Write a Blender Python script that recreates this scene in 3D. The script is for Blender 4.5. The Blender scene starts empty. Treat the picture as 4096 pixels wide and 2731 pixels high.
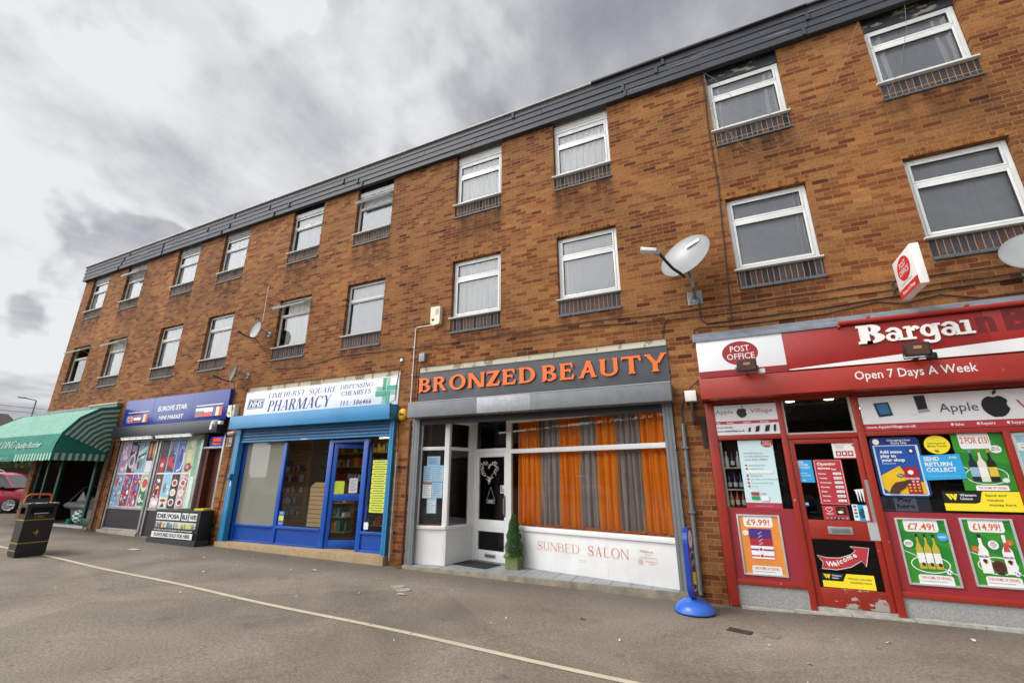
import bpy, bmesh, math, random
from mathutils import Matrix, Vector, noise
random.seed(7)
SC = bpy.context.scene
COL = SC.collection
R = math.radians
# ---------------------------------------------------------------- camera
cam = bpy.data.cameras.new('camera'); camo = bpy.data.objects.new('camera', cam); COL.objects.link(camo)
cam.sensor_width = 36; cam.lens = 15.506; cam.clip_end = 3000; cam.clip_start = 0.05
def cam_axes(yaw, pitch, roll):
    cy, sy, cp, sp = math.cos(yaw), math.sin(yaw), math.cos(pitch), math.sin(pitch)
    f = Vector((sy*cp, cy*cp, sp)); r = Vector((cy, -sy, 0)); u = r.cross(f)
    c, s = math.cos(roll), math.sin(roll)
    return r*c + u*s, u*c - r*s, f
r_, u_, f_ = cam_axes(R(-24.7096), R(16.9528), R(-0.0626))
mw = Matrix((( r_.x, u_.x, -f_.x, 0), (r_.y, u_.y, -f_.y, -7.3), (r_.z, u_.z, -f_.z, 1.6), (0, 0, 0, 1)))
camo.matrix_world = mw
SC.camera = camo
SC.render.resolution_x = 1024; SC.render.resolution_y = 682
# ---------------------------------------------------------------- light
SC.view_settings.view_transform = 'Standard'; SC.view_settings.look = 'None'
SC.view_settings.exposure = 0.02; SC.view_settings.gamma = 1
SUN_EL, SUN_AZ = R(52), R(232)      # azimuth clockwise from +y
sun = bpy.data.lights.new('sun', 'SUN'); suno = bpy.data.objects.new('sun', sun); COL.objects.link(suno)
sun.energy = 1.5; sun.angle = R(16); sun.color = (1.0, 0.95, 0.88)
sd = Vector((math.sin(SUN_AZ)*math.cos(SUN_EL), math.cos(SUN_AZ)*math.cos(SUN_EL), math.sin(SUN_EL)))
suno.rotation_euler = sd.to_track_quat('Z', 'Y').to_euler(); suno.location = sd*60
world = bpy.data.worlds.new('World'); SC.world = world; world.use_nodes = True
nt = world.node_tree; nt.nodes.clear()
def N(t, **k):
    n = nt.nodes.new(t)
    for a, b in k.items():
        if a.startswith('i_'): n.inputs[int(a[2:])].default_value = b
        else: setattr(n, a, b)
    return n
def L(a, b): nt.links.new(a, b)
def math_(op, a, b=None, c=None, clamp=False):
    n = N('ShaderNodeMath', operation=op, use_clamp=clamp)
    for i, v in enumerate((a, b, c)):
        if v is None: continue
        if isinstance(v, (int, float)): n.inputs[i].default_value = v
        else: L(v, n.inputs[i])
    return n.outputs[0]
sky = N('ShaderNodeTexSky', sky_type='NISHITA', sun_disc=False, sun_elevation=SUN_EL, sun_rotation=SUN_AZ)
tc = N('ShaderNodeTexCoord')
sep = N('ShaderNodeSeparateXYZ'); L(tc.outputs['Generated'], sep.inputs[0])
zz = math_('ADD', math_('MAXIMUM', sep.outputs[2], 0.0), 0.22)
comb = N('ShaderNodeCombineXYZ'); L(math_('DIVIDE', sep.outputs[0], zz), comb.inputs[0]); L(math_('DIVIDE', sep.outputs[1], zz), comb.inputs[1])
mp = N('ShaderNodeMapping'); mp.inputs['Rotation'].default_value = (0, 0, R(25)); mp.inputs['Scale'].default_value = (1.0, 0.72, 1); mp.inputs['Location'].default_value = (3.1, 1.7, 0)
L(comb.outputs[0], mp.inputs[0])
n1 = N('ShaderNodeTexNoise'); n1.inputs['Scale'].default_value = 1.5; n1.inputs['Detail'].default_value = 9; n1.inputs['Roughness'].default_value = 0.52; n1.inputs['Distortion'].default_value = 0.25
L(mp.outputs[0], n1.inputs['Vector'])
n2 = N('ShaderNodeTexNoise'); n2.inputs['Scale'].default_value = 3.4; n2.inputs['Detail'].default_value = 7; n2.inputs['Roughness'].default_value = 0.58
L(mp.outputs[0], n2.inputs['Vector'])
# warped direction for the broad cloud banks
n3 = N('ShaderNodeTexNoise'); n3.inputs['Scale'].default_value = 2.6; n3.inputs['Detail'].default_value = 5; n3.inputs['Roughness'].default_value = 0.5; L(tc.outputs['Generated'], n3.inputs['Vector'])
vw = N('ShaderNodeVectorMath', operation='SCALE'); vw.inputs['Scale'].default_value = 0.42
vs = N('ShaderNodeVectorMath', operation='SUBTRACT'); vs.inputs[1].default_value = (0.5, 0.5, 0.5)
L(n3.outputs['Color'], vs.inputs[0]); L(vs.outputs[0], vw.inputs[0])
va = N('ShaderNodeVectorMath', operation='ADD'); L(tc.outputs['Generated'], va.inputs[0]); L(vw.outputs[0], va.inputs[1])
BANKS = CLOUD_BANKS = [  # direction, inner cos, outer cos, darkness
    (-0.894, 0.252, 0.371, 0.9903, 0.9272, 0.34),
    (-0.856, 0.349, 0.381, 0.9994, 0.9877, 0.30),
    (-0.893, 0.196, 0.405, 0.9976, 0.9703, 0.25),
    (-0.200, 0.577, 0.792, 0.9703, 0.8290, 0.22),
    (0.120, 0.654, 0.747, 0.9703, 0.8290, 0.18),
    (-0.625, 0.376, 0.684, 0.9976, 0.9613, 0.20),
    (-0.821, 0.161, 0.548, 0.9903, 0.9135, -0.18),
    (-0.936, 0.265, 0.231, 0.9945, 0.9272, -0.60),
    (-0.774, 0.384, 0.503, 0.9962, 0.9511, -0.05),
    (-0.524, 0.564, 0.638, 0.9986, 0.9703, -0.15),
    (-0.737, 0.205, 0.645, 0.9976, 0.9703, -0.15),
    (-0.849, -0.449, 0.280, 0.9659, 0.6428, -0.45),
    (0.202, -0.807, 0.555, 0.9659, 0.5736, 0.05),
]
dark = None
for (dx, dy, dz, ci, co, amt) in BANKS:
    dp = N('ShaderNodeVectorMath', operation='DOT_PRODUCT'); dp.inputs[1].default_value = (dx, dy, dz); L(va.outputs[0], dp.inputs[0])
    mr = N('ShaderNodeMapRange', interpolation_type='SMOOTHSTEP'); mr.inputs[1].default_value = co; mr.inputs[2].default_value = ci; mr.inputs[4].default_value = amt
    L(dp.outputs['Value'], mr.inputs[0])
    dark = mr.outputs[0] if dark is None else math_('ADD', dark, mr.outputs[0])
val = math_('ADD', math_('MULTIPLY_ADD', n1.outputs[0], 2.2, -0.84), dark)
val = math_('ADD', val, math_('MULTIPLY_ADD', n2.outputs[0], 0.95, -0.475))
rp = N('ShaderNodeValToRGB'); L(val, rp.inputs[0])
cr = rp.color_ramp; cr.elements[0].position = 0.12; cr.elements[0].color = (0.86, 0.865, 0.87, 1)
cr.elements[1].position = 1.0; cr.elements[1].color = (0.235, 0.245, 0.275, 1)
for p, c in ((0.30, (0.72, 0.725, 0.745, 1)), (0.48, (0.53, 0.54, 0.565, 1)), (0.70, (0.37, 0.38, 0.41, 1))):
    e = cr.elements.new(p); e.color = c
b1 = N('ShaderNodeBackground'); b1.inputs[1].default_value = 0.1; L(sky.outputs[0], b1.inputs[0])
b2 = N('ShaderNodeBackground'); L(rp.outputs[0], b2.inputs[0])
# sky gain added behind the camera's left shoulder to brighten facade and window reflections
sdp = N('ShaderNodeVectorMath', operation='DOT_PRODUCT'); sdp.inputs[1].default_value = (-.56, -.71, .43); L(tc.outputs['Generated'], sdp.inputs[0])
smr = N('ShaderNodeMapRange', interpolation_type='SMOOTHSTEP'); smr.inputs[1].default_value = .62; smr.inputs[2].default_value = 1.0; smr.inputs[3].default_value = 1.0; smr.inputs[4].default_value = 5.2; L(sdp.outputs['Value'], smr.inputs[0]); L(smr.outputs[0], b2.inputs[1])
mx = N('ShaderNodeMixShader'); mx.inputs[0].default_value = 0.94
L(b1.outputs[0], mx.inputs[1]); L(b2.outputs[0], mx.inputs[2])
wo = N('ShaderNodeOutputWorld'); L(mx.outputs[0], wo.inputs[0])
# ---------------------------------------------------------------- materials
def lin(h):
    h = h.lstrip('#'); o = []
    for i in (0, 2, 4):
        c = int(h[i:i+2], 16)/255
        o.append(c/12.92 if c <= 0.04045 else ((c+0.055)/1.055)**2.4)
    return o
MC = {}
def P(hexc, rough=0.5, metal=0.0, dirt=0.12, scale=6.0, bump=0.0, emit=0.0, spec=0.5, bscale=60):
    """procedural paint / print / metal: base colour broken up by two noises"""
    key = (hexc, rough, metal, dirt, scale, bump, emit, spec, bscale)
    if key in MC: return MC[key]
    m = bpy.data.materials.new('surface'); m.use_nodes = True; t = m.node_tree; b = t.nodes['Principled BSDF']
    c = lin(hexc)
    tx = t.nodes.new('ShaderNodeTexCoord')
    no = t.nodes.new('ShaderNodeTexNoise'); no.inputs['Scale'].default_value = scale; no.inputs['Detail'].default_value = 6; no.inputs['Roughness'].default_value = 0.65
    t.links.new(tx.outputs['Object'], no.inputs['Vector'])
    cr = t.nodes.new('ShaderNodeValToRGB'); cr.color_ramp.elements[0].position = 0.3; cr.color_ramp.elements[1].position = 0.68
    cr.color_ramp.elements[0].color = [v*(1-dirt) for v in c]+[1]; cr.color_ramp.elements[1].color = [min(1, v*(1+dirt*.35)) for v in c]+[1]
    t.links.new(no.outputs[0], cr.inputs[0]); t.links.new(cr.outputs[0], b.inputs['Base Color'])
    b.inputs['Roughness'].default_value = rough; b.inputs['Metallic'].default_value = metal
    b.inputs['Specular IOR Level'].default_value = spec
    if bump:
        n2 = t.nodes.new('ShaderNodeTexNoise'); n2.inputs['Scale'].default_value = bscale; n2.inputs['Detail'].default_value = 4
        t.links.new(tx.outputs['Object'], n2.inputs['Vector'])
        bp = t.nodes.new('ShaderNodeBump'); bp.inputs['Strength'].default_value = bump; bp.inputs['Distance'].default_value = 0.01
        t.links.new(n2.outputs[0], bp.inputs['Height']); t.links.new(bp.outputs[0], b.inputs['Normal'])
    if emit:
        b.inputs['Emission Color'].default_value = c+[1]; b.inputs['Emission Strength'].default_value = emit
    MC[key] = m; return m
def glass_mat(name, tint=(1, 1, 1), ior=1.7, rough=0.0, wavy=0.0, body=None):
    m = bpy.data.materials.new(name); m.use_nodes = True; t = m.node_tree; t.nodes.clear()
    tr = t.nodes.new('ShaderNodeBsdfTransparent'); tr.inputs[0].default_value = (*tint, 1)
    gl = t.nodes.new('ShaderNodeBsdfGlossy'); gl.inputs['Roughness'].default_value = rough
    fr = t.nodes.new('ShaderNodeFresnel'); fr.inputs[0].default_value = ior
    geo = t.nodes.new('ShaderNodeNewGeometry')
    if wavy:
        tx = t.nodes.new('ShaderNodeTexCoord'); no = t.nodes.new('ShaderNodeTexNoise'); no.inputs['Scale'].default_value = 1.3; no.inputs['Detail'].default_value = 1
        bp = t.nodes.new('ShaderNodeBump'); bp.inputs['Strength'].default_value = wavy; bp.inputs['Distance'].default_value = 0.02
        t.links.new(tx.outputs['Object'], no.inputs[0]); t.links.new(no.outputs[0], bp.inputs['Height'])
        t.links.new(bp.outputs[0], gl.inputs['Normal']); t.links.new(bp.outputs[0], fr.inputs['Normal'])
    mx = t.nodes.new('ShaderNodeMixShader'); o = t.nodes.new('ShaderNodeOutputMaterial')
    t.links.new(fr.outputs[0], mx.inputs[0]); t.links.new(tr.outputs[0], mx.inputs[1]); t.links.new(gl.outputs[0], mx.inputs[2])
    last = mx.outputs[0]
    if body:
        df = t.nodes.new('ShaderNodeBsdfDiffuse'); df.inputs[0].default_value = (*lin(body[0]), 1)
        m2 = t.nodes.new('ShaderNodeMixShader'); m2.inputs[0].default_value = body[1]
        t.links.new(tr.outputs[0], m2.inputs[1]); t.links.new(df.outputs[0], m2.inputs[2]); t.links.new(m2.outputs[0], mx.inputs[1])
    t.links.new(last, o.inputs[0]); return m
def brick_mat(name, c1, c2, c3, mortar, bw=0.225, bh=0.075, ms=0.011, turned=False, stains=False, zoff=0.0, offset=0.5, bump=0.35):
    m = bpy.data.materials.new(name); m.use_nodes = True; t = m.node_tree; b = t.nodes['Principled BSDF']
    def n(ty): return t.nodes.new(ty)
    def l(a, c): t.links.new(a, c)
    def mm(op, a, c=None, d=None, clamp=False):
        q = n('ShaderNodeMath'); q.operation = op; q.use_clamp = clamp
        for i, v in enumerate((a, c, d)):
            if v is None: continue
            if isinstance(v, (int, float)): q.inputs[i].default_value = v
            else: l(v, q.inputs[i])
        return q.outputs[0]
    geo = n('ShaderNodeNewGeometry'); sp = n('ShaderNodeSeparateXYZ'); l(geo.outputs['Position'], sp.inputs[0])
    h = mm('ADD', sp.outputs[0], sp.outputs[1]); z = mm('ADD', sp.outputs[2], zoff)
    cb = n('ShaderNodeCombineXYZ')
    if turned: l(z, cb.inputs[0]); l(h, cb.inputs[1])
    else: l(h, cb.inputs[0]); l(z, cb.inputs[1])
    # a little wander in the joints
    wn = n('ShaderNodeTexNoise'); wn.inputs['Scale'].default_value = 9; wn.inputs['Detail'].default_value = 3; l(cb.outputs[0], wn.inputs['Vector'])
    ws = n('ShaderNodeVectorMath'); ws.operation = 'SUBTRACT'; ws.inputs[1].default_value = (.5, .5, .5); l(wn.outputs['Color'], ws.inputs[0])
    wc = n('ShaderNodeVectorMath'); wc.operation = 'SCALE'; wc.inputs['Scale'].default_value = 0.014; l(ws.outputs[0], wc.inputs[0])
    wa = n('ShaderNodeVectorMath'); wa.operation = 'ADD'; l(cb.outputs[0], wa.inputs[0]); l(wc.outputs[0], wa.inputs[1])
    br = n('ShaderNodeTexBrick'); br.offset = offset; br.inputs['Scale'].default_value = 1.0
    br.inputs['Brick Width'].default_value = bw; br.inputs['Row Height'].default_value = bh; br.inputs['Mortar Size'].default_value = ms/2
    br.inputs['Mortar Smooth'].default_value = 0.25; br.inputs['Bias'].default_value = 0.0
    br.inputs['Color1'].default_value = (0, 0, 0, 1); br.inputs['Color2'].default_value = (1, 1, 1, 1); br.inputs['Mortar'].default_value = (0.5, 0.5, 0.5, 1)
    l(wa.outputs[0], br.inputs['Vector'])
    # per brick random -> colour
    rp = n('ShaderNodeValToRGB'); l(br.outputs['Color'], rp.inputs[0]); e = rp.color_ramp
    e.elements[0].position = 0.0; e.elements[0].color = (*[v*.42 for v in lin(c3)], 1)
    e.elements[1].position = 1.0; e.elements[1].color = (*lin(c2), 1)
    for p, cc, f in ((.03, c3, .78), (.12, c3, 1.0), (.32, c1, .80), (.5, c1, 1.0), (.68, c2, .84), (.86, c1, 1.15)):
        q = e.elements.new(p); q.color = (*[v*f for v in lin(cc)], 1)
    g = n('ShaderNodeTexNoise'); g.inputs['Scale'].default_value = 26; g.inputs['Detail'].default_value = 7; g.inputs['Roughness'].default_value = .8; l(cb.outputs[0], g.inputs['Vector'])
    gf = mm('MULTIPLY_ADD', g.outputs[0], 2.3, -0.16)
    big = n('ShaderNodeTexNoise'); big.inputs['Scale'].default_value = 0.55; big.inputs['Detail'].default_value = 5; l(cb.outputs[0], big.inputs['Vector'])
    bf = mm('MULTIPLY_ADD', big.outputs[0], 1.5, 0.25)
    tot = mm('MULTIPLY', gf, bf)
    mc = n('ShaderNodeMix'); mc.data_type = 'RGBA'; mc.blend_type = 'MULTIPLY'; mc.inputs[0].default_value = 1.0
    cg = n('ShaderNodeCombineColor'); l(tot, cg.inputs[0]); l(tot, cg.inputs[1]); l(tot, cg.inputs[2])
    l(rp.outputs[0], mc.inputs[6]); l(cg.outputs[0], mc.inputs[7])
    mo = n('ShaderNodeMix'); mo.data_type = 'RGBA'; l(br.outputs['Fac'], mo.inputs[0]); l(mc.outputs[2], mo.inputs[6]); mo.inputs[7].default_value = (*lin(mortar), 1)
    last = mo.outputs[2]
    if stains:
        # soot and damp below each sill panel, and a darker band under the fascia
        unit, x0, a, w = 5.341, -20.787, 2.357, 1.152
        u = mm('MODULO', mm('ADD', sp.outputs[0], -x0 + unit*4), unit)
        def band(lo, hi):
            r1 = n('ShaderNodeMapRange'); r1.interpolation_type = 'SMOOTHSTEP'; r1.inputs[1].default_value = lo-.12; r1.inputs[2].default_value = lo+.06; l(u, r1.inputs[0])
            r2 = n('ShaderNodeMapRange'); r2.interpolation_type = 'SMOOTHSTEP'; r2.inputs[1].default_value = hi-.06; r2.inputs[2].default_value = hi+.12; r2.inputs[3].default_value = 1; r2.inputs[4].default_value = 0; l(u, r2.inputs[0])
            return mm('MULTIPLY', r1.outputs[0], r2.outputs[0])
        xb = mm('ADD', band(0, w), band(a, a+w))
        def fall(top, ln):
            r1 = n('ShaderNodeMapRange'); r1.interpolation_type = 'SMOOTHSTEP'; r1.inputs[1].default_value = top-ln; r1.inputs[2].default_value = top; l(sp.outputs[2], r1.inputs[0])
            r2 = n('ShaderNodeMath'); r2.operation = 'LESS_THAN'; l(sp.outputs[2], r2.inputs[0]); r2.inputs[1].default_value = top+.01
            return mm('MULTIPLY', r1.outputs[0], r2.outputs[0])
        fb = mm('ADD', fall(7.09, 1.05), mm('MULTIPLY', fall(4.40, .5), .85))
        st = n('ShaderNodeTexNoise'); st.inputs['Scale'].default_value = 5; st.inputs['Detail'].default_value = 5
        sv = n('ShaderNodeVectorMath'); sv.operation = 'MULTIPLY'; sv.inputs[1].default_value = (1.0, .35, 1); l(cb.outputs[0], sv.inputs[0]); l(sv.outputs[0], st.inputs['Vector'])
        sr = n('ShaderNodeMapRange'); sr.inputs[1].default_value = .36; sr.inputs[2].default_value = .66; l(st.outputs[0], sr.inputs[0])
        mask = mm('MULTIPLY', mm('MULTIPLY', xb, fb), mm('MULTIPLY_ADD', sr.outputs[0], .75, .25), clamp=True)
        # streaky darker band under the fascia on the piers
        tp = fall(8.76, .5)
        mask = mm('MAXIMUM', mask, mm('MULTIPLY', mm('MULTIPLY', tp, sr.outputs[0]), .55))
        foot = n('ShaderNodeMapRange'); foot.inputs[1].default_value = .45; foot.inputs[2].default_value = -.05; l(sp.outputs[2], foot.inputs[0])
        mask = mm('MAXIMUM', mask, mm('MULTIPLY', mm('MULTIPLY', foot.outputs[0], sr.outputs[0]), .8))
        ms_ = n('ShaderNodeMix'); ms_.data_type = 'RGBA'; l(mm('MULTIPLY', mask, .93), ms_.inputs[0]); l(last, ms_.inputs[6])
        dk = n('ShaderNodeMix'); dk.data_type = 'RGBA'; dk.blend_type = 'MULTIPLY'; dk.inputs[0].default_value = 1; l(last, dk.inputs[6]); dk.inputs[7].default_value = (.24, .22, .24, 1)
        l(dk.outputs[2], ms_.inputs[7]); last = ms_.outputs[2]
    l(last, b.inputs['Base Color']); b.inputs['Roughness'].default_value = .88; b.inputs['Specular IOR Level'].default_value = .25
    bp = n('ShaderNodeBump'); bp.inputs['Strength'].default_value = bump; bp.inputs['Distance'].default_value = .012
    hh = mm('ADD', mm('SUBTRACT', 1.0, br.outputs['Fac']), mm('MULTIPLY', g.outputs[0], .5)); l(hh, bp.inputs['Height']); l(bp.outputs[0], b.inputs['Normal'])
    return m
def worn_mat(name, paint, under, thr=.58, scale=3, rough=.45, under_metal=0.0, stretch=(1, 1, 1), rough2=.7):
    """paint flaked off in patches to show what lies below it"""
    m = bpy.data.materials.new(name); m.use_nodes = True; t = m.node_tree; b = t.nodes['Principled BSDF']
    tx = t.nodes.new('ShaderNodeTexCoord'); mp = t.nodes.new('ShaderNodeMapping'); mp.inputs['Scale'].default_value = stretch
    t.links.new(tx.outputs['Object'], mp.inputs[0])
    no = t.nodes.new('ShaderNodeTexNoise'); no.inputs['Scale'].default_value = scale; no.inputs['Detail'].default_value = 9; no.inputs['Roughness'].default_value = .66; t.links.new(mp.outputs[0], no.inputs[0])
    r = t.nodes.new('ShaderNodeValToRGB'); r.color_ramp.elements[0].position = thr; r.color_ramp.elements[1].position = thr+.012
    n2 = t.nodes.new('ShaderNodeTexNoise'); n2.inputs['Scale'].default_value = 2; n2.inputs['Detail'].default_value = 6; t.links.new(tx.outputs['Object'], n2.inputs[0])
    r2 = t.nodes.new('ShaderNodeValToRGB'); c = lin(paint); r2.color_ramp.elements[0].position = .3; r2.color_ramp.elements[1].position = .7
    r2.color_ramp.elements[0].color = [v*.84 for v in c]+[1]; r2.color_ramp.elements[1].color = [min(1, v*1.06) for v in c]+[1]; t.links.new(n2.outputs[0], r2.inputs[0])
    mx = t.nodes.new('ShaderNodeMix'); mx.data_type = 'RGBA'; t.links.new(no.outputs[0], r.inputs[0]); t.links.new(r.outputs[0], mx.inputs[0])
    t.links.new(r2.outputs[0], mx.inputs[6]); mx.inputs[7].default_value = (*lin(under), 1); t.links.new(mx.outputs[2], b.inputs['Base Color'])
    mr = t.nodes.new('ShaderNodeMapRange'); mr.inputs[3].default_value = rough; mr.inputs[4].default_value = rough2; t.links.new(r.outputs[0], mr.inputs[0]); t.links.new(mr.outputs[0], b.inputs['Roughness'])
    return m
def asphalt_mat():
    m = bpy.data.materials.new('asphalt'); m.use_nodes = True; t = m.node_tree; b = t.nodes['Principled BSDF']
    n, l = t.nodes.new, t.links.new
    geo = n('ShaderNodeNewGeometry')
    a = n('ShaderNodeTexNoise'); a.inputs['Scale'].default_value = .55; a.inputs['Detail'].default_value = 6; a.inputs['Roughness'].default_value = .6; a.inputs['Distortion'].default_value = .6; l(geo.outputs['Position'], a.inputs[0])
    r = n('ShaderNodeValToRGB'); e = r.color_ramp; e.elements[0].position = .28; e.elements[0].color = (.152, .127, .098, 1); e.elements[1].position = .72; e.elements[1].color = (.30, .257, .203, 1)
    l(a.outputs[0], r.inputs[0])
    g = n('ShaderNodeTexNoise'); g.inputs['Scale'].default_value = 42; g.inputs['Detail'].default_value = 5; g.inputs['Roughness'].default_value = .8; l(geo.outputs['Position'], g.inputs[0])
    gr = n('ShaderNodeMapRange'); gr.inputs[1].default_value = .3; gr.inputs[2].default_value = .7; gr.inputs[3].default_value = .45; gr.inputs[4].default_value = 1.5; l(g.outputs[0], gr.inputs[0])
    mu = n('ShaderNodeMix'); mu.data_type = 'RGBA'; mu.blend_type = 'MULTIPLY'; mu.inputs[0].default_value = 1; cc = n('ShaderNodeCombineColor')
    for i in range(3): l(gr.outputs[0], cc.inputs[i])
    l(r.outputs[0], mu.inputs[6]); l(cc.outputs[0], mu.inputs[7])
    pv = n('ShaderNodeTexVoronoi'); pv.inputs['Scale'].default_value = .2; l(geo.outputs['Position'], pv.inputs[0]); ps = n('ShaderNodeSeparateColor'); l(pv.outputs['Color'], ps.inputs[0])
    pr = n('ShaderNodeMapRange'); pr.inputs[3].default_value = .88; pr.inputs[4].default_value = 1.08; l(ps.outputs[0], pr.inputs[0]); pm = n('ShaderNodeMath'); pm.operation = 'MULTIPLY'; l(pr.outputs[0], pm.inputs[0]); l(gr.outputs[0], pm.inputs[1])
    for i in range(3): l(pm.outputs[0], cc.inputs[i])
    # dark gum spots and oily patches
    v = n('ShaderNodeTexVoronoi'); v.inputs['Scale'].default_value = 1.6; l(geo.outputs['Position'], v.inputs[0])
    vr = n('ShaderNodeMapRange'); vr.inputs[1].default_value = .035; vr.inputs[2].default_value = .06; vr.inputs[3].default_value = .5; vr.inputs[4].default_value = 0; l(v.outputs['Distance'], vr.inputs[0])
    m2 = n('ShaderNodeMix'); m2.data_type = 'RGBA'; l(vr.outputs[0], m2.inputs[0]); l(mu.outputs[2], m2.inputs[6]); m2.inputs[7].default_value = (.05, .045, .04, 1)
    o = n('ShaderNodeTexNoise'); o.inputs['Scale'].default_value = 1.7; o.inputs['Detail'].default_value = 4; l(geo.outputs['Position'], o.inputs[0])
    orr = n('ShaderNodeMapRange'); orr.inputs[1].default_value = .66; orr.inputs[2].default_value = .76; orr.inputs[3].default_value = 0; orr.inputs[4].default_value = .5; l(o.outputs[0], orr.inputs[0])
    m3 = n('ShaderNodeMix'); m3.data_type = 'RGBA'; l(orr.outputs[0], m3.inputs[0]); l(m2.outputs[2], m3.inputs[6]); m3.inputs[7].default_value = (.06, .052, .046, 1)
    # pale grit
    v2 = n('ShaderNodeTexVoronoi'); v2.inputs['Scale'].default_value = 5.5; l(geo.outputs['Position'], v2.inputs[0])
    v2r = n('ShaderNodeMapRange'); v2r.inputs[1].default_value = .03; v2r.inputs[2].default_value = .045; v2r.inputs[3].default_value = .55; v2r.inputs[4].default_value = 0; l(v2.outputs['Distance'], v2r.inputs[0])
    m4 = n('ShaderNodeMix'); m4.data_type = 'RGBA'; l(v2r.outputs[0], m4.inputs[0]); l(m3.outputs[2], m4.inputs[6]); m4.inputs[7].default_value = (.36, .34, .30, 1)
    dn = n('ShaderNodeTexNoise'); dn.inputs['Scale'].default_value = 1.8; dn.inputs['Detail'].default_value = 6; l(geo.outputs['Position'], dn.inputs[0]); dv = n('ShaderNodeVectorMath'); dv.operation = 'MULTIPLY_ADD'; dv.inputs[1].default_value = (.9, .9, .9); l(dn.outputs['Color'], dv.inputs[0]); l(geo.outputs['Position'], dv.inputs[2])
    ck = n('ShaderNodeTexVoronoi'); ck.feature = 'DISTANCE_TO_EDGE'; ck.inputs['Scale'].default_value = .33; l(dv.outputs[0], ck.inputs[0]); ckr = n('ShaderNodeMapRange'); ckr.inputs[1].default_value = .0015; ckr.inputs[2].default_value = .004; ckr.inputs[3].default_value = .26; ckr.inputs[4].default_value = 0; l(ck.outputs['Distance'], ckr.inputs[0])
    mk = n('ShaderNodeMix'); mk.data_type = 'RGBA'; l(ckr.outputs[0], mk.inputs[0]); l(m4.outputs[2], mk.inputs[6]); mk.inputs[7].default_value = (.06, .05, .04, 1); m4 = mk
    # darker brown tone towards the shop plinths
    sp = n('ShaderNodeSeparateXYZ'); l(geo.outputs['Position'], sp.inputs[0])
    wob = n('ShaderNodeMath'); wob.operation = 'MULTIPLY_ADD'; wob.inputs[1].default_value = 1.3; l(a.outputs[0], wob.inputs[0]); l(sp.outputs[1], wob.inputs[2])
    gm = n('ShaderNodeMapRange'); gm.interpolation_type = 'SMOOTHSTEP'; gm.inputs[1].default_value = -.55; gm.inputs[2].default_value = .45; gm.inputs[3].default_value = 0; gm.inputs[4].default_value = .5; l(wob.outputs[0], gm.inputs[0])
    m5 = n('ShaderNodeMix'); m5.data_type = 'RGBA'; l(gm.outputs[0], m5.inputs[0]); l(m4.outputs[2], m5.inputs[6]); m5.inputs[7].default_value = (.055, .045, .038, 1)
    l(m5.outputs[2], b.inputs['Base Color']); b.inputs['Roughness'].default_value = .82; b.inputs['Specular IOR Level'].default_value = .3
    bp = n('ShaderNodeBump'); bp.inputs['Strength'].default_value = .5; bp.inputs['Distance'].default_value = .006; l(g.outputs[0], bp.inputs['Height']); l(bp.outputs[0], b.inputs['Normal'])
    return m
# ---------------------------------------------------------------- geometry helpers
def frame(x=0, y=0, z=0, ang=0): return Matrix.Translation((x, y, z)) @ Matrix.Rotation(ang, 4, 'Z')
_TC = {}
_CAP = None
def text_mesh(s, bold=0.0, space=1.0):
    k = (s, bold, space)
    if k in _TC: return _TC[k]
    cu = bpy.data.curves.new('t', 'FONT'); cu.body = s; cu.offset = bold; cu.resolution_u = 2; cu.space_character = space; cu.fill_mode = 'FRONT'
    ob = bpy.data.objects.new('t', cu); COL.objects.link(ob)
    bpy.context.view_layer.update()
    me = bpy.data.meshes.new_from_object(ob.evaluated_get(bpy.context.evaluated_depsgraph_get()))
    vs = [(v.co.x, v.co.y) for v in me.vertices]; fs = [tuple(p.vertices) for p in me.polygons]
    bpy.data.objects.remove(ob); bpy.data.curves.remove(cu); bpy.data.meshes.remove(me)
    _TC[k] = (vs, fs); return _TC[k]
def cap():
    global _CAP
    if _CAP is None: _CAP = max(y for _, y in text_mesh('H')[0])
    return _CAP
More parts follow.
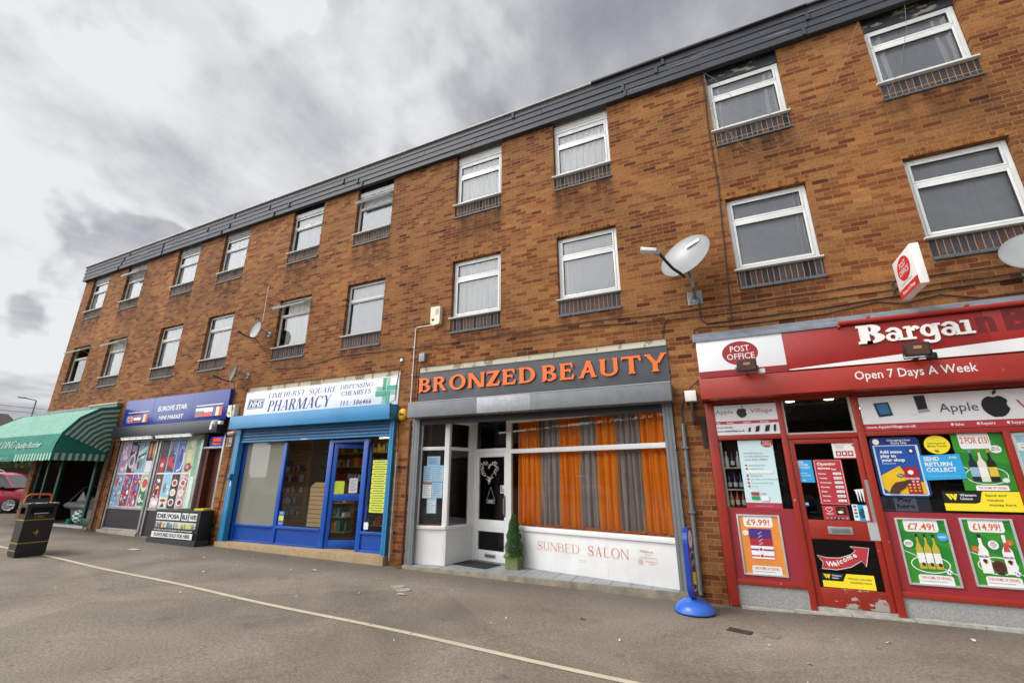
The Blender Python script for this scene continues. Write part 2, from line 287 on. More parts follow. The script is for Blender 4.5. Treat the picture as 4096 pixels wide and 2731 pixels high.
class MB:
    def __init__(s, M=None):
        s.v = []; s.f = []; s.fm = []; s.sm = []; s.mats = []; s.M = M or Matrix.Identity(4); s.y = 0.0; s.step = 0.0009
    def mi(s, m):
        if m not in s.mats: s.mats.append(m)
        return s.mats.index(m)
    def add(s, vs, fs, m, smooth=False):
        o = len(s.v); s.v += [s.M @ Vector(p) for p in vs]; k = s.mi(m)
        for f in fs: s.f.append([i+o for i in f]); s.fm.append(k); s.sm.append(smooth)
        return s
    def box(s, x0, x1, y0, y1, z0, z1, m, bev=0.0):
        if x1 < x0: x0, x1 = x1, x0
        if y1 < y0: y0, y1 = y1, y0
        if z1 < z0: z0, z1 = z1, z0
        b = min(bev, (x1-x0)*.45, (y1-y0)*.45, (z1-z0)*.45)
        if b <= 0:
            vs = [(x, y, z) for x in (x0, x1) for y in (y0, y1) for z in (z0, z1)]
            return s.add(vs, [(0, 1, 3, 2), (4, 6, 7, 5), (0, 4, 5, 1), (2, 3, 7, 6), (0, 2, 6, 4), (1, 5, 7, 3)], m)
        bm = bmesh.new(); bmesh.ops.create_cube(bm, size=1)
        for v in bm.verts: v.co = Vector(((x0+x1)/2+v.co.x*(x1-x0), (y0+y1)/2+v.co.y*(y1-y0), (z0+z1)/2+v.co.z*(z1-z0)))
        bmesh.ops.bevel(bm, geom=bm.edges[:], offset=b, segments=2, affect='EDGES', profile=.6)
        bm.verts.index_update()
        s.add([v.co[:] for v in bm.verts], [[v.index for v in f.verts] for f in bm.faces], m, True); bm.free(); return s
    def quad(s, a, b, c, d, m): return s.add([a, b, c, d], [(0, 1, 2, 3)], m)
    def prism(s, pts, y0, y1, m, axis='y'):
        """pts in the (x,z) plane run from y0 to y1 (axis 'x': pts are (y,z) run along x; 'z': (x,y) run along z)"""
        n = len(pts)
        def q(p, t): return {'y': (p[0], t, p[1]), 'x': (t, p[0], p[1]), 'z': (p[0], p[1], t)}[axis]
        vs = [q(p, y0) for p in pts]+[q(p, y1) for p in pts]
        fs = [tuple(range(n)), tuple(range(2*n-1, n-1, -1))]+[(i, (i+1) % n, n+(i+1) % n, n+i) for i in range(n)]
        return s.add(vs, fs, m)
    def tube(s, path, r, m, n=8, caps=True):
        path = [Vector(p) for p in path]; vs = []; fs = []
        rr = r if isinstance(r, (list, tuple)) else [r]*len(path)
        up = None
        for i, p in enumerate(path):
            d = (path[min(i+1, len(path)-1)]-path[max(i-1, 0)]).normalized()
            if up is None: up = d.orthogonal().normalized()
            up = (up-d*up.dot(d)); up = up.normalized() if up.length > 1e-6 else d.orthogonal().normalized()
            w = d.cross(up)
            for k in range(n):
                a = 2*math.pi*k/n; vs.append(tuple(p+(up*math.cos(a)+w*math.sin(a))*rr[i]))
        for i in range(len(path)-1):
            for k in range(n): fs.append((i*n+k, i*n+(k+1) % n, (i+1)*n+(k+1) % n, (i+1)*n+k))
        if caps: fs.append(tuple(range(n-1, -1, -1))); fs.append(tuple(range((len(path)-1)*n, len(path)*n)))
        return s.add(vs, fs, m, True)
    def lathe(s, prof, m, c=(0, 0, 0), n=24, A=None, sx=1, sy=1):
        """prof: (r, z) about the z axis through c; A: extra matrix"""
        A = A or Matrix.Identity(4); vs = []; fs = []
        for r, z in prof:
            for k in range(n):
                a = 2*math.pi*k/n; vs.append(tuple(Vector(c)+(A @ Vector((r*math.cos(a)*sx, r*math.sin(a)*sy, z)))))
        for i in range(len(prof)-1):
            for k in range(n): fs.append((i*n+k, i*n+(k+1) % n, (i+1)*n+(k+1) % n, (i+1)*n+k))
        if prof[0][0] > 1e-4: fs.append(tuple(range(n-1, -1, -1)))
        if prof[-1][0] > 1e-4: fs.append(tuple(range((len(prof)-1)*n, len(prof)*n)))
        return s.add(vs, fs, m, True)
    # flat artwork on a plane y = s.y ; each new piece lies a hair in front of the last
    def nx(s): s.y -= s.step; return s.y
    def at(s, y): s.y = y; return s
    def rect(s, x0, x1, z0, z1, m):
        y = s.nx(); return s.add([(x0, y, z0), (x1, y, z0), (x1, y, z1), (x0, y, z1)], [(0, 1, 2, 3)], m)
    def poly(s, pts, m):
        y = s.nx(); return s.add([(p[0], y, p[1]) for p in pts], [tuple(range(len(pts)))], m)
    def ell(s, cx, cz, rx, rz, m, n=28): return s.poly([(cx+rx*math.cos(2*math.pi*k/n), cz+rz*math.sin(2*math.pi*k/n)) for k in range(n)], m)
    def rrect(s, x0, x1, z0, z1, r, m, corners=(1, 1, 1, 1)):
        pts = []
        for (cx, cz, a0, on, px, pz) in ((x1-r, z1-r, 0, corners[0], x1, z1), (x0+r, z1-r, 90, corners[1], x0, z1), (x0+r, z0+r, 180, corners[2], x0, z0), (x1-r, z0+r, 270, corners[3], x1, z0)):
            if on: pts += [(cx+r*math.cos(R(a0+k*18)), cz+r*math.sin(R(a0+k*18))) for k in range(6)]
            else: pts.append((px, pz))
        return s.poly(pts, m)
    def line(s, pts, w, m, closed=False):
        y = s.nx(); n = len(pts); vs = []; fs = []
        for i, p in enumerate(pts):
            a = Vector(pts[(i-1) % n] if closed or i else pts[0]); c = Vector(pts[(i+1) % n] if closed or i < n-1 else pts[-1])
            d = (c-a); d = d.normalized() if d.length else Vector((1, 0)); q = Vector((-d.y, d.x))*w/2
            vs += [(p[0]+q.x, y, p[1]+q.y), (p[0]-q.x, y, p[1]-q.y)]
        for i in range(n if closed else n-1):
            j = (i+1) % n; fs.append((2*i, 2*i+1, 2*j+1, 2*j))
        return s.add(vs, fs, m)
    def text(s, t, x, z, h, m, w=None, al='l', bold=0.0, shear=0.0, depth=0.0, rot=0.0, space=1.0, wob=0):
        """cap height h, baseline z; w stretches the line to that width"""
        vs, fs = text_mesh(t, bold, space)
        if not vs: return s
        k = h/cap(); x0 = min(v[0] for v in vs); x1 = max(v[0] for v in vs); kx = (w/(x1-x0)) if w else k
        W = (x1-x0)*kx; ox = {'l': 0, 'c': -W/2, 'r': -W}[al]; y = s.nx(); cr_, sr_ = math.cos(rot), math.sin(rot)
        out = []
        for a, b in vs:
            px = (a-x0)*kx+ox+b*k*shear; pz = b*k
            out.append((x+px*cr_-pz*sr_, y-depth, z+px*sr_+pz*cr_))
        s.add(out, fs, m)
        if depth:   # walls of raised letters
            from collections import Counter
            ec = Counter(tuple(sorted((f[i], f[(i+1) % len(f)]))) for f in fs for i in range(len(f)))
            wv = []; wf = []
            for (a, b), c in ec.items():
                if c == 1:
                    A, B = out[a], out[b]; o = len(wv); wv += [A, B, (B[0], y, B[2]), (A[0], y, A[2])]; wf.append((o, o+1, o+2, o+3))
            s.add(wv, wf, m)
        return s
    def build(s, name, parent=None, kind=None, origin=None):
        me = bpy.data.meshes.new(name)
        if parent is not None:
            r = parent
            while r.parent: r = r.parent
            o = Vector(r['_o']) if '_o' in r else Vector(r.location)
        else:
            if origin is None:
                xs = [v.x for v in s.v]; ys = [v.y for v in s.v]; zs = [v.z for v in s.v]
                origin = ((min(xs)+max(xs))/2, (min(ys)+max(ys))/2, min(zs))
            o = Vector(origin)
        me.from_pydata([tuple(v-o) for v in s.v], [], s.f)
        for m in s.mats: me.materials.append(m)
        me.polygons.foreach_set('material_index', s.fm); me.polygons.foreach_set('use_smooth', s.sm)
        me.update()
        ob = bpy.data.objects.new(name, me); COL.objects.link(ob)
        if parent is not None: ob.parent = parent
        else: ob.location = o
        if kind: ob['kind'] = kind
        if any(s.sm) and len(s.v) < 60000:
            try: me.set_sharp_from_angle(angle=R(42))
            except Exception: pass
        return ob
def panes(M, quads, y, mat, parent, name='window_glass'):
    for a, b, c, d in quads:
        mb = MB(M); mb.quad((a, y, c), (b, y, c), (b, y, d), (a, y, d), mat); mb.build(name, parent)
def thing(name, loc, label, cat, group=None):
    o = bpy.data.objects.new(name, None); COL.objects.link(o); o.location = loc; o.empty_display_size = .2
    o['label'] = label; o['category'] = cat
    if group: o['group'] = group
    return o
def tag(o, label, cat, group=None):
    o['label'] = label; o['category'] = cat
    if group: o['group'] = group
    return o
def shift(xs, d): return [x+d for x in xs]
# ---- serif capitals as strokes (unit cap height)
def ring(cx, cy, rx, ry, a0, a1, wx, wy, n=14):
    o = []; i = []
    for k in range(n+1):
        a = R(a0+(a1-a0)*k/n); c, s = math.cos(a), math.sin(a)
        o.append((cx+rx*c, cy+ry*s)); i.append((cx+(rx-wx)*c, cy+(ry-wy)*s))
    return [[o[k], o[k+1], i[k+1], i[k]] for k in range(n)]
def glyph(ch, T=.17, t=.06, s=.09, sh=.045):
    h = sh
    g = []
    def V(x, w=T, y0=0, y1=1): g.append([(x, y0), (x+w, y0), (x+w, y1), (x, y1)])
    def H(x0, x1, y, w=t): g.append([(x0, y), (x1, y), (x1, y+w), (x0, y+w)])
    def D(x0, y0, x1, y1, w): g.append([(x0, y0), (x0+w, y0), (x1+w, y1), (x1, y1)])
    def S(x0, x1, top=False):
        y = 1-h if top else 0; g.append([(x0-s, y), (x1+s, y), (x1+s, y+h), (x0-s, y+h)])
    def tick(x, y, up, w=t):  # vertical terminal on a horizontal arm
        g.append([(x-w, y), (x, y), (x, y+up), (x-w*.4, y+up)] if up > 0 else [(x-w*.4, y+up), (x, y+up), (x, y), (x-w, y)])
    A = .0
    if ch == 'I': V(s); S(s, s+T); S(s, s+T, 1); A = 2*s+T
    elif ch == 'L': V(s); S(s, s+T); S(s, s+T, 1); H(s, s+.56, 0, t); tick(s+.58, t, .2); A = s+.62
    elif ch == 'E':
        V(s); S(s, s+T); S(s, s+T, 1); H(s, s+.55, 0); H(s, s+.52, 1-t); H(s+T, s+.42, .49, t); tick(s+.58, t, .18); tick(s+.54, 1-t, -.17); tick(s+.44, .62, -.2); A = s+.63
    elif ch == 'T': V(.29); S(.29, .29+T); H(.02, .73, 1-t); tick(.75, 1-t, -.2); g.append([(0, .8), (.03, .8), (.06, 1), (0, 1)]); A = .77
    elif ch == 'H': V(s); V(s+.5); S(s, s+T); S(s, s+T, 1); S(s+.5, s+.5+T); S(s+.5, s+.5+T, 1); H(s+T, s+.5, .5, t); A = 2*s+.5+T
    elif ch == 'N': V(s, t*1.2); V(s+.62, t*1.2); D(s+.62-T*.5, 0, s-.02, 1, T*1.15); S(s, s+t); S(s+.62, s+.62+t, 1); S(s, s+t, 1); A = 2*s+.62+t
    elif ch == 'M': V(s, t); V(s+.72, T); D(s+.34, 0, s-.01, 1, T); D(s+.34+T*.3, 0, s+.72, 1, t*1.2); S(s, s+t); S(s+.72, s+.72+T); S(s+.72+t, s+.72+T, 1); S(s, s+.1, 1); A = 2*s+.72+T
    elif ch == 'A': D(.08, 0, .40, 1, t*1.2); D(.58, 0, .37, 1, T); H(.18, .64, .3, t); S(.08, .08+t); S(.6, .6+T*.8); A = .8+s*.6
    elif ch == 'Y': V(.31, T, 0, .48); D(.32, .45, .04, 1, T); D(.42, .46, .66, 1, t*1.2); S(.31, .31+T); S(.07, .03+T, 1); S(.66, .66+t, 1); A = .8
    elif ch == 'Z': H(.03, .62, 0, t*1.2); H(.03, .62, 1-t*1.2, t*1.2); D(.0, .02, .44, .98, T*1.25); tick(.65, t, .2); g.append([(.02, .78), (.05, .78), (.08, 1), (.02, 1)]); A = .68
    elif ch in 'BPRD':
        V(s); S(s, s+T); S(s, s+T, 1); x = s+T*.6
        if ch == 'D': H(x, s+.3, 0, t); H(x, s+.3, 1-t, t); g += ring(s+.28, .5, .42, .5, -90, 90, T, t, 18); A = s+.74
        else:
            H(x, s+.3, 1-t, t); H(x, s+.3, .49, t); g += ring(s+.28, .745, .28 if ch != 'B' else .27, .255, -90, 90, T*.95, t)
            if ch == 'B': H(x, s+.31, 0, t); g += ring(s+.29, .275, .32, .275, -90, 90, T, t); A = s+.66
            if ch == 'P': A = s+.6
            if ch == 'R': D(s+.5, 0, s+.24, .5, T*1.05); S(s+.54, s+.6); A = s+.74
    elif ch in 'OCGQ':
        if ch in 'OQ': g += ring(.42, .5, .42, .52, 0, 360, T, t, 32); A = .86
        else: g += ring(.42, .5, .42, .52, 42, 318, T, t, 26); g.append([(.68, .68), (.72, .68), (.74, 1.0), (.7, 1.0)]); A = .8
        if ch == 'G': V(.6, T, .05, .42); H(.52, .86, .4, h); A = .9
        if ch == 'C': g.append([(.7, .2), (.75, .28), (.73, .1), (.69, .1)])
        if ch == 'Q': D(.62, -.22, .36, .1, T)
    elif ch == 'U': V(s, T, .3, 1); V(s+.52, t*1.3, .3, 1); g += ring(s+.26+t*.6, .32, .26+t*.65, .34, 180, 360, T*.8, t, 14); S(s, s+T, 1); S(s+.52, s+.52+t, 1); A = 2*s+.58+t
    elif ch == 'S':
        g += ring(.29, .745, .27, .275, 20, 265, T*.8, t*1.4); g += ring(.29, .27, .28, .29, -155, 92, T*.85, t*1.4); g.append([(.07, .50), (.2, .44), (.52, .34), (.4, .60), (.3, .58)]); A = .62
        g.append([(.5, .7), (.54, .7), (.54, .98), (.51, .98)]); g.append([(.03, .02), (.06, .02), (.07, .3), (.03, .3)])
    elif ch == 'W': D(.2, 0, .0, 1, T); D(.26, 0, .44, 1, t); D(.58, 0, .4, 1, T); D(.66, 0, .84, 1, t); S(.0, .12, 1); S(.84, .88, 1); A = .95
    elif ch == 'a':
        V(.46, T, 0, .52); g += ring(.32, .47, .3, .25, 0, 165, T, T*.75, 10); g += ring(.27, .22, .27, .23, 0, 360, T*.9, T*.6, 18); H(.5, .75, 0, T*.62); A = .78
    elif ch == 'r': V(.1, T, 0, .7); H(0, .42, 0, T*.62); H(0, .2, .7-T*.6, T*.62); g += ring(.46, .4, .22, .3, 30, 170, T, T*.8, 8); A = .68
    elif ch == 'g':
        g += ring(.3, .38, .3, .32, 0, 360, T, T*.7, 20); V(.5, T, -.1, .7); g += ring(.35, -.08, .32, .2, 180, 360, T, T*.75, 12); H(.55, .8, .7-T*.6, T*.62); A = .82
    elif ch == 'i': V(.14, T, 0, .7); H(0, .46, 0, T*.62); H(0, .2, .7-T*.6, T*.62); A = .5
    elif ch == ' ': A = .45
    return g, A
def serif(mb, txt, x, z, h, m, w=None, depth=0.0, shear=0.0, gap=.05, rot=0.0, al='l', **st):
    items = []; cx = 0
    for ch in txt:
        g, A = glyph(ch, **st); items.append((cx, g)); cx += A+gap
    cx -= gap; k = (w/cx) if w else h; y0 = mb.y-.0012
    ox = {'l': 0, 'c': -cx*k/2, 'r': -cx*k}[al]; c_, s_ = math.cos(rot), math.sin(rot)
    for (gx, g) in items:
        for n, pl in enumerate(g):
            pts = []
            for a, b in pl:
                px = ox+(gx+a)*k+b*h*shear; pz = b*h; pts.append((x+px*c_-pz*s_, z+px*s_+pz*c_))
            yy = y0-(n % 9)*.00022
            if depth: mb.prism(pts, yy-depth, y0+.001, m)
            else: mb.add([(p[0], yy, p[1]) for p in pts], [tuple(range(len(pts)))], m)
    mb.y = y0-.0022
    return mb
# ================================================================ ground
def gz(x):
    if x < -0.2: return max(-.06-.0115*(x+.2), -.06) if x > -30 else .283
    t = min(1, (x+.2)/2.0); t = t*t*(3-2*t)
    return -.06+.05*t
def ground():
    xs = [-700, -400, -200, -120, -80, -60, -45, -36]+[-30+i*.6 for i in range(0, 50)]+[-.2+i*.2 for i in range(13)]+[3, 4, 6, 9, 14, 22, 40, 80, 160, 400, 700]
    ys = [-700, -300, -120, -60, -30, -18, -12, -8, -6, -5, -4, -3, -2.4, -1.8, -1.2, -.8, -.4, 0, .6, 2, 6, 12, 24, 50, 100, 300, 700]
    xs = sorted(set(round(x, 3) for x in xs))
    mb = MB(); vs = [(x, y, gz(x) if abs(y) < 700 else gz(x)) for x in xs for y in ys]; n = len(ys)
    fs = [(i*n+j, (i+1)*n+j, (i+1)*n+j+1, i*n+j+1) for i in range(len(xs)-1) for j in range(n-1)]
    mb.add(vs, fs, asphalt_mat(), True)
    return mb.build('ground', kind='structure', origin=(0, 0, 0))
ground()
def strip_on_ground(name, pts, w, m, dz=.005, kind='structure'):
    mb = MB(); vs = []; fs = []
    for i, (x, y) in enumerate(pts):
        a = Vector(pts[max(i-1, 0)]); b = Vector(pts[min(i+1, len(pts)-1)]); d = (b-a).normalized(); q = Vector((-d.y, d.x))*w/2
        for s_ in (1, -1):
            X, Y = x+q.x*s_, y+q.y*s_; vs.append((X, Y, gz(X)+dz))
    for i in range(len(pts)-1): fs.append((2*i, 2*i+1, 2*i+3, 2*i+2))
    mb.add(vs, fs, m); return mb.build(name, kind=kind, origin=(pts[0][0], pts[0][1], 0))
lp = [(-34, -1.6)]+[(-20+i*.35, -2.08-(i*.35)*.0437-.02*math.sin(i*.5)) for i in range(0, 78)]
strip_on_ground('line', lp, .072, worn_mat('kerb_line', '#c6bca6', '#857a6a', thr=.64, scale=9, rough=.8))
# ================================================================ the terrace
UNIT, XW0, AW, WW = 5.341, -20.787, 2.357, 1.152
XL = [XW0+(i//2)*UNIT+(i % 2)*AW for i in range(10)]
ZM0, ZM1, ZT0, ZT1 = 4.385, 6.030, 7.080, 8.735
X0, X1, ZTOP = -21.36, 9.6, 9.25
BR = brick_mat('facing_brick', '#80502a', '#946539', '#6f391d', '#85694a', stains=True)
BRH = brick_mat('header_brick', '#824e22', '#936032', '#6c371a', '#866842', turned=True, bw=.225, bh=.075, offset=0.0)
BRD = brick_mat('engineering_brick', '#46424a', '#57413c', '#2c2b35', '#9a835d', turned=True, bw=.60, bh=.078, ms=.010, offset=0.0, bump=.5)
terrace = thing('terrace_building', ((X0+X1)/2, 4, 0), 'long three storey brown brick terrace with flats above a row of shops', 'building')
OPEN = []
for x in XL: OPEN += [(x, x+WW, ZM0, ZM1), (x, x+WW, ZT0, 9.0)]
SHOPS = [(-21.0, -16.72, -.3, 3.72), (-16.15, -11.33, -.3, 3.72), (-10.82, -5.955, -.3, 3.765), (-5.48, -.60, -.3, 3.755), (-.15, 4.72, -.3, 3.70)]
OPEN += SHOPS
def wall_mesh():
    xs = sorted({X0, X1}|{round(v, 3) for o in OPEN for v in o[:2]}); zs = sorted({-.3, ZTOP}|{round(v, 3) for o in OPEN for v in o[2:]})
    def solid(i, j):
        if i < 0 or j < 0 or i >= len(xs)-1 or j >= len(zs)-1: return None
        x = (xs[i]+xs[i+1])/2; z = (zs[j]+zs[j+1])/2
        return not any(o[0] < x < o[1] and o[2] < z < o[3] for o in OPEN)
    mb = MB(); TH = .30
    for i in range(len(xs)-1):
        for j in range(len(zs)-1):
            if not solid(i, j): continue
            a, b, c, d = xs[i], xs[i+1], zs[j], zs[j+1]
            mb.quad((a, 0, c), (b, 0, c), (b, 0, d), (a, 0, d), BR); mb.quad((b, TH, c), (a, TH, c), (a, TH, d), (b, TH, d), P('#a9a296', .9))
            if solid(i-1, j) is False: mb.quad((a, TH, c), (a, 0, c), (a, 0, d), (a, TH, d), BR)
            if solid(i+1, j) is False: mb.quad((b, 0, c), (b, TH, c), (b, TH, d), (b, 0, d), BR)
            if solid(i, j-1) is False: mb.quad((a, TH, c), (b, TH, c), (b, 0, c), (a, 0, c), BR)
            if solid(i, j+1) is False: mb.quad((a, 0, d), (b, 0, d), (b, TH, d), (a, TH, d), BR)
    # gable ends and back
    for x, s in ((X0, -1), (X1, 1)):
        mb.quad((x, 9, -.3), (x, 0, -.3), (x, 0, ZTOP), (x, 9, ZTOP), BR)
    mb.quad((X1, 9, -.3), (X0, 9, -.3), (X0, 9, ZTOP), (X1, 9, ZTOP), BR)
    return mb.build('wall', terrace)
wall_mesh()
inner = P('#8d8880', .9)
mb = MB()
for z in (3.84, 6.55): mb.box(X0+.31, X1-.3, .32, 8.9, z, z+.2, inner)
mb.build('floor_slab', terrace)
mb = MB(); mb.box(X0+.02, X1-.02, .02, 8.98, ZTOP-.02, ZTOP+.05, P('#4a4c50', .85)); mb.build('roof', terrace)
mb = MB()
for i in range(1, 6):
    x = -21.47+UNIT*i+.02
    mb.box(x-.11, x+.11, .33, 8.9, -.2, ZTOP-.05, inner)
mb.build('party_wall', terrace)
mb = MB(); mb.box(X0+.31, X1-.3, 4.6, 4.7, 4.05, 9.2, P('#9a948a', .9)); mb.build('inner_wall', terrace)
# slate-grey lapped boards of the fascia
fas = worn_mat('fascia_board', '#33363d', '#5a5e64', thr=.60, scale=1.6, rough=.65, stretch=(.7, 3, 9), rough2=.6)
fas2 = P('#30333a', .62, dirt=.2, scale=2)
mb = MB(); H0, H1 = 8.73, 9.315; nrow = 4; hh = (H1-H0)/nrow
for k in range(nrow):
    z0 = H0+k*hh; x = X0-.08; rnd = random.Random(k*3+1); e = 0
    while x < X1:
        ln = rnd.uniform(2.3, 3.6); x2 = min(X1, x+ln); m = fas if (x < -14 or x > -1.2) else fas2
        d = rnd.uniform(0, .006)
        mb.prism([(-.075-d, z0), (-.104-d, z0+.006), (-.088-d, z0+hh+.004), (-.06, z0+hh+.004)], x, x2-.008, m, axis='x'); x = x2
        mb.box(x2-.03, x2+.02, -.123-d, -.1, z0+.004, z0+hh, fas2) if rnd.random() < .8 else None
mb.box(X0-.07, X1, -.07, .0-.003, H0+.01, H1, fas2)
mb.prism([(X0-.082, 0), (X0-.082, 3), (X0-.01, 3), (X0-.01, 0)], 8.73, H1, fas2, axis='z')
mb.build('fascia', terrace)
mb = MB(); mb.box(X0-.11, -1.5, -.135, .3, H1+.004, H1+.04, P('#a5a6a2', .55, dirt=.3)); 
x = -1.5
rnd = random.Random(5)
while x < X1:
    x2 = x+rnd.uniform(.5, 1.3); mb.box(x, x2, -.13-rnd.uniform(0, .03), .3, H1+.002, H1+.022+rnd.uniform(0, .02), P('#2f3135', .7)); x = x2-.01
mb.build('coping', terrace)
# header course over the first floor windows, dark soldier panels below all windows
for i, x in enumerate(XL):
    mb = MB(); mb.box(x-.04, x+WW+.04, -.0035, .11, ZM1+.001, ZM1+.112, BRH); mb.build('lintel', terrace)
# ================================================================ upstairs windows
WH = P('#dcdedd', .32, dirt=.1, scale=3); WH2 = P('#c9cbc9', .4, dirt=.25, scale=5); SEAL = P('#30322f', .6)
ALU = P('#b7bab9', .35, dirt=.2)
GL = glass_mat('window_glass', (.97, .98, .98), ior=1.95, wavy=.10)
NET = P('#f4f5f5', .9, dirt=.05, scale=2); TILE = P('#565a5f', .5, dirt=.35, scale=9); LEAD = P('#6f7478', .55, dirt=.4, scale=8)
def sash(name, parent, x0, x1, z0, z1, y, w, m, M=None, curt=None, glass=True):
    mb = MB(M)
    mb.box(x0, x0+w, y, y+.05, z0, z1, m, .006); mb.box(x1-w, x1, y, y+.05, z0, z1, m, .006)
    mb.box(x0+w-.001, x1-w+.001, y+.002, y+.049, z1-w, z1, m, .006); mb.box(x0+w-.001, x1-w+.001, y+.002, y+.049, z0, z0+w, m, .006)
    g = .008
    for (a, b, c, d) in ((x0+w, x0+w+g, z0+w, z1-w), (x1-w-g, x1-w, z0+w, z1-w), (x0+w, x1-w, z0+w, z0+w+g), (x0+w, x1-w, z1-w-g, z1-w)):
        mb.box(a, b, y+.010, y+.03, c, d, SEAL)
    s = mb.build(name, parent)
    if glass:
        gb = MB(M); gb.quad((x0+w-.002, y+.026, z0+w-.002), (x1-w+.002, y+.026, z0+w-.002), (x1-w+.002, y+.026, z1-w+.002), (x0+w-.002, y+.026, z1-w+.002), GL)
        return s, gb
    return s, None
def folds(mb, x0, x1, z0, z1, y, amp, n, m, seed=0, pinch=0):
    r = random.Random(seed); k = max(8, int((x1-x0)/.022)); cols = []
    ph = r.uniform(0, 6)
    for i in range(k+1):
        t = i/k; x = x0+(x1-x0)*t
        yy = y+amp*math.sin(t*n*6.283+ph)+amp*.5*math.sin(t*n*2.7*6.283+ph*2)
        cols.append((x, yy))
    rows = 5; vs = []; fs = []
    for j in range(rows+1):
        s_ = j/rows; z = z1+(z0-z1)*s_
        for (x, yy) in cols: vs.append((x+.01*math.sin(s_*5+x*9), yy+amp*.3*math.sin(s_*4+x*23), z))
    w = k+1
    for j in range(rows):
        for i in range(k): fs.append((j*w+i, j*w+i+1, (j+1)*w+i+1, (j+1)*w+i))
    mb.add(vs, fs, m, True); return mb
def window(i, row, vent, curtain, style, head=None, dark=False):
    x0 = XL[i]; x1 = x0+WW; base = ZM0 if row == 'm' else ZT0
    sill = 4.715 if row == 'm' else 7.405; top = 6.025 if row == 'm' else 8.53
    tr = 5.585 if row == 'm' else 8.15
    y = .085
    pw = P('#d9dbd9', .32, dirt=.12, scale=4) if style == 'u' else P('#c3c6c4', .38, dirt=.22, scale=6)
    fw = .055 if style == 'u' else .038
    mb = MB(); a = x0+.006; b = x1-.006
    mb.box(a, a+fw, y, y+.07, sill+.03, top, pw, .006); mb.box(b-fw, b, y, y+.07, sill+.03, top, pw, .006)
    mb.box(a+fw, b-fw, y+.001, y+.069, top-fw, top, pw, .006); mb.box(a+fw, b-fw, y+.001, y+.069, sill+.03, sill+.03+fw, pw, .006)
    mb.box(a+fw, b-fw, y-.002, y+.068, tr, tr+.05, pw, .006)
    win = mb.build('window', terrace)
    # main light
    s, gb = sash('sash', win, a+fw+.002, b-fw-.002, sill+.03+fw+.002, tr-.002, y-.008 if style == 'u' else y+.012, .038 if style == 'u' else .02, pw)
    gb.build('pane', win)
    # top-hung vent
    zt = top-fw-.002; w0 = .034 if style == 'u' else .026
    if vent:
        vz0 = tr+.05
        ang = R(vent)
        M = Matrix.Translation((0, y-.012, zt)) @ Matrix.Rotation(-ang, 4, 'X') @ Matrix.Translation((0, 0, -zt))
        s, gb = sash('vent', win, a+.012, b-.012, vz0-.02, zt, 0, w0+.012, pw, M)
        gb.build('vent_pane', win)
        mb = MB()
        for xx in (a+.07, b-.07):
            q = M @ Vector((xx, .03, vz0+.03)); mb.tube([(xx, y+.03, vz0+.06), tuple(q)], .006, ALU, 6)
        mb.build('stay', win)
    else:
        s, gb = sash('vent', win, a+fw+.002, b-fw-.002, tr+.052, zt, y-.006, w0, pw); gb.build('vent_pane', win)
    mb = MB(); mb.prism([(-.045, sill-.008), (-.048, sill+.012), (y+.01, sill+.03), (y+.06, sill+.03), (y+.06, sill-.02), (.0, sill-.012)], x0-.035 if row == 't' else x0-.03, x1+.012, pw, axis='x'); mb.build('sill', win)
    # dark brick panel and its lead-coloured tile nosing
    mb = MB(); mb.box(x0+.001, x1-.001, .018, .2, base+.001, sill-.02, BRD); mb.build('brick_panel', win)
    mb = MB(); n = 5
    for k in range(n):
        xa = x0+(WW/n)*k; mb.prism([(-.022, base+.002), (-.024, base+.03), (.017, base+.062), (.017, base+.002)], xa+.004, xa+WW/n-.004, TILE, axis='x')
    mb.build('tile_nosing', win)
    if row == 't':
        mb = MB(); hz0 = top+.002; hz1 = 8.74
        if head == 'white':
            for k in range(3):
                z0 = hz0+(hz1-hz0)*k/3; mb.prism([(y-.012, z0), (y-.016, z0+.008), (y-.003, z0+(hz1-hz0)/3), (y+.03, z0+(hz1-hz0)/3), (y+.03, z0)], x0+.004, x1-.004, WH, axis='x')
            mb.box(x0+.004, x1-.004, y+.03, y+.07, hz0, 9.0, WH2)
        elif head == 'grey':
            mb.box(x0+.004, x1-.004, y-.02, y+.05, hz0, 9.0, P('#9b9c9c', .7, dirt=.35, scale=5)); mb.box(x0+.004, x1-.004, y-.032, y-.02, hz0+.05, hz0+.056, SEAL)
        elif head == 'peel':
            mb.box(x0+.004, x1-.004, y-.02, y+.05, hz0, 9.0, worn_mat('peeling', '#2b2d33', '#8b8576', thr=.57, scale=4, stretch=(1, 1, 3)))
        else:
            mb.box(x0+.004, x1-.004, y+.01, y+.06, hz0+.12, 9.0, P('#232936', .7, dirt=.3)); mb.box(x0+.004, x1-.004, y-.016, y+.05, hz0, hz0+.12, P('#c2c4c2', .5, dirt=.3))
        mb.build('head_board', win)
    yc = y+.085
    if curtain:
        mb = MB()
        for (u0, u1, kind) in curtain:
            m = {'n': NET, 'w': P('#e4e4e0', .9, dirt=.1), 'p': P('#d96a7a', .9), 'g': P('#d4d8dc', .85, dirt=.1), 'd': P('#bcc1c7', .85, dirt=.08)}[kind]  # flat grey 'd' sheet stands in for sky reflected in plain panes
            if kind in 'gd': folds(mb, a+fw+(b-a-2*fw)*u0, a+fw+(b-a-2*fw)*u1, sill+.02, top, yc, .006, 4, m, i)
            else: folds(mb, a+fw+(b-a-2*fw)*u0, a+fw+(b-a-2*fw)*u1, sill+.02, top-.01, yc+(.02 if kind == 'p' else 0), .028, max(2, 8*(u1-u0)), m, i*7+3)
        mb.build('curtain', win)
    return win
net = [(0, 1, 'n')]
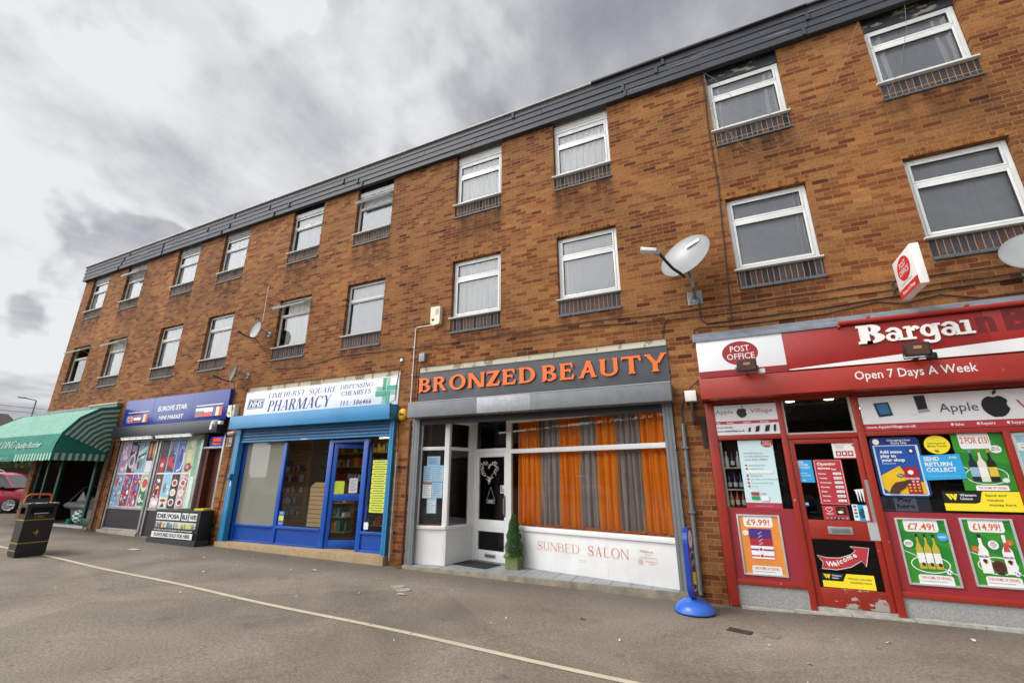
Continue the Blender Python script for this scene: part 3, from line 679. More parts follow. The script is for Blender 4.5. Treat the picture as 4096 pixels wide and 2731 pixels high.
window(0, 't', 0, net, 'a', 'grey'); window(1, 't', 62, net, 'a', 'grey'); window(2, 't', 0, net, 'a', 'grey'); window(3, 't', 0, net, 'a', 'grey')
window(4, 't', 0, [(.0, 1, 'g')], 'a', 'dark'); window(5, 't', 42, [(.0, 1, 'g')], 'a', 'dark'); window(6, 't', 0, net, 'u', 'white'); window(7, 't', 0, net, 'u', 'white')
window(8, 't', 0, [(0, .16, 'n'), (.78, 1, 'n'), (.80, .9, 'p'), (0, 1, 'd')], 'u', 'peel'); window(9, 't', 0, [(0, .2, 'n'), (.74, 1, 'n'), (0, 1, 'd')], 'u', 'peel')
window(0, 'm', 60, None, 'a'); window(1, 'm', 58, net, 'a'); window(2, 'm', 0, net, 'a'); window(3, 'm', 0, net, 'a')
window(4, 'm', 52, [(0.12, 1, 'n')], 'a'); window(5, 'm', 0, [(0, 1, 'g')], 'a'); window(6, 'm', 0, net, 'u')
w8 = window(7, 'm', 0, [(0, .2, 'n'), (0, 1, 'd')], 'u'); window(8, 'm', 0, [(.86, 1, 'n'), (0, 1, 'd')], 'u'); window(9, 'm', 0, [(0, 1, 'd')], 'u')
# white ornaments on the inner sill of the third window from the right
for k, xx in enumerate((-2.02, -1.5)):
    mb = MB(); mb.lathe([(.03, 0), (.034, .01), (.012, .03), (.016, .06), (.01, .1), (.03, .13), (.034, .17), (.014, .2), (.0, .21)], WH, (xx, .143, 4.80), 12, None, .6, .6)
    tag(mb.build('candlestick'), 'white candlestick standing %s inside a first floor window sill' % ('at the left' if k == 0 else 'at the right'), 'ornament', 'candlesticks on the window sill')
# ================================================================ shared shop materials
GS = glass_mat('shop_glass', (.93, .95, .95), ior=1.52, wavy=.03)
DARK = P('#17181a', .7); CONC = P('#a79c88', .85, dirt=.35, scale=4, bump=.3); CONC2 = P('#8b8271', .88, dirt=.45, scale=6, bump=.4)
WHITE = P('#e4e4e2', .38, dirt=.05, scale=2); PRW = P('#e2e3e2', .4, dirt=.03); BLK = P('#121214', .45); PRB = P('#17171b', .45)
def room(parent, x0, x1, y0, y1, z0, z1, wall, floor, ceil):
    mb = MB(); mb.box(x0, x1, y0, y1, z0-.05, z0, floor); mb.box(x0, x1, y0, y1, z1, z1+.04, ceil)
    mb.box(x0, x1, y1, y1+.04, z0, z1, wall); mb.box(x0, x0+.04, y0, y1, z0, z1, wall); mb.box(x1-.04, x1, y0, y1, z0, z1, wall)
    return mb.build('interior', parent)
def shelves(parent, x0, x1, y, zs, depth, wood, cols, seed=0, back=None):
    r = random.Random(seed); mb = MB()
    for z in zs: mb.box(x0, x1, y-depth, y, z-.025, z, wood)
    if back: mb.box(x0, x1, y+.001, y+.03, zs[0]-.3, zs[-1]+.45, back)
    mb.build('shelf', parent)
    mb = MB()
    for z in zs:
        x = x0+.03
        while x < x1-.05:
            w = r.uniform(.04, .13); h = r.uniform(.08, .24); m = P(r.choice(cols), .45)
            if r.random() < .35: mb.lathe([(w*.35, 0), (w*.35, h*.7), (w*.14, h*.82), (w*.14, h)], m, (x+w/2, y-depth*.5, z+.002), 8)
            else: mb.box(x, x+w*.92, y-depth+.02, y-.03, z+.002, z+h, m)
            x += w+r.uniform(0, .03)
    o = mb.build('stock', parent, kind='stuff'); return o
# ================================================================ BEAUTY SALON
SX = (-5.48, -.60)
salon = thing('shopfront', (-3.0, .3, .05), 'white framed salon shopfront with orange and grey curtains under the charcoal sign', 'shopfront')
GREY = P('#74787a', .45, dirt=.2, scale=5); GALV = P('#9a9da0', .4, dirt=.25, scale=14, metal=.3)
mb = MB(); mb.box(-5.53, -.60, -.10, 1.3, -.25, .055, CONC2, .012); mb.build('step', salon)
mb = MB(); tg = P('#8f9294', .55, dirt=.2, scale=3)
x = -5.34
while x < -.78:
    for yy in (-.085, .175, .435, .695):
        x2 = min(x+.295, -.77)
        if not (yy > .1 and x < -4.8): mb.box(x+.002, x2-.002, yy+.002, yy+.256, .05, .0605, tg)
    x += .3
mb.build('floor_tiles', salon)
for a, b in ((-5.505, -5.346), (-.757, -.612)):
    mb = MB(); mb.box(a, b, -.055, .03, .056, 2.70, GREY); mb.box(a+.035, a+.05, -.0575, -.05, .06, 2.68, P('#5c6062', .5)); mb.box(b-.05, b-.035, -.0575, -.05, .06, 2.68, P('#5c6062', .5))
    for k in range(6): mb.lathe([(0, .0), (.009, 0), (.006, .006), (0, .006)], GALV, (b-.022, -.0555, .3+k*.42), 8, Matrix.Rotation(R(90), 4, 'X'))
    mb.build('side_rail', salon)
mb = MB(); mb.box(-5.345, -.758, -.03, .02, 2.565, 2.70, P('#2a2b2c', .6)); mb.build('shutter', salon)
mb = MB(); mb.box(-5.475, -3.93, -.30, .0-.002, 2.685, 2.975, GREY, .006); mb.box(-3.93, -2.87, -.302, -.002, 2.683, 2.973, GALV, .006); mb.box(-2.87, -.575, -.30, -.002, 2.685, 2.975, GREY, .006)
mb.box(-5.48, -.57, -.306, -.29, 2.967, 2.98, P('#a9adae', .4)); mb.build('shutter_box', salon)
for k, (a, b) in enumerate(((-5.46, -4.0), (-4.0, -2.4), (-2.4, -.61))):
    pass
mb = MB(); mb.box(-5.475, -.603, .02, .28, 3.03, 3.752, worn_mat('lintel_concrete', '#c8c0aa', '#8f836a', thr=.56, scale=3.5, stretch=(1, 1, .5), rough=.85)); mb.build('lintel', salon)
# glazing on the slanting line
FS = frame(-4.62, .884, 0, math.atan2(-.834, 3.86))
mb = MB(FS); wy0, wy1 = 0, .07
def bar(s0, s1, z0, z1, y0=0, y1=.07, m=WHITE, b=.006): mb.box(s0, s1, y0, y1, z0, z1, m, b)
bar(.82, .942, .058, 2.70); bar(.942, 3.98, 2.018, 2.10, -.004, .066); bar(.0-.02, .82, 2.055, 2.13, -.002, .068); bar(-.03, .045, .058, 2.70, .0, .068)
bar(.942, 3.975, .66, .735, -.05, .10); bar(.942, 3.975, 2.60, 2.70, .002, .068)
mb.build('window_frame', salon)
mb = MB(FS); mb.box(.925, 3.972, -.015, .05, .058, .66, P('#dcdcda', .34, dirt=.09, scale=3), .004); mb.box(2.86, 2.863, -.0165, -.014, .06, .66, P('#bfc0be', .5))
sal_or = P('#c8704a', .45, dirt=.02)
mb.at(-.0155)
serif(mb, 'SUNBED', 1.535, .375, .137, sal_or, w=.83, T=.085, t=.03, s=.055, sh=.022, gap=.09)
serif(mb, 'SALON', 2.524, .375, .142, sal_or, w=.69, T=.085, t=.03, s=.055, sh=.022, gap=.11)
for (t, x, z, h, w) in (('Follow us', 3.50, .50, .036, .2), ('for the', 3.52, .465, .018, .08), ('latest offers and deals', 3.52, .425, .018, .27), ('BRONZED BEAUTY', 3.57, .375, .016, .19), ('DUSTON', 3.57, .345, .015, .08), ('Coming here is done', 2.42, .288, .012, .16), ('Being yet Beauty', 2.42, .258, .012, .13)):
    mb.text(t, x, z, h, sal_or, w=w, al='c', shear=.25)
mb.line([(3.37, .34), (3.43, .34), (3.43, .40), (3.37, .40)], .007, sal_or, True); mb.line([(3.40+.015*math.cos(k*.5236), .37+.015*math.sin(k*.5236)) for k in range(12)], .005, sal_or, True)
mb.build('riser_panel', salon)
panes(FS, ((.942, 3.975, .735, 2.018), (.942, 3.975, 2.10, 2.60), (.045, .82, 2.13, 2.70)), .03, GS, salon)
# door
mb = MB(FS); d0, d1 = .047, .818
for (a, b, c, e) in ((d0, .125, .07, 2.053), (.768, d1, .07, 2.053), (.125, .768, 1.965, 2.053), (.125, .768, .585, .795), (.125, .768, .07, .255)): mb.box(a, b, .012 if a in (d0, .768) else .0135, .055, c, e, WHITE, .004)
door = mb.build('door', salon)
mb = MB(FS); mb.quad((.12, .035, .79), (.77, .035, .79), (.77, .035, 1.97), (.12, .035, 1.97), GS); mb.quad((.12, .035, .25), (.77, .035, .25), (.77, .035, .59), (.12, .035, .59), GS); mb.build('door_glass', door)
mb = MB(FS); mb.tube([(.79, .01, .90), (.79, -.035, .92), (.79, -.035, 1.19), (.79, .01, 1.21)], .009, GALV); mb.box(.778, .802, .004, .012, .86, 1.24, P('#3a3a3c', .4)); mb.build('handle', door)
mb = MB(FS); mb.box(.31, .57, .002, .012, .135, .20, GALV, .003); mb.box(.33, .55, -.001, .003, .15, .18, P('#55585a', .4)); mb.build('letterbox', door)
mb = MB(FS); mb.at(.0335); mb.rect(.66, .765, 1.285, 1.43, PRW); mb.rect(.667, .71, 1.30, 1.42, P('#7d8a7a', .5)); mb.rect(.715, .76, 1.30, 1.37, P('#9aa09a', .5)); mb.build('sticker', door)
# heart wreath of white buds and OPEN board hang on the door
mb = MB(FS); rr = random.Random(3); HW = P('#d9d9d0', .8); HD = P('#33352c', .9)
def heart(t): return (.0148*16*math.sin(t)**3, .0148*(13*math.cos(t)-5*math.cos(2*t)-2*math.cos(3*t)-math.cos(4*t)))
for k in range(330):
    t = rr.uniform(0, 6.283); hx, hz = heart(t); f = rr.uniform(.62, 1.02); s_ = rr.uniform(.008, .014); c = (.41+hx*f, rr.uniform(-.03, .005), 1.70+hz*f)
    mb.lathe([(0, -s_), (s_*.8, -s_*.4), (s_, .2*s_), (s_*.5, s_*.9), (0, s_)], HW if rr.random() < .6 else HD, c, 5)
tag(mb.build('heart_wreath'), 'heart-shaped wreath of white buds hanging on the white salon door', 'wreath')
mb = MB(FS); mb.box(.348, .561, -.012, 0, 1.095, 1.165, P('#2c3033', .6), .003); mb.at(-.0122); mb.line([(.353, 1.10), (.556, 1.10), (.556, 1.16), (.353, 1.16)], .004, PRW, True); mb.text('OPEN', .455, 1.115, .03, PRW, w=.12, al='c', bold=.01)
mb.tube([(.36, -.006, 1.165), (.45, -.004, 1.40), (.55, -.006, 1.165)], .002, PRW, 4)
tag(mb.build('open_board'), 'small dark OPEN board hung by string on the salon door', 'sign')
# left display window and return
FC = frame(-5.36, .06, 0, math.atan2(.1, .57)); mb = MB(FC)
for (a, b, c, d, y0, y1) in ((-.012, .02, .058, 2.70, 0, .06), (.50, .60, .058, 2.70, -.002, .10), (.02, .50, 2.085, 2.15, .001, .06), (.02, .50, 2.60, 2.70, .002, .06), (.0, .59, .66, .72, -.03, .08)): mb.box(a, b, y0, y1, c, d, WHITE, .006)
mb.build('window_frame', salon)
mb = MB(FC); mb.box(0, .575, .006, .05, .058, .66, P('#e2e2e0', .3, dirt=.04, scale=1.2)); mb.build('riser_panel', salon)
panes(FC, ((.02, .5, .72, 2.085), (.02, .5, 2.15, 2.6)), .03, GS, salon)
nb = P('#9cc3dd', .5); nw = P('#dfe3e6', .5)
for k, (a, b, c, d, m) in enumerate(((.134, .405, 1.79, 1.97, nb), (.07, .27, 1.49, 1.79, nb), (.275, .485, 1.50, 1.80, nb), (.067, .255, 1.20, 1.482, nw), (.26, .478, 1.205, 1.49, nb), (.165, .37, .93, 1.204, nw))):
    mb = MB(FC); mb.at(.027-.002*(k % 2)); mb.rect(a, b, c, d, m); tx = P('#4d6a86', .6)
    for j in range(7): 
        zz_ = d-.03-j*(d-c-.05)/7; mb.rect(a+.03, b-.03-(j % 3)*.02, zz_-.006, zz_, tx)
    if k in (2, 4): mb.rect((a+b)/2-.02, (a+b)/2+.03, c+.03, c+.07, P('#e0b070', .5))
    if k == 3: mb.rect(a, b, d-.03, d, P('#b8604a', .5))
    if k == 5: mb.line([(a+.01, c+.01), (b-.01, c+.01), (b-.01, d-.01), (a+.01, d-.01)], .018, P('#5f9fc8', .5), True)
    mb.build('notice', salon)
FR = frame(-4.79, .16, 0, math.atan2(.724, .17)); mb = MB(FR)
for (a, b, c, d, y0, y1) in ((.60, .755, .058, 2.70, .0, .06), (.03, .60, 2.085, 2.15, .001, .06), (.03, .60, 2.60, 2.70, .002, .06), (.03, .70, .66, .72, -.03, .06)): mb.box(a, b, y0, y1, c, d, WHITE, .006)
mb.build('window_frame', salon)
mb = MB(FR); mb.box(.02, .66, .004, .05, .058, .66, P('#e2e2e0', .3, dirt=.04)); mb.build('riser_panel', salon)
panes(FR, ((.03, .6, .72, 2.085), (.03, .6, 2.15, 2.6)), .03, GS, salon)
mb = MB(); mb.prism([(-5.47, .09), (-5.34, .10), (-4.85, .20), (-4.66, .95), (-5.47, .95)], .64, .70, P('#c9c9c6', .6), axis='z'); mb.build('display_shelf', salon)
mb = MB(); mb.box(-5.47, -.61, .3, 4.5, 2.72, 2.76, P('#b5b3ae', .8)); mb.box(-5.47, -.61, 4.5, 4.54, .05, 2.72, P('#5d5a58', .8)); mb.box(-5.475, -5.44, .1, 4.5, .05, 2.72, P('#8a8784', .8)); mb.box(-.64, -.605, .12, 4.5, .05, 2.72, P('#8a8784', .8)); mb.box(-5.45, -.62, .95, 4.5, .045, .07, P('#4a4744', .6)); mb.box(-4.9, -4.1, 2.6, 2.9, .07, .8, P('#2a2a2c', .5))
mb.box(-4.62, -4.58, 1.1, 4.4, .07, 2.7, P('#3a3b40', .7))
mb.build('interior', salon)
# curtains
CO = P('#ff961c', .85, dirt=.08, scale=3); CG = P('#aaa3a0', .85, dirt=.1, scale=3)
bounds = [(.96, 1.49, CO), (1.46, 1.94, CG), (1.91, 2.35, CO), (2.32, 2.68, CG), (2.65, 3.06, CO), (3.03, 3.45, CG), (3.42, 3.96, CO)]
def drape(mb, s0, s1, z0, z1, y, m, seed):
    r = random.Random(seed); k = int((s1-s0)/.010); nf = max(3, int((s1-s0)/.105)); ph = r.uniform(0, 6); vs = []; fs = []; rows = 10
    for j in range(rows+1):
        q = j/rows; z = z1+(z0-z1)*q
        for i in range(k+1):
            t = i/k; sw = .5+.5*q
            f1_ = abs(math.sin(t*nf*3.1416+ph+.35*math.sin(q*2+seed))); f2_ = abs(math.sin(t*nf*5.1+ph*3+q*.6)); yy = y+(.05+.06*sw)*(1-f1_**.45)+.035*(1-f2_**.5)+.01*math.sin(t*31+q*3)
            wd = (1+.10*(q-.5)*math.sin(seed*2.1)); vs.append((s0+(s1-s0)*(.5+(t-.5)*wd)+.006*math.sin(q*6+i*.3), yy, z))
    w = k+1
    for j in range(rows):
        for i in range(k): fs.append((j*w+i, j*w+i+1, (j+1)*w+i+1, (j+1)*w+i))
    mb.add(vs, fs, m, True)
for n_, (a, b, m) in enumerate(bounds):
    mb = MB(FS); drape(mb, a, b, .74, 2.66, .185+.012*(n_ % 2), m, n_+1)
    c_ = tag(mb.build('curtain'), '%s curtain hanging in the salon window, %s from the left' % ('bright orange' if m is CO else 'grey', ['first', 'second', 'third', 'fourth', 'fifth', 'sixth', 'seventh'][n_]), 'curtain', 'curtains in the salon window')
def petals(parent_label, M, s0, s1, y0, y1, z, seed, n):
    mb = MB(M); r = random.Random(seed); OR = P('#ff9440', .8, dirt=.15); GRY = P('#6f7d8b', .8)
    for _ in range(n):
        c = Vector((r.uniform(s0, s1), r.uniform(y0, y1), z+r.uniform(0, .02))); s_ = r.uniform(.018, .034); m = GRY if r.random() < .06 else OR
        for q in range(5):
            A = Matrix.Rotation(r.uniform(0, 6.3), 4, Vector((r.uniform(-1, 1), r.uniform(-1, 1), r.uniform(-1, 1))).normalized())
            vs = [tuple(c+Vector((0, 0, s_*.5))+A @ Vector(p)) for p in ((-s_*.5, 0, 0), (0, -s_*.4, s_*.2), (s_*.6, 0, .1*s_), (s_*.1, s_*.6, .3*s_), (-s_*.3, s_*.4, 0))]
            mb.add(vs, [(0, 1, 2, 3, 4)], m)
    o = mb.build('paper_petals', kind='stuff'); o['label'] = parent_label; o['category'] = 'petals'; return o
petals('row of orange paper petals along the foot of the salon curtains', FS, .96, 3.95, .035, .12, .735, 1, 520)
petals('orange paper petals on the ledge of the narrow salon display window', FC, .02, .5, .04, .16, .70, 2, 120)
# fascia sign
mb = MB()
CH = P('#3d3f45', .38, dirt=.25, scale=2.5)
nx_, nz_ = 60, 6; vs = []; fs = []
for j in range(nz_+1):
    for i in range(nx_+1):
        x = -5.445+i*(4.855/nx_); z = 3.045+j*(.585/nz_); e = 0 if j in (0, nz_) else 1
        vs.append((x, -.012-.010*(noise.noise(Vector((x*1.7, z*2.6, 0)))+.4*noise.noise(Vector((x*5, z*5, 3))))*(1 if j else .6), z))
for j in range(nz_):
    for i in range(nx_): w = nx_+1; fs.append((j*w+i, j*w+i+1, (j+1)*w+i+1, (j+1)*w+i))
mb.add(vs, fs, CH, True); mb.box(-5.445, -.59, .0, .018, 3.045, 3.63, CH); mb.tube([(-5.44, -.02, 3.628), (-.592, -.02, 3.628)], .006, GREY, 6)
sign = thing('shop_sign', (-3.0, -.01, 3.04), 'charcoal fascia sign reading BRONZED BEAUTY in raised orange letters', 'shop sign')
mb.build('panel', sign)
OL = P('#ee6c14', .5, dirt=.1)
def letter_row(word, x0, x1, z, h, y, st, parent, m, depth, gap=.09):
    ws = []; tot = 0
    for ch in word:
        g, A = glyph(ch, **st); ws.append(A); tot += A+gap
    tot -= gap; k = (x1-x0)/tot; x = x0
    for ch, A in zip(word, ws):
        mb = MB().at(y); serif(mb, ch, x, z, h, m, w=A*k, depth=depth, **st); mb.build('letter', parent); x += (A+gap)*k
st = dict(T=.18, t=.125, s=.04, sh=.09)
letter_row('BRONZED', -5.43, -2.86, 3.215, .29, -.028, st, sign, OL, .02)
letter_row('BEAUTY', -2.75, -.625, 3.205, .295, -.028, st, sign, OL, .02)
# plant and mat
mb = MB(); DP = P('#6f7a45', .85, dirt=.35, scale=20, bump=.4)
px, py = -3.53, .44
mb.prism([(px-.115, py-.115), (px+.115, py-.115), (px+.115, py+.115), (px-.115, py+.115)], .062, .245, DP, axis='z'); mb.box(px-.12, px+.12, py-.12, py+.12, .225, .25, DP, .006)
plant = thing('potted_topiary', (px, py, .06), 'cone-shaped artificial box topiary in a square mossy pot beside the salon door', 'plant')
mb.build('pot', plant)
mb = MB(); r = random.Random(4); L1 = P('#3f6222', .7, dirt=.3, scale=30); L2 = P('#5e8430', .7); L3 = P('#28451a', .8)
mb.lathe([(.09, .24), (.115, .34), (.095, .62), (.035, .88), (0, .91)], L3, (px, py, 0), 10)
for _ in range(5200):
    z = r.uniform(.235, .945); t = (z-.235)/.71; rad = (.155*(1-t)**.58+.016)*(1+.10*math.sin(z*34)); a = r.uniform(0, 6.283); rad *= r.uniform(.8, 1.06)
    c = Vector((px+rad*math.cos(a), py+rad*math.sin(a), z)); A = Matrix.Rotation(r.uniform(0, 6.3), 4, Vector((r.uniform(-1, 1), r.uniform(-1, 1), r.uniform(-1, 1))).normalized()); s_ = r.uniform(.008, .015)
    mb.add([tuple(c+A @ Vector(p)) for p in ((-s_, 0, 0), (0, -s_*.55, .1*s_), (s_, 0, 0), (0, s_*.55, .1*s_))], [(0, 1, 2, 3)], r.choice((L1, L1, L2, L3)))
mb.build('foliage', plant)
mb = MB(FS); mb.box(.02, .80, -.56, -.10, .0615, .073, P('#1f1f21', .95, bump=.5), .004)
tag(mb.build('door_mat'), 'black door mat lying on the tiles before the salon door', 'mat')
# ================================================================ PHARMACY
ph = thing('shopfront', (-8.4, .2, .1), 'blue pharmacy shopfront with half raised roller shutter and open door', 'shopfront')
LB = worn_mat('pale_blue_paint', '#2f8abf', '#8b8f8c', thr=.67, scale=4, rough=.35); LB2 = worn_mat('shutter_box_blue', '#2f86bb', '#b7b3a8', thr=.70, scale=2.2, rough=.35)
DB = P('#0f4fae', .35, dirt=.2, scale=2); DB2 = P('#0b459e', .35, dirt=.12)
mb = MB(); mb.box(-10.90, -5.965, -.10, .5, -.25, .168, worn_mat('step_concrete', '#a8906f', '#9a8264', thr=.55, scale=9, rough=.85), .015); mb.build('step', ph)
for a, b in ((-10.86, -10.69), (-6.075, -5.975)):
    mb = MB(); mb.box(a, b, -.06, .07, .170, 2.72, LB); mb.box(a+.03, a+.045, -.063, -.055, .18, 2.7, P('#256f9c', .5)); mb.box(b-.045, b-.03, -.063, -.055, .18, 2.7, P('#256f9c', .5)); mb.build('side_rail', ph)
mb = MB(); mb.box(-10.80, -10.70, -.13, -.061, 1.52, 1.66, P('#1d5f8f', .4), .01); mb.box(-10.83, -10.77, -.10, -.06, 1.55, 1.63, P('#17507a', .4)); mb.box(-10.755, -10.72, -.067, -.061, 1.38, 1.50, PRW); mb.build('shutter_lock', ph)
mb = MB(); mb.box(-10.865, -5.935, -.275, -.002, 2.705, 3.005, LB2, .005); mb.box(-10.868, -5.932, -.279, -.27, 2.70, 2.712, P('#1f6c99', .4)); mb.build('shutter_box', ph)
mb = MB(); BS = P('#1a5f92', .4, dirt=.2)
for k in range(4):
    z0 = 2.425+k*.072; mb.prism([(.0, z0), (-.012, z0+.012), (-.016, z0+.036), (-.012, z0+.06), (0, z0+.071), (.01, z0+.071), (.01, z0)], -10.69, -6.075, BS, axis='x')
mb.box(-10.69, -6.075, -.022, .012, 2.39, 2.425, LB); mb.box(-8.62, -8.42, -.026, -.02, 2.395, 2.42, PRW); mb.build('shutter', ph)
mb = MB(); y0, y1 = .10, .17
def bb(a, b, c, d, ya=y0, yb=y1, m=DB, bev=.006): mb.box(a, b, ya, yb, c, d, m, bev)
for a, b in ((-10.70, -10.60), (-9.30, -9.19), (-7.86, -7.735), (-6.865, -6.745), (-6.13, -6.07)): bb(a, b, .17, 2.45)
for a, b in ((-10.60, -9.30), (-9.19, -7.86), (-6.745, -6.13)): bb(a, b, .50, .548, y0-.012, y1); bb(a, b, 2.40, 2.45, y0+.002, y1); bb(a, b, .17, .21, y0+.001, y1)
bb(-7.735, -6.865, 2.30, 2.36, y0+.002, y1)
mb.build('window_frame', ph)
for a, b in ((-10.60, -9.30), (-9.19, -7.86), (-6.745, -6.13)):
    mb = MB(); mb.box(a, b, .125, .15, .21, .50, DB2); mb.box(a+.02, b-.02, .118, .126, .23, .235, DB); mb.build('riser_panel', ph)
FROST = glass_mat('frosted_glass', (.8, .8, .78), ior=1.5, body=('#96958a', .80))
mb = MB(); mb.quad((-10.6, .13, .545), (-9.3, .13, .545), (-9.3, .13, 2.4), (-10.6, .13, 2.4), FROST); mb.build('frosted_pane', ph)
panes(None, ((-9.19, -7.86, .545, 2.4), (-6.745, -6.13, .545, 2.4), (-7.735, -6.865, 2.36, 2.45)), .13, GS, ph)
FD = frame(-7.725, .13, 0, R(24)); mb = MB(FD)
for (a, b, c, d) in ((0, .085, .18, 2.29), (.765, .85, .18, 2.29), (.085, .765, 2.19, 2.29), (.085, .765, 1.10, 1.24), (.085, .765, .18, .33)): mb.box(a, b, 0, .045, c, d, DB, .004)
pd = mb.build('door', ph)
mb = MB(FD); mb.quad((.08, .02, .32), (.77, .02, .32), (.77, .02, 1.11), (.08, .02, 1.11), GS); mb.quad((.08, .02, 1.23), (.77, .02, 1.23), (.77, .02, 2.2), (.08, .02, 2.2), GS); mb.build('door_glass', pd)
mb = MB(FD); mb.at(.018); mb.rect(.40, .58, 1.26, 1.56, PRW)
for j in range(8): mb.rect(.42, .56-(j % 3)*.02, 1.52-j*.03, 1.526-j*.03, P('#55585c', .6))
mb.rect(.08, .30, 1.24, 1.50, P('#c9d63a', .6)); mb.build('notice', pd)
mb = MB(FD); mb.tube([(.81, 0, 1.0), (.81, -.05, 1.02), (.81, -.05, 1.3), (.81, 0, 1.32)], .01, GALV); mb.build('handle', pd)
mb = MB(); mb.box(-7.7, -6.9, .25, .8, .169, .178, P('#1c1d1f', .95), .003); tag(mb.build('door_mat'), 'dark mat on the floor inside the open pharmacy door', 'mat')
# window dressing
mb = MB(); BE = P('#f2cf96', .6, dirt=.06); 
mb.prism([(-8.42, .56), (-7.885, .56), (-7.83, 1.38), (-7.91, 1.47), (-8.29, 1.47), (-8.42, 1.38)], .24, .28, BE)
for k in range(9): mb.box(-8.42, -7.84, .232, .24, .64+k*.09, .648+k*.09, P('#4a3a25', .8))
tag(mb.build('slat_board'), 'beige slatted display board standing behind the pharmacy window', 'display board')
mb = MB()
YG = P('#cfd84e', .5, dirt=.05); BL2 = P('#1d64a8', .5)
for k in range(11):
    z1 = 1.92-k*.0935; z0 = z1-.082; f = 0 if k < 7 else .03
    mb.at(.126); mb.poly([(-6.60, z0), (-6.20, z0), (-6.235 if f else -6.20, (z0+z1)/2), (-6.20, z1), (-6.60, z1)] if f else [(-6.60, z0), (-6.20, z0), (-6.20, z1), (-6.60, z1)], YG)
    if f: mb.ell(-6.215, z0+.02, .022, .022, BL2)
    mb.rect(-6.55, -6.27, (z0+z1)/2-.008, (z0+z1)/2+.008, P('#5d6a2c', .6))
mb.build('service_strips', ph)
mb = MB(); mb.at(.126); mb.rrect(-6.70, -6.585, .585, .718, .02, PRW); mb.build('window_notice', ph); mb = MB(); mb.at(.126)
mb.rect(-9.17, -9.0, .56, .86, P('#2d62b8', .5)); mb.rect(-9.16, -9.01, .66, .76, P('#d9c94a', .5)); mb.text('FLU', -9.085, .80, .035, PRW, al='c', bold=.02); mb.rect(-9.15, -9.03, .60, .61, PRW)
mb.build('window_notice', ph)
WD = P('#8a6a3e', .6); SLW = P('#a97f4a', .65, dirt=.15)
room(ph, -10.80, -5.99, .5, 4.55, .17, 2.76, P('#8b6a41', .8), P('#6a6258', .6), P('#9c9a94', .8))
mb = MB(); mb.box(-10.35, -9.25, .86, .90, .2, 2.7, SLW)
for k in range(26): mb.box(-10.35, -9.25, .852, .86, .25+k*.095, .257+k*.095, P('#3d2c18', .8))
for zz_ in (1.95, 2.0): pass
mb.box(-10.25, -9.85, .83, .851, 1.82, 2.0, P('#252a72', .6))
mb.build('slat_wall', ph)
r = random.Random(9); mb = MB()
for row in range(5):
    for k in range(12):
        x = -10.3+k*.082; z = .72+row*.25; mb.box(x, x+.06, .78, .82, z, z+r.uniform(.08, .16), P(r.choice(['#8b2f6a', '#c9c6c9', '#45464a', '#b4a6b8', '#703048', '#9aa0a6', '#d9d2c8']), .3))
        mb.box(x+.025, x+.032, .79, .851, z+.17, z+.176, P('#9b9b9b', .3))
mb.build('hanging_packets', ph, kind='stuff')
pc = ['#d9d9d6', '#2f8f8a', '#c23b3b', '#e8d9a0', '#3a6ea8', '#e07030', '#9c4a8a', '#f0f0ee', '#4aa05a', '#b8c23a', '#e0b030']
YS = P('#b59a3c', .6)
shelves(ph, -10.0, -7.7, 2.2, [.45, .8, 1.15, 1.5, 1.85, 2.2], .3, YS, pc, 11, P('#6f4f2a', .8))
shelves(ph, -9.15, -8.25, 1.45, [.35, .68, 1.0], .25, YS, pc, 12, P('#7a5a34', .8))
mb = MB(); mb.box(-6.30, -6.10, .3, .34, .56, .9, P('#d4d6d6', .5))
for k in range(8): mb.box(-6.30, -6.10, .296, .30, .58+k*.04, .584+k*.04, P('#8f9496', .5))
mb.build('white_slats', ph)
mb = MB(); mb.box(-6.62, -6.3, .28, .31, 2.375, 2.39, P('#f3f0e4', .5, emit=6)); mb.build('tube_light', ph)
for k, (x, y) in enumerate(((-8.9, 3.6), (-7.4, 1.6), (-7.4, 3.2))):
    mb = MB(); mb.box(x-.3, x+.3, y-.3, y+.3, 2.745, 2.758, P('#f6efe0', .5, emit=5)); mb.build('fill_panel', ph)  # glowing squares added overhead to brighten the dim pharmacy interior
# sign
sg = thing('shop_sign', (-8.36, 0, 3.03), 'white pharmacy fascia sign with blue lettering and green cross', 'shop sign')
mb = MB(); mb.box(-10.81, -5.96, .02, .28, 3.02, 3.762, worn_mat('lintel_streaked', '#b9b099', '#7d735c', thr=.53, scale=4, stretch=(1, 1, .35), rough=.85)); mb.build('lintel', ph)
mb = MB(); mb.box(-10.775, -5.957, -.02, .018, 3.025, 3.635, P('#e6e8ea', .28, dirt=.06, scale=3), .003); mb.box(-10.775, -5.957, -.024, -.018, 3.612, 3.616, P('#6c7072', .5)); mb.build('panel', sg)
NB = P('#232a7c', .4, dirt=.05); GN = P('#1d9a7c', .4, dirt=.05)
st = dict(T=.16, t=.05, s=.07, sh=.04)
mb = MB().at(-.0205)
mb = MB().at(-.0205); serif(mb, 'LIMEHURST', -9.95, 3.425, .128, NB, w=1.25, shear=.22, **st); mb.build('lettering', sg)
mb = MB().at(-.0205); serif(mb, 'SQUARE', -8.58, 3.425, .128, NB, w=.86, shear=.22, **st); mb.build('lettering', sg)
mb = MB().at(-.0205); serif(mb, 'PHARMACY', -9.93, 3.10, .262, NB, w=2.06, shear=.22, gap=.03, T=.19, t=.05, s=.07, sh=.035); mb.build('lettering', sg)
mb = MB().at(-.0205); serif(mb, 'DISPENSING', -7.60, 3.462, .096, NB, w=.94, shear=.22, **st); mb.build('lettering', sg)
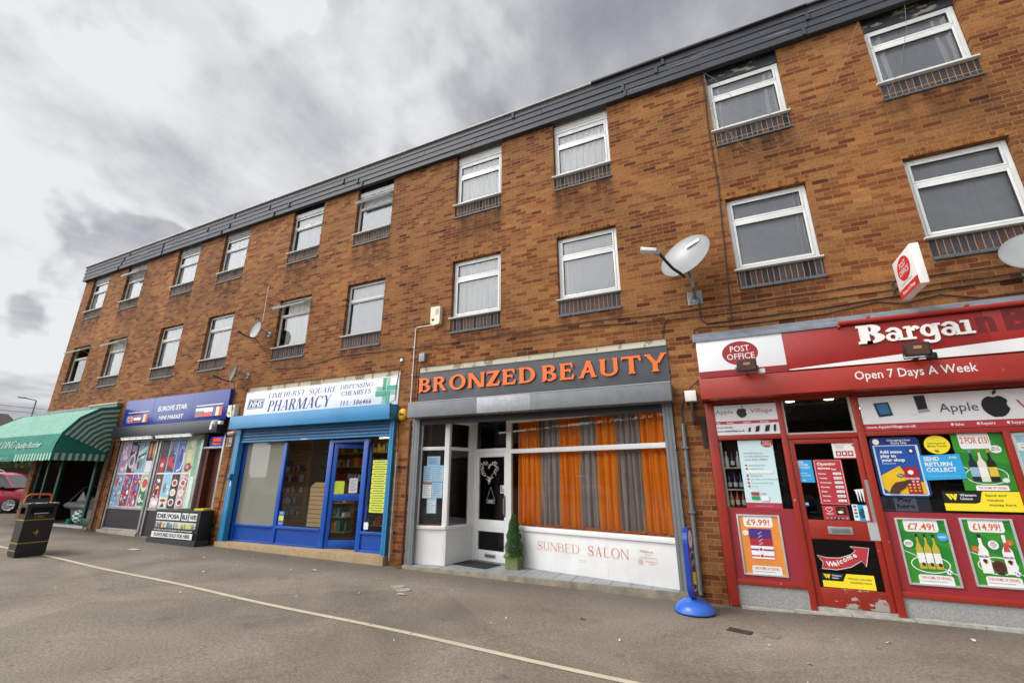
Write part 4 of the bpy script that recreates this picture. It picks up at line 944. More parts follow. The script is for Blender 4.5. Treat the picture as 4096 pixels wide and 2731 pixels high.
mb = MB().at(-.0205); serif(mb, 'CHEMISTS', -7.56, 3.312, .096, NB, w=.86, shear=.22, **st); mb.build('lettering', sg)
mb = MB().at(-.0205); serif(mb, 'TEL', -7.58, 3.09, .1, NB, w=.30, shear=.22, **st); mb.build('lettering', sg)
mb = MB().at(-.0205); mb.text(': 586466', -7.27, 3.09, .1, NB, w=.60, shear=.22, bold=.012); mb.build('lettering', sg)

mb = MB().at(-.0205); mb.poly([(-10.67, 3.20), (-10.09, 3.20), (-10.06, 3.445), (-10.64, 3.445)], NB); mb.poly([(-10.645, 3.215), (-10.105, 3.215), (-10.08, 3.43), (-10.62, 3.43)], PRW); mb.poly([(-10.63, 3.23), (-10.12, 3.23), (-10.10, 3.415), (-10.61, 3.415)], NB); mb.text('NHS', -10.37, 3.25, .145, PRW, w=.44, al='c', bold=.035, shear=.22); mb.build('emblem', sg)
mb = MB().at(-.0205); cx, cz, a, q = -6.285, 3.335, .275, .10
def crosspiece(pts): mb.poly([(cx+p[0], cz+p[1]) for p in pts], GN)
# four arms, each half solid half hairlines, turning like a pinwheel
for k in range(4):
    A = Matrix.Rotation(R(-90*k), 2)
    def T(p): v = A @ Vector(p); return (v.x, v.y)
    crosspiece([T(p) for p in ((-q, .01), (-.005, .01), (-.005, a), (-q, a))])
    for j in range(4): xx = .012+j*.024; crosspiece([T(p) for p in ((xx, xx), (xx+.009, xx), (xx+.009, a), (xx, a))])
mb.build('cross', sg)
# ================================================================ MINI MARKET
mm_ = thing('shopfront', (-13.7, .1, .15), 'aluminium mini market shopfront with windows covered in grocery pictures', 'shopfront')
AL = P('#a3a5a4', .35, dirt=.3, scale=6, metal=.35); AL2 = P('#c4c6c4', .4, dirt=.2)
mb = MB(); mb.box(-16.15, -14.2, -.06, .4, -.2, .20, CONC, .012); mb.box(-14.0, -11.33, -.02, .6, -.2, .11, CONC2, .01); mb.build('step', mm_)
mb = MB()
for (a, b, c, d, ya, yb) in ((-16.06, -15.99, .2, 2.66, -.01, .09), (-14.24, -14.15, .04, 2.66, -.03, .09), (-14.12, -14.04, .04, 2.66, -.012, .09), (-12.27, -12.17, .11, 2.66, -.01, .09), (-15.99, -14.24, .74, .80, 0, .08), (-15.99, -14.24, 2.58, 2.66, .001, .08), (-14.04, -12.27, .74, .80, 0, .08), (-14.04, -12.27, 2.58, 2.66, .001, .08), (-11.40, -11.335, .11, 2.66, 0, .08), (-12.17, -11.40, 2.28, 2.33, .002, .08), (-15.99, -14.24, .20, .25, .002, .08)):
    mb.box(a, b, ya, yb, c, d, AL, .004)
mb.build('window_frame', mm_)
mb = MB(); 
for k in range(34): mb.box(-15.99+k*.0515, -15.99+k*.0515+.046, .02, .05, .25, .74, P('#1b1718', .5, dirt=.3))
mb.box(-14.04, -12.27, .02, .05, .11, .74, P('#1b1718', .5)); mb.build('riser_panel', mm_)
panes(None, ((-15.99, -14.24, .8, 2.58), (-14.04, -12.27, .8, 2.58)), .03, GS, mm_)
# the picture films
r = random.Random(21)
def collage(mb, x0, x1, z0, z1, base, cols, n, big=.06):
    mb.rect(x0, x1, z0, z1, P(base, .5, dirt=.05))
    for _ in range(n):
        cx = r.uniform(x0+.03, x1-.03); cz = r.uniform(z0+.03, z1-.03); a = r.uniform(.015, big); b = a*r.uniform(.5, 1.6); c = P(r.choice(cols), .45, dirt=.03)
        a = min(a, cx-x0-.004, x1-cx-.004); b = min(b, cz-z0-.004, z1-cz-.004)
        if r.random() < .5: mb.ell(cx, cz, a, b, c, 10)
        else:
            t = r.uniform(0, 3); ca, sa = math.cos(t)*min(a, b), math.sin(t)*min(a, b); mb.poly([(cx-ca, cz-sa), (cx+sa*.6, cz-ca*.6), (cx+ca, cz+sa), (cx-sa*.6, cz+ca*.6)], c)
def bottle(mb, x, z, h, w, body, cap_, lab=None, neck=.3):
    mb.poly([(x-w/2, z), (x+w/2, z), (x+w/2, z+h*(1-neck-.12)), (x+w*.16, z+h*(1-neck+.03)), (x+w*.14, z+h*.93), (x-w*.14, z+h*.93), (x-w*.16, z+h*(1-neck+.03)), (x-w/2, z+h*(1-neck-.12))], P(body, .4, dirt=.05))
    mb.poly([(x-w*.17, z+h*.90), (x+w*.17, z+h*.90), (x+w*.17, z+h), (x-w*.17, z+h)], P(cap_, .4))
    if lab: mb.poly([(x-w/2, z+h*.16), (x+w/2, z+h*.16), (x+w/2, z+h*.45), (x-w/2, z+h*.45)], P(lab, .5))
SW = ['#c2334a', '#d9a3b8', '#8a4a9c', '#e8d9c8', '#3c6ab0', '#e0b04a', '#b0283a', '#f0f0f0', '#5a8fc0', '#d8607a']
FO = ['#7a2a24', '#d9c9b0', '#a03a34', '#3a2a24', '#efe6e0', '#c87a5a', '#5a3a50']
mb = MB(); mb.at(.028); mb.step = .0003; mb.rect(-15.985, -14.245, .805, 2.575, P('#e6dfe6', .5)); Y0 = mb.y
q = .435
for k, (b_, c_, n_) in enumerate((('#b79ab8', ['#efe9ef', '#8a5a8a', '#d8c8d8'], 8), ('#3a2228', ['#b9b2c4', '#7a5a4a', '#d9d0d9'], 10), ('#7fb4d2', ['#e8f0f4', '#5d8fa8', '#8a9a7a'], 9), ('#4a1f22', ['#c9793a'], 0))):
    x0 = -15.98+k*q; mb.at(Y0); collage(mb, x0+.01, x0+q-.01, 1.70, 2.565, b_, c_, n_, .12)
    if k == 0: mb.at(mb.y); bottle(mb, x0+.22, 1.75, .68, .22, '#dcd2de', '#efeaf0', '#b58ab5')
    if k == 1: mb.ell(x0+.2, 2.02, .16, .2, P('#cfc8d6', .5)); mb.rect(x0+.06, x0+.34, 2.28, 2.45, P('#9a94a6', .5)); mb.ell(x0+.2, 2.02, .10, .12, P('#6f687a', .5))
    if k == 2: mb.poly([(x0+.04, 2.15), (x0+.4, 2.33), (x0+.4, 2.45), (x0+.04, 2.27)], PRW); mb.poly([(x0+.04, 2.1), (x0+.4, 2.2), (x0+.4, 2.25), (x0+.04, 2.15)], P('#2b3f5a', .5)); mb.ell(x0+.12, 1.9, .05, .13, P('#8f2f34', .5))
    if k == 3:
        for j in (0, 1): mb.ell(x0+.13+j*.17, 2.3, .065, .22, P('#c47a3c', .6)); mb.ell(x0+.12+j*.17, 2.34, .03, .14, P('#e0a868', .6))
        mb.rect(x0+.03, x0+.42, 1.71, 2.02, P('#dfe1ea', .5))
for k, (b_, c_, n_) in enumerate((('#6fa7cf', SW, 26), ('#8a2f45', SW, 60), ('#a24a6a', SW, 60), ('#9bb89a', ['#d8e2cf'], 3))):
    x0 = -15.98+k*q; mb.at(Y0)
    collage(mb, x0+.01, x0+q-.01, .815, 1.66, b_, c_, n_, .07)
    if k == 3: mb.rect(x0+.05, x0+.36, .85, 1.28, P('#1c6b4d', .5)); mb.ell(x0+.21, 1.4, .15, .2, P('#c9e0c0', .5)); mb.ell(x0+.21, 1.42, .12, .12, P('#c8372f', .5)); mb.text('6', x0+.06, .93, .2, PRW, bold=.03); mb.text('PACK', x0+.19, .93, .07, PRW, bold=.02); mb.rect(x0+.38, x0+q-.01, .82, 1.65, P('#a02a3a', .5))
mb.build('picture_film', mm_)
mb = MB(); mb.at(.028); mb.step = .0003; mb.rect(-14.035, -12.275, .805, 2.575, P('#d6e2da', .5)); Y0 = mb.y
q = .37
for k, (b_, c_, n_) in enumerate((('#14090d', ['#3a1520'], 2), ('#5f7fc0', ['#2c3a8a'], 2), ('#4a64ae', ['#7f94cf'], 2), ('#a8c0a0', ['#e8e0c0', '#b04a3a'], 10))):
    x0 = -14.02+k*q; mb.at(Y0); collage(mb, x0+.01, x0+q-.01, 1.70, 2.565, b_, c_, n_, .12)
    if k == 0: mb.poly([(x0+.06, 1.72), (x0+.3, 1.72), (x0+.34, 2.12), (x0+.02, 2.12)], P('#b3243c', .5)); mb.ell(x0+.18, 2.14, .15, .09, P('#5a1c28', .5)); mb.ell(x0+.17, 1.9, .07, .06, P('#e6c0c8', .5))
    if k == 1: bottle(mb, x0+.16, 1.74, .8, .2, '#4a1416', '#d01f2c', '#d01f2c'); bottle(mb, x0+.29, 1.72, .5, .12, '#1c2a6a', '#d0d4e0', '#c8323a')
    if k == 2:
        mb.rect(x0+.15, x0+.28, 2.0, 2.3, P('#8a1f34', .5)); mb.rect(x0+.16, x0+.27, 1.98, 2.28, P('#2b3a94', .5)); mb.line([(x0+.32, 2.2), (x0+.34, 1.95), (x0+.27, 1.78), (x0+.12, 1.74)], .045, P('#dfe7f4', .5)); mb.text('POWER OF', x0+.18, 2.52, .03, PRW, w=.28, al='c'); mb.text('DRINKS', x0+.18, 2.47, .03, PRW, w=.2, al='c')
    if k == 3: mb.rect(x0+.1, x0+.33, 1.95, 2.28, P('#ded0a0', .5)); mb.ell(x0+.2, 1.83, .12, .1, P('#8a1c28', .5)); mb.ell(x0+.33, 1.83, .05, .05, P('#8a1c28', .5)); mb.ell(x0+.2, 1.84, .07, .05, P('#c89aa0', .5))
mb.at(Y0); mb.rect(-12.52, -12.28, .82, 2.56, P('#7fae8a', .5, dirt=.3)); mb.rect(-12.50, -12.36, .82, 1.60, P('#cfe4da', .5))
for k, (b_, c_, n_) in enumerate((('#6a3a3c', FO+SW, 45), ('#8fc0dc', ['#efefe8', '#3a8f6a', '#c83a3a', '#e0e8ef'], 9), ('#2a2226', ['#d8ccd0', '#7a2a34'], 8), ('#c9a8ac', FO, 26))):
    x0 = -14.02+k*q; mb.at(Y0)
    collage(mb, x0+.01, x0+q-.01, .815, 1.66, b_, c_, n_, .06)
    if k in (2, 3):
        for j in range(3): mb.ell(x0+.17, .96+j*.24, .12, .09, P('#ece4e2', .5)); mb.ell(x0+.17, .96+j*.24, .08, .06, P(FO[j], .5))
    if k == 0: mb.rect(x0+.01, x0+q-.01, .82, 1.05, P('#dcc0c8', .5)); mb.ell(x0+.2, .93, .13, .06, P('#f0ece8', .5))
    if k == 1: mb.rect(x0+.02, x0+q-.02, .83, 1.08, P('#e6d8c4', .5)); mb.ell(x0+.18, 1.0, .12, .035, P('#8a3a2a', .5)); mb.poly([(x0+.08, .84), (x0+.28, .84), (x0+.2, .95)], P('#221a1c', .5)); bottle(mb, x0+.14, 1.2, .3, .06, '#2f7a58', '#e0e0e0')
mb.build('picture_film', mm_)
room(mm_, -16.1, -11.36, .3, 4.5, .12, 2.76, P('#3c2a22', .9), P('#4a4340', .8), P('#3a3836', .9))
mb = MB(); mb.box(-12.15, -11.42, .22, .26, .12, 2.28, P('#5a2c18', .6, dirt=.3)); mb.box(-11.62, -11.45, .2, .22, .12, 2.28, P('#171414', .6)); mb.box(-12.15, -12.0, .06, .22, .12, 2.28, P('#5f2f1a', .6, dirt=.3)); mb.build('door', mm_)
mb = MB(); mb.box(-16.14, -11.325, -.27, -.002, 2.655, 2.975, P('#1d2027', .4, dirt=.25, scale=3), .006); mb.at(-.2705); mb.text('8', -11.62, 2.73, .13, PRW, bold=.03)
mb.build('shutter_box', mm_)
for a, b in ((-15.45, -13.98), (-13.78, -12.25)):
    mb = MB(); mb.tube([(a, -.30, 2.60), (b, -.30, 2.60)], .022, P('#e6e9e6', .4, emit=.35)); mb.box(a-.02, b+.02, -.33, -.26, 2.622, 2.652, AL2, .004)
    for j in range(5): mb.box(a+.1+j*(b-a-.2)/4, a+.13+j*(b-a-.2)/4, -.325, -.275, 2.575, 2.63, AL2)
    tag(mb.build('strip_light'), 'white tube light under the black shutter box, over the %s picture window' % ('left' if a < -14.5 else 'right'), 'light', 'tube lights of the mini market')
ms = thing('shop_sign', (-13.7, -.05, 3.0), 'glossy blue fascia sign reading EUROPE STAR MINI MARKET with six flags', 'shop sign')
BLU = P('#16338c', .22, dirt=.1, scale=2, spec=.4); 
mb = MB(); mb.box(-16.08, -11.30, -.11, -.002, 2.99, 3.765, BLU, .004)
for x in (-14.60, -12.80): mb.box(x, x+.004, -.112, -.11, 2.995, 3.76, P('#0f2560', .3))
mb.build('panel', ms)
mb = MB().at(-.1115); mb.text('EUROPE STAR', -14.36, 3.365, .125, PRW, w=1.34, bold=.025); mb.build('lettering', ms); mb = MB().at(-.1115); mb.text('MINI MARKET', -14.24, 3.12, .10, PRW, w=1.12, bold=.025); mb.build('lettering', ms)
mb = MB().at(-.1115); mb.rect(-15.86, -14.78, 3.385, 3.405, PRW); mb.build('stripe', ms)
mb = MB().at(-.1115); mb.rect(-12.60, -11.50, 3.385, 3.41, PRW); mb.build('stripe', ms)
def flag(x0, x1, z0, z1, cols, vert=False, label=None, uj=False):
    mb = MB().at(-.1115); n = len(cols)
    for k, c in enumerate(cols):
        if vert: mb.rect(x0+(x1-x0)*k/n, x0+(x1-x0)*(k+1)/n, z0, z1, P(c, .35, dirt=.02))
        else: mb.rect(x0, x1, z1-(z1-z0)*(k+1)/n, z1-(z1-z0)*k/n, P(c, .35, dirt=.02))
    if uj:
        cx, cz = (x0+x1)/2, (z0+z1)/2; RD = P('#c8202f', .35)
        for w, m in ((.045, PRW), (.018, RD)):
            mb.line([(x0+.012, z0+.012), (x1-.012, z1-.012)], w*.6, m); mb.line([(x0+.012, z1-.012), (x1-.012, z0+.012)], w*.6, m)
        mb.rect(cx-.04, cx+.04, z0, z1, PRW); mb.rect(x0, x1, cz-.04, cz+.04, PRW); mb.rect(cx-.022, cx+.022, z0, z1, RD); mb.rect(x0, x1, cz-.022, cz+.022, RD)
    o = mb.build('flag', ms); o['label'] = label
flag(-15.86, -15.51, 3.09, 3.315, ['#1f2f7a'], label='union flag', uj=True); flag(-15.50, -15.14, 3.09, 3.315, ['#a52636', '#e8e6e6', '#a52636'], label='dark red and white striped flag'); flag(-15.13, -14.80, 3.09, 3.315, ['#2a3fa0', '#e6cf6a', '#cf3040'], True, 'blue yellow and red flag at the left')
flag(-12.60, -12.25, 3.10, 3.33, ['#e8e8e8', '#2f7a5a', '#c0303c'], label='white green and red flag'); flag(-12.24, -11.88, 3.10, 3.33, ['#ececec', '#d0283c'], label='white over red flag'); flag(-11.87, -11.50, 3.10, 3.33, ['#23379a', '#efd98a', '#cf3040'], True, 'blue yellow and red flag at the right')
# LED open sign
mb = MB(); mb.box(-11.93, -11.41, .01, .05, 2.325, 2.575, BLK, .004); mb.at(.0095); EM = P('#ff2a1c', .5, emit=2.2); EB = P('#2a3cff', .5, emit=2.5); EO = P('#ff6a1c', .5, emit=1.4)
mb.text('OPEN', -11.67, 2.46, .075, EM, w=.30, al='c', bold=.02); mb.text('Welcome', -11.67, 2.375, .045, EO, w=.34, al='c')
for k in range(7):
    for z in (2.345, 2.557): mb.rect(-11.90+k*.075, -11.90+k*.075+.03, z-.006, z+.006, EB)
for k in range(3):
    for x in (-11.915, -11.43): mb.rect(x-.006, x+.01, 2.39+k*.06, 2.41+k*.06, EB)
mb.build('open_sign', mm_)
# vape display trolley in front
vt = thing('display_stand', (-12.0, -.2, .08), 'black display cabinet with white lettered boards and coloured sticks before the mini market', 'display cabinet')
gv = gz(-12)
mb = MB(); mb.box(-12.95, -11.16, -.36, -.05, gv+.10, .80, P('#1a1a1c', .5), .01); mb.prism([(-13.0, -.42), (-11.13, -.40), (-11.10, -.10), (-12.9, -.10)], gv, gv+.11, P('#2c2f35', .6), axis='z'); mb.box(-12.97, -11.14, -.37, -.04, .80, .825, P('#2a2a2c', .4), .006)
mb.box(-11.55, -11.2, -.3, -.1, .826, .87, P('#c8b22c', .5), .01); mb.box(-12.2, -11.6, -.3, -.1, .826, .85, P('#28282a', .5))
mb.build('cabinet', vt)
mb = MB().at(-.3605); mb.rect(-12.90, -11.22, .20, .79, P('#151517', .5)); mb.rect(-12.86, -11.26, .42, .56, P('#c9d6cb', .5, dirt=.2)); 
r = random.Random(2)
for k, (x0, w) in enumerate(((-12.86, .42), (-12.42, .52), (-11.84, .24), (-11.56, .3))):
    mb.rect(x0, x0+w, .60, .765, P('#e2e6e2', .5)); mb.text(['DIS', 'POSA', 'BLE', 'VAPES'][k], x0+w/2, .635, .09, P('#101012', .5), w=w*.86, al='c', bold=.05)
for k in range(34):
    x = -12.85+k*.0465
    if -12.0 < x < -11.9: continue
    mb.rect(x, x+.03, .425, .425+r.uniform(.07, .125), P(r.choice(['#c83a2a', '#e0a030', '#2a6ab0', '#3a9a5a', '#7a3a9a', '#d8d0c0', '#20202a', '#e0d040']), .4))
mb.text('SALES FLAVOURED FLAVOURS', -12.05, .365, .028, PRW, w=1.5, al='c', bold=.02); mb.rect(-12.86, -11.26, .205, .335, P('#e4e6e4', .5)); mb.text('FLAVOURED SOLD FOR HERE', -12.05, .235, .07, P('#16161a', .5), w=1.4, al='c', bold=.04)
mb.build('front_board', vt)
# ================================================================ BUTCHER
bu = thing('shopfront', (-18.9, .2, .1), 'dark green butcher shopfront in deep shade under the striped awning', 'shopfront')
DG = P('#0f4a42', .45, dirt=.2); 
mb = MB(); mb.box(-20.98, -16.74, -.03, .6, -.2, .215, CONC2, .01); mb.box(-20.95, -16.9, -.06, .0, .17, .24, P('#b9bdb8', .5, dirt=.3)); mb.build('step', bu)
mb = MB()
for a, b in ((-20.98, -20.86), (-20.40, -20.30), (-19.55, -19.42), (-17.45, -17.33), (-16.95, -16.80)): mb.box(a, b, .08, .16, .21, 2.9, DG, .006)
for a, b, c, d in ((-20.86, -20.40, .24, .42), (-20.30, -19.55, .24, .42), (-17.33, -16.95, .24, .42), (-20.86, -16.9, 2.72, 2.9), (-20.86, -16.9, 2.18, 2.24)): mb.box(a, b, .083, .157, c, d, DG, .005)
mb.build('window_frame', bu)
panes(None, ((-20.86, -20.40, .42, 2.2), (-20.30, -19.55, .42, 2.2), (-17.33, -16.95, .42, 2.2)), .12, GS, bu)
mb = MB(); mb.box(-21.0, -16.73, .02, .28, 2.9, 3.7, P('#1a4a44', .6)); mb.build('fascia_board', bu)
room(bu, -20.96, -16.75, .6, 4.5, .2, 2.88, P('#3a3430', .9), P('#55504a', .7), P('#4a4744', .9))
mb = MB(); SI = P('#d5d8d9', .25, dirt=.1, metal=.2)
mb.prism([(.72, .60), (.66, .66), (.66, .74), (.74, .79), (1.5, .79), (1.5, .22), (.95, .22), (.85, .58)], -20.1, -18.75, SI, axis='x')
cab = thing('chiller_counter', (-19.4, 1.1, .2), 'white and steel chilled display counter inside the butcher doorway', 'counter'); mb.build('body', cab)
mb = MB(); mb.quad((-20.1, .78, .8), (-18.75, .78, .8), (-18.75, 1.1, 1.25), (-20.1, 1.1, 1.25), GS); mb.tube([(-20.1, .78, .8), (-20.1, 1.1, 1.25), (-20.1, 1.45, 1.26)], .012, SI); mb.tube([(-18.75, .78, .8), (-18.75, 1.1, 1.25), (-18.75, 1.45, 1.26)], .012, SI); mb.build('glass_screen', cab)
mb = MB(); mb.poly([(-19.75, .80), (-19.1, .80), (-19.45, 1.14)], PRW); mb.M = Matrix.Identity(4); mb.v = [Vector((v.x, .82, v.z)) for v in mb.v]; mb.build('price_card', cab)
mb = MB()
GW = P('#e8ecea', .8); GT = P('#148a78', .8)
for k in range(14):
    a0 = k*.4488; mb.lathe([(.02+.2*math.sin(q*math.pi/8), -.2*math.cos(q*math.pi/8)*.9) for q in range(9)], GT if k % 2 else GW, (-17.82, .45, .42), 1, None) if False else None
n = 16
for i in range(10):
    for k in range(n):
        def pt(i, k):
            th = math.pi*i/10; f = 2*math.pi*k/n; rr_ = .22*(1+.08*math.sin(5*f+i)); return (-17.98+rr_*math.sin(th)*math.cos(f)*1.2, .26+.14*math.sin(th)*math.sin(f), .44-.2*math.cos(th))
        mb.add([pt(i, k), pt(i, k+1), pt(i+1, k+1), pt(i+1, k)], [(0, 1, 2, 3)], GT if (i+k//2) % 2 else GW, True)
tag(mb.build('striped_sack'), 'green and white striped sack slumped on the butcher doorstep', 'sack')
mb = MB(); mb.lathe([(.09, 0), (.11, .14), (.10, .15), (.10, .12), (0, .1)], P('#147a6c', .5), (-18.42, .26, .22), 14); tag(mb.build('green_tub'), 'small green tub on the butcher doorstep beside the striped sack', 'tub')
# awning
aw = thing('awning', (-19, -.6, 2.1), 'green and white striped butcher awning with rounded ribbed sides', 'awning')
AX0, AX1 = -21.75, -16.62
prof = [(0.0, 3.64), (-.465, 3.545), (-.89, 3.222), (-1.19, 2.755), (-1.285, 2.225)]
AG = P('#067a66', .75, dirt=.25, scale=4); AWH = P('#9cc4b4', .75, dirt=.2, scale=4); AGD = P('#066e5c', .75, dirt=.25); AWS = P('#a9b5ac', .8, dirt=.3, scale=5)
mb = MB(); n = 92; w = (AX1-AX0)/n
for k in range(3):
    (ya, za), (yb, zb) = prof[k], prof[k+1]
    for j in range(n):
        m = AG if j % 2 else AWH; x0 = AX0+j*w; mb.quad((x0, yb, zb), (x0+w, yb, zb), (x0+w, ya, za), (x0, ya, za), m)
mb.build('canopy', aw)
mb = MB(); rows = 5; cs = 24; vs = []; fs = []
for j in range(rows+1):
    for i in range(cs+1):
        t = j/rows; x = AX0+(AX1-AX0)*i/cs; y = prof[3][0]+(prof[4][0]-prof[3][0])*t-.02*math.sin(t*3.14)*(1 if i in (0, cs) else .2); z = prof[3][1]+(prof[4][1]-prof[3][1])*t-(.015*math.sin(i*1.3) if 0 < j < rows else 0)
        vs.append((x, y, z))
for j in range(rows):
    for i in range(cs): w_ = cs+1; fs.append(((j+1)*w_+i, (j+1)*w_+i+1, j*w_+i+1, j*w_+i))
mb.add(vs, fs, AG, True); mb.build('front_panel', aw)
for s_, X in ((1, AX1), (-1, AX0)):
    mb = MB(); piv = (-.02, 2.24); ribs = []
    for k in range(5): ribs.append((prof[k]))
    # fan of cloth between the ribs, banded in arcs parallel to the outer edge
    nb_ = 18
    for k in range(3):
        (ya, za), (yb, zb) = ribs[k], ribs[k+1]
        for j in range(nb_):
            f0, f1 = .08+.92*j/nb_, .08+.92*(j+1)/nb_
            def q(f, p): return (X+.03*s_*math.sin(f*3.1), piv[0]+(p[0]-piv[0])*f, piv[1]+(p[1]-piv[1])*f)
            mb.quad(q(f0, (yb, zb)), q(f1, (yb, zb)), q(f1, (ya, za)), q(f0, (ya, za)), AGD if j % 2 else AWS)
    (ya, za), (yb, zb) = ribs[3], ribs[4]; mb.quad((X, piv[0], piv[1]), (X, yb, zb), (X, (ya+yb)/2, (za+zb)/2), (X, ya, za), AGD)
    mb.build('side_cheek', aw)
    mb = MB()
    for p in ribs: mb.tube([(X-.01*s_, piv[0], piv[1]), (X-.01*s_, p[0]*.99, p[1]-.005)], .012, AGD, 6)
    mb.tube([(X, p[0]-.004, p[1]+.004) for p in prof[:4]], .016, AG, 6)
    mb.build('rib_frame', aw)
mb = MB(); n = 60; w = (AX1-AX0)/n
for j in range(n):
    x0 = AX0+j*w; m = AG if (j % 2 == 0 or -19.9 < x0 < -18.9) else AWH
    mb.quad((x0, -1.292, 2.03+.008*math.sin(j)), (x0+w, -1.292, 2.03+.008*math.sin(j+1)), (x0+w, -1.288, 2.222), (x0, -1.288, 2.222), m)
n = 17; w = 1.27/n
for j in range(n):
    y0 = -1.287+j*w; mb.quad((AX1+.003, y0, 2.035), (AX1+.003, y0+w, 2.035), (AX1+.003, y0+w, 2.225), (AX1+.003, y0, 2.225), AGD if j % 2 == 0 else AWS)
    mb.quad((AX0-.003, y0, 2.035), (AX0-.003, y0+w, 2.035), (AX0-.003, y0+w, 2.225), (AX0-.003, y0, 2.225), AGD if j % 2 == 0 else AWS)
mb.build('valance', aw)
mb = MB(); mb.at(-1.31); GRL = P('#b3c2b6', .6)
serif(mb, 'GOLDING', -20.75, 2.415, .20, GRL, w=1.70, shear=.12, T=.13, t=.05, s=.06, sh=.035)
mb.text('Quality Butcher', -18.98, 2.40, .15, GRL, w=1.55, shear=.25, bold=.01)
mb.v = [Vector((v.x, v.y+(v.z-2.2)*.18-.005, v.z)) for v in mb.v]; mb.build('lettering', aw)
mb = MB().at(-1.296); mb.text('EST 1977', -19.4, 2.09, .06, GRL, w=.5, al='c'); mb.build('valance_lettering', aw)
mb = MB(); mb.box(AX0-.05, AX1+.05, -.13, -.002, 3.645, 3.735, P('#7d8680', .6, dirt=.3), .01); mb.box(-18.2, AX1+.08, -.16, -.002, 3.737, 3.775, P('#c2b8a0', .8)); mb.build('headbox', aw)
# ================================================================ BARGAIN SHOP
ba = thing('shopfront', (2.3, 0, 0), 'red painted corner shopfront with drink price posters and a scuffed red door', 'shopfront')
RD = P('#98281b', .42, dirt=.18, scale=3); RDD = P('#93262f', .5, dirt=.12, scale=1.5); RW = worn_mat('scuffed_red', '#8f2416', '#a19a93', thr=.53, scale=5, rough=.45, stretch=(.7, 1, 1.6)); RF = worn_mat('frame_red', '#97281a', '#b9a898', thr=.68, scale=12, rough=.42)
TER = P('#9b9b98', .8, dirt=.35, scale=40, bump=.3, bscale=200); KERB = P('#a9a79f', .85, dirt=.35, scale=8, bump=.3)
mb = MB()
for k in range(8):
    x0 = .0+k*.60; zz_ = gz(x0+.3)
    mb.prism([(x0, -.115), (x0+.592, -.115), (x0+.592, -.015), (x0, -.015)], -.2, max(zz_+.018, -.035+k*.016 if k < 3 else .02), KERB, axis='z')
mb.build('kerb', ba)
mb = MB(); mb.box(-.02, .79, .004, .12, -.2, .215, TER); mb.box(1.72, 4.7, .004, .12, -.2, .22, TER); mb.build('plinth', ba)
mb = MB(); mb.box(.86, 1.67, -.012, .2, -.2, .035, KERB); mb.build('threshold', ba)
mb = MB(); y0, y1 = -.02, .08
def fb(a, b, c, d, ya=y0, yb=y1, m=RF): mb.box(a, b, ya, yb, c, d, m, .005)
fb(-.145, -.02, -.05, 2.66, -.035); fb(.79, .86, -.02, 2.66, -.03); fb(1.665, 1.745, 0, 2.66, -.03); fb(4.6, 4.72, 0, 2.66, -.035); fb(3.07, 3.13, 1.18, 2.11, -.022)
fb(-.02, .79, .215, .275, -.019); fb(1.745, 4.6, .22, .285, -.019); fb(-.02, .79, 2.10, 2.165, -.018); fb(.86, 1.665, 2.085, 2.15, -.019); fb(1.745, 4.6, 2.095, 2.155, -.018); fb(-.02, 4.6, 2.62, 2.69, -.017)
mb.build('window_frame', ba)
mb = MB(); mb.box(-.02, .79, .01, .05, .275, 1.175, RDD); mb.box(1.745, 4.6, .01, .05, .285, 1.17, RDD); mb.build('riser_panel', ba)
panes(None, ((-.02, .79, 1.17, 2.11), (1.745, 3.07, 1.165, 2.1), (3.13, 4.6, 1.165, 2.1), (.86, 1.665, 2.15, 2.62)), .03, GS, ba)
mb = MB(); WF = P('#b9b6ae', .5)
for a, b, c, d in ((.86, .885, 2.15, 2.62), (1.64, 1.665, 2.15, 2.62), (.885, 1.64, 2.15, 2.17)): mb.box(a, b, 0, .05, c, d, WF)
mb.build('fanlight_frame', ba)
# door
mb = MB(); DX0, DX1 = .865, 1.66
for a, b, c, d, m in ((DX0, .93, .04, 2.08, RF), (1.60, DX1, .04, 2.08, RF), (.93, 1.60, 2.02, 2.08, RF), (.93, 1.60, .82, 1.05, RF), (.93, 1.60, .04, .255, RW)): mb.box(a, b, -.0, .045, c, d, m, .004)
mb.build('door', ba); bd = [o for o in ba.children if o.name.startswith('door')][0]; bd['label'] = 'red door with flaking paint, posters and a letterbox'
mb = MB(); mb.quad((.925, .022, 1.045), (1.605, .022, 1.045), (1.605, .022, 2.025), (.925, .022, 2.025), GS); mb.quad((.925, .022, .25), (1.605, .022, .25), (1.605, .022, .825), (.925, .022, .825), glass_mat('dark_glass', (.15, .15, .15), ior=1.5)); mb.build('door_glass', bd)
mb = MB(); SB = P('#a9aaaa', .35, metal=.5, dirt=.2); mb.box(1.13, 1.395, -.012, 0, .885, .975, SB, .004); mb.box(1.165, 1.36, -.016, -.011, .905, .955, P('#7f8182', .35, metal=.4), .003); mb.build('letterbox', bd)
mb = MB(); mb.box(1.56, 1.662, -.006, .0, .83, 1.04, worn_mat('kick_steel', '#b1b3b3', '#8c2e24', thr=.62, scale=7)); mb.box(1.625, 1.662, -.008, .0, 1.04, 1.55, SB); mb.build('lock_plate', bd)
def poster(parent, name, y, draw, label=None, step=.0005):
    mb = MB().at(y); mb.step = step; draw(mb); o = mb.build(name, parent)
    if label: o['label'] = label
    return o
RP = P('#b2333d', .45, dirt=.04); PB = P('#2f9fd8', .4, dirt=.04); PY = P('#f0d92c', .45, dirt=.04); PG = P('#348a28', .45, dirt=.15, scale=3); PG2 = P('#1f7a2a', .45, dirt=.1); PO = P('#e08a3c', .45, dirt=.12, scale=5); PT = P('#c8642c', .45, dirt=.03); NV = P('#12286e', .4, dirt=.04)
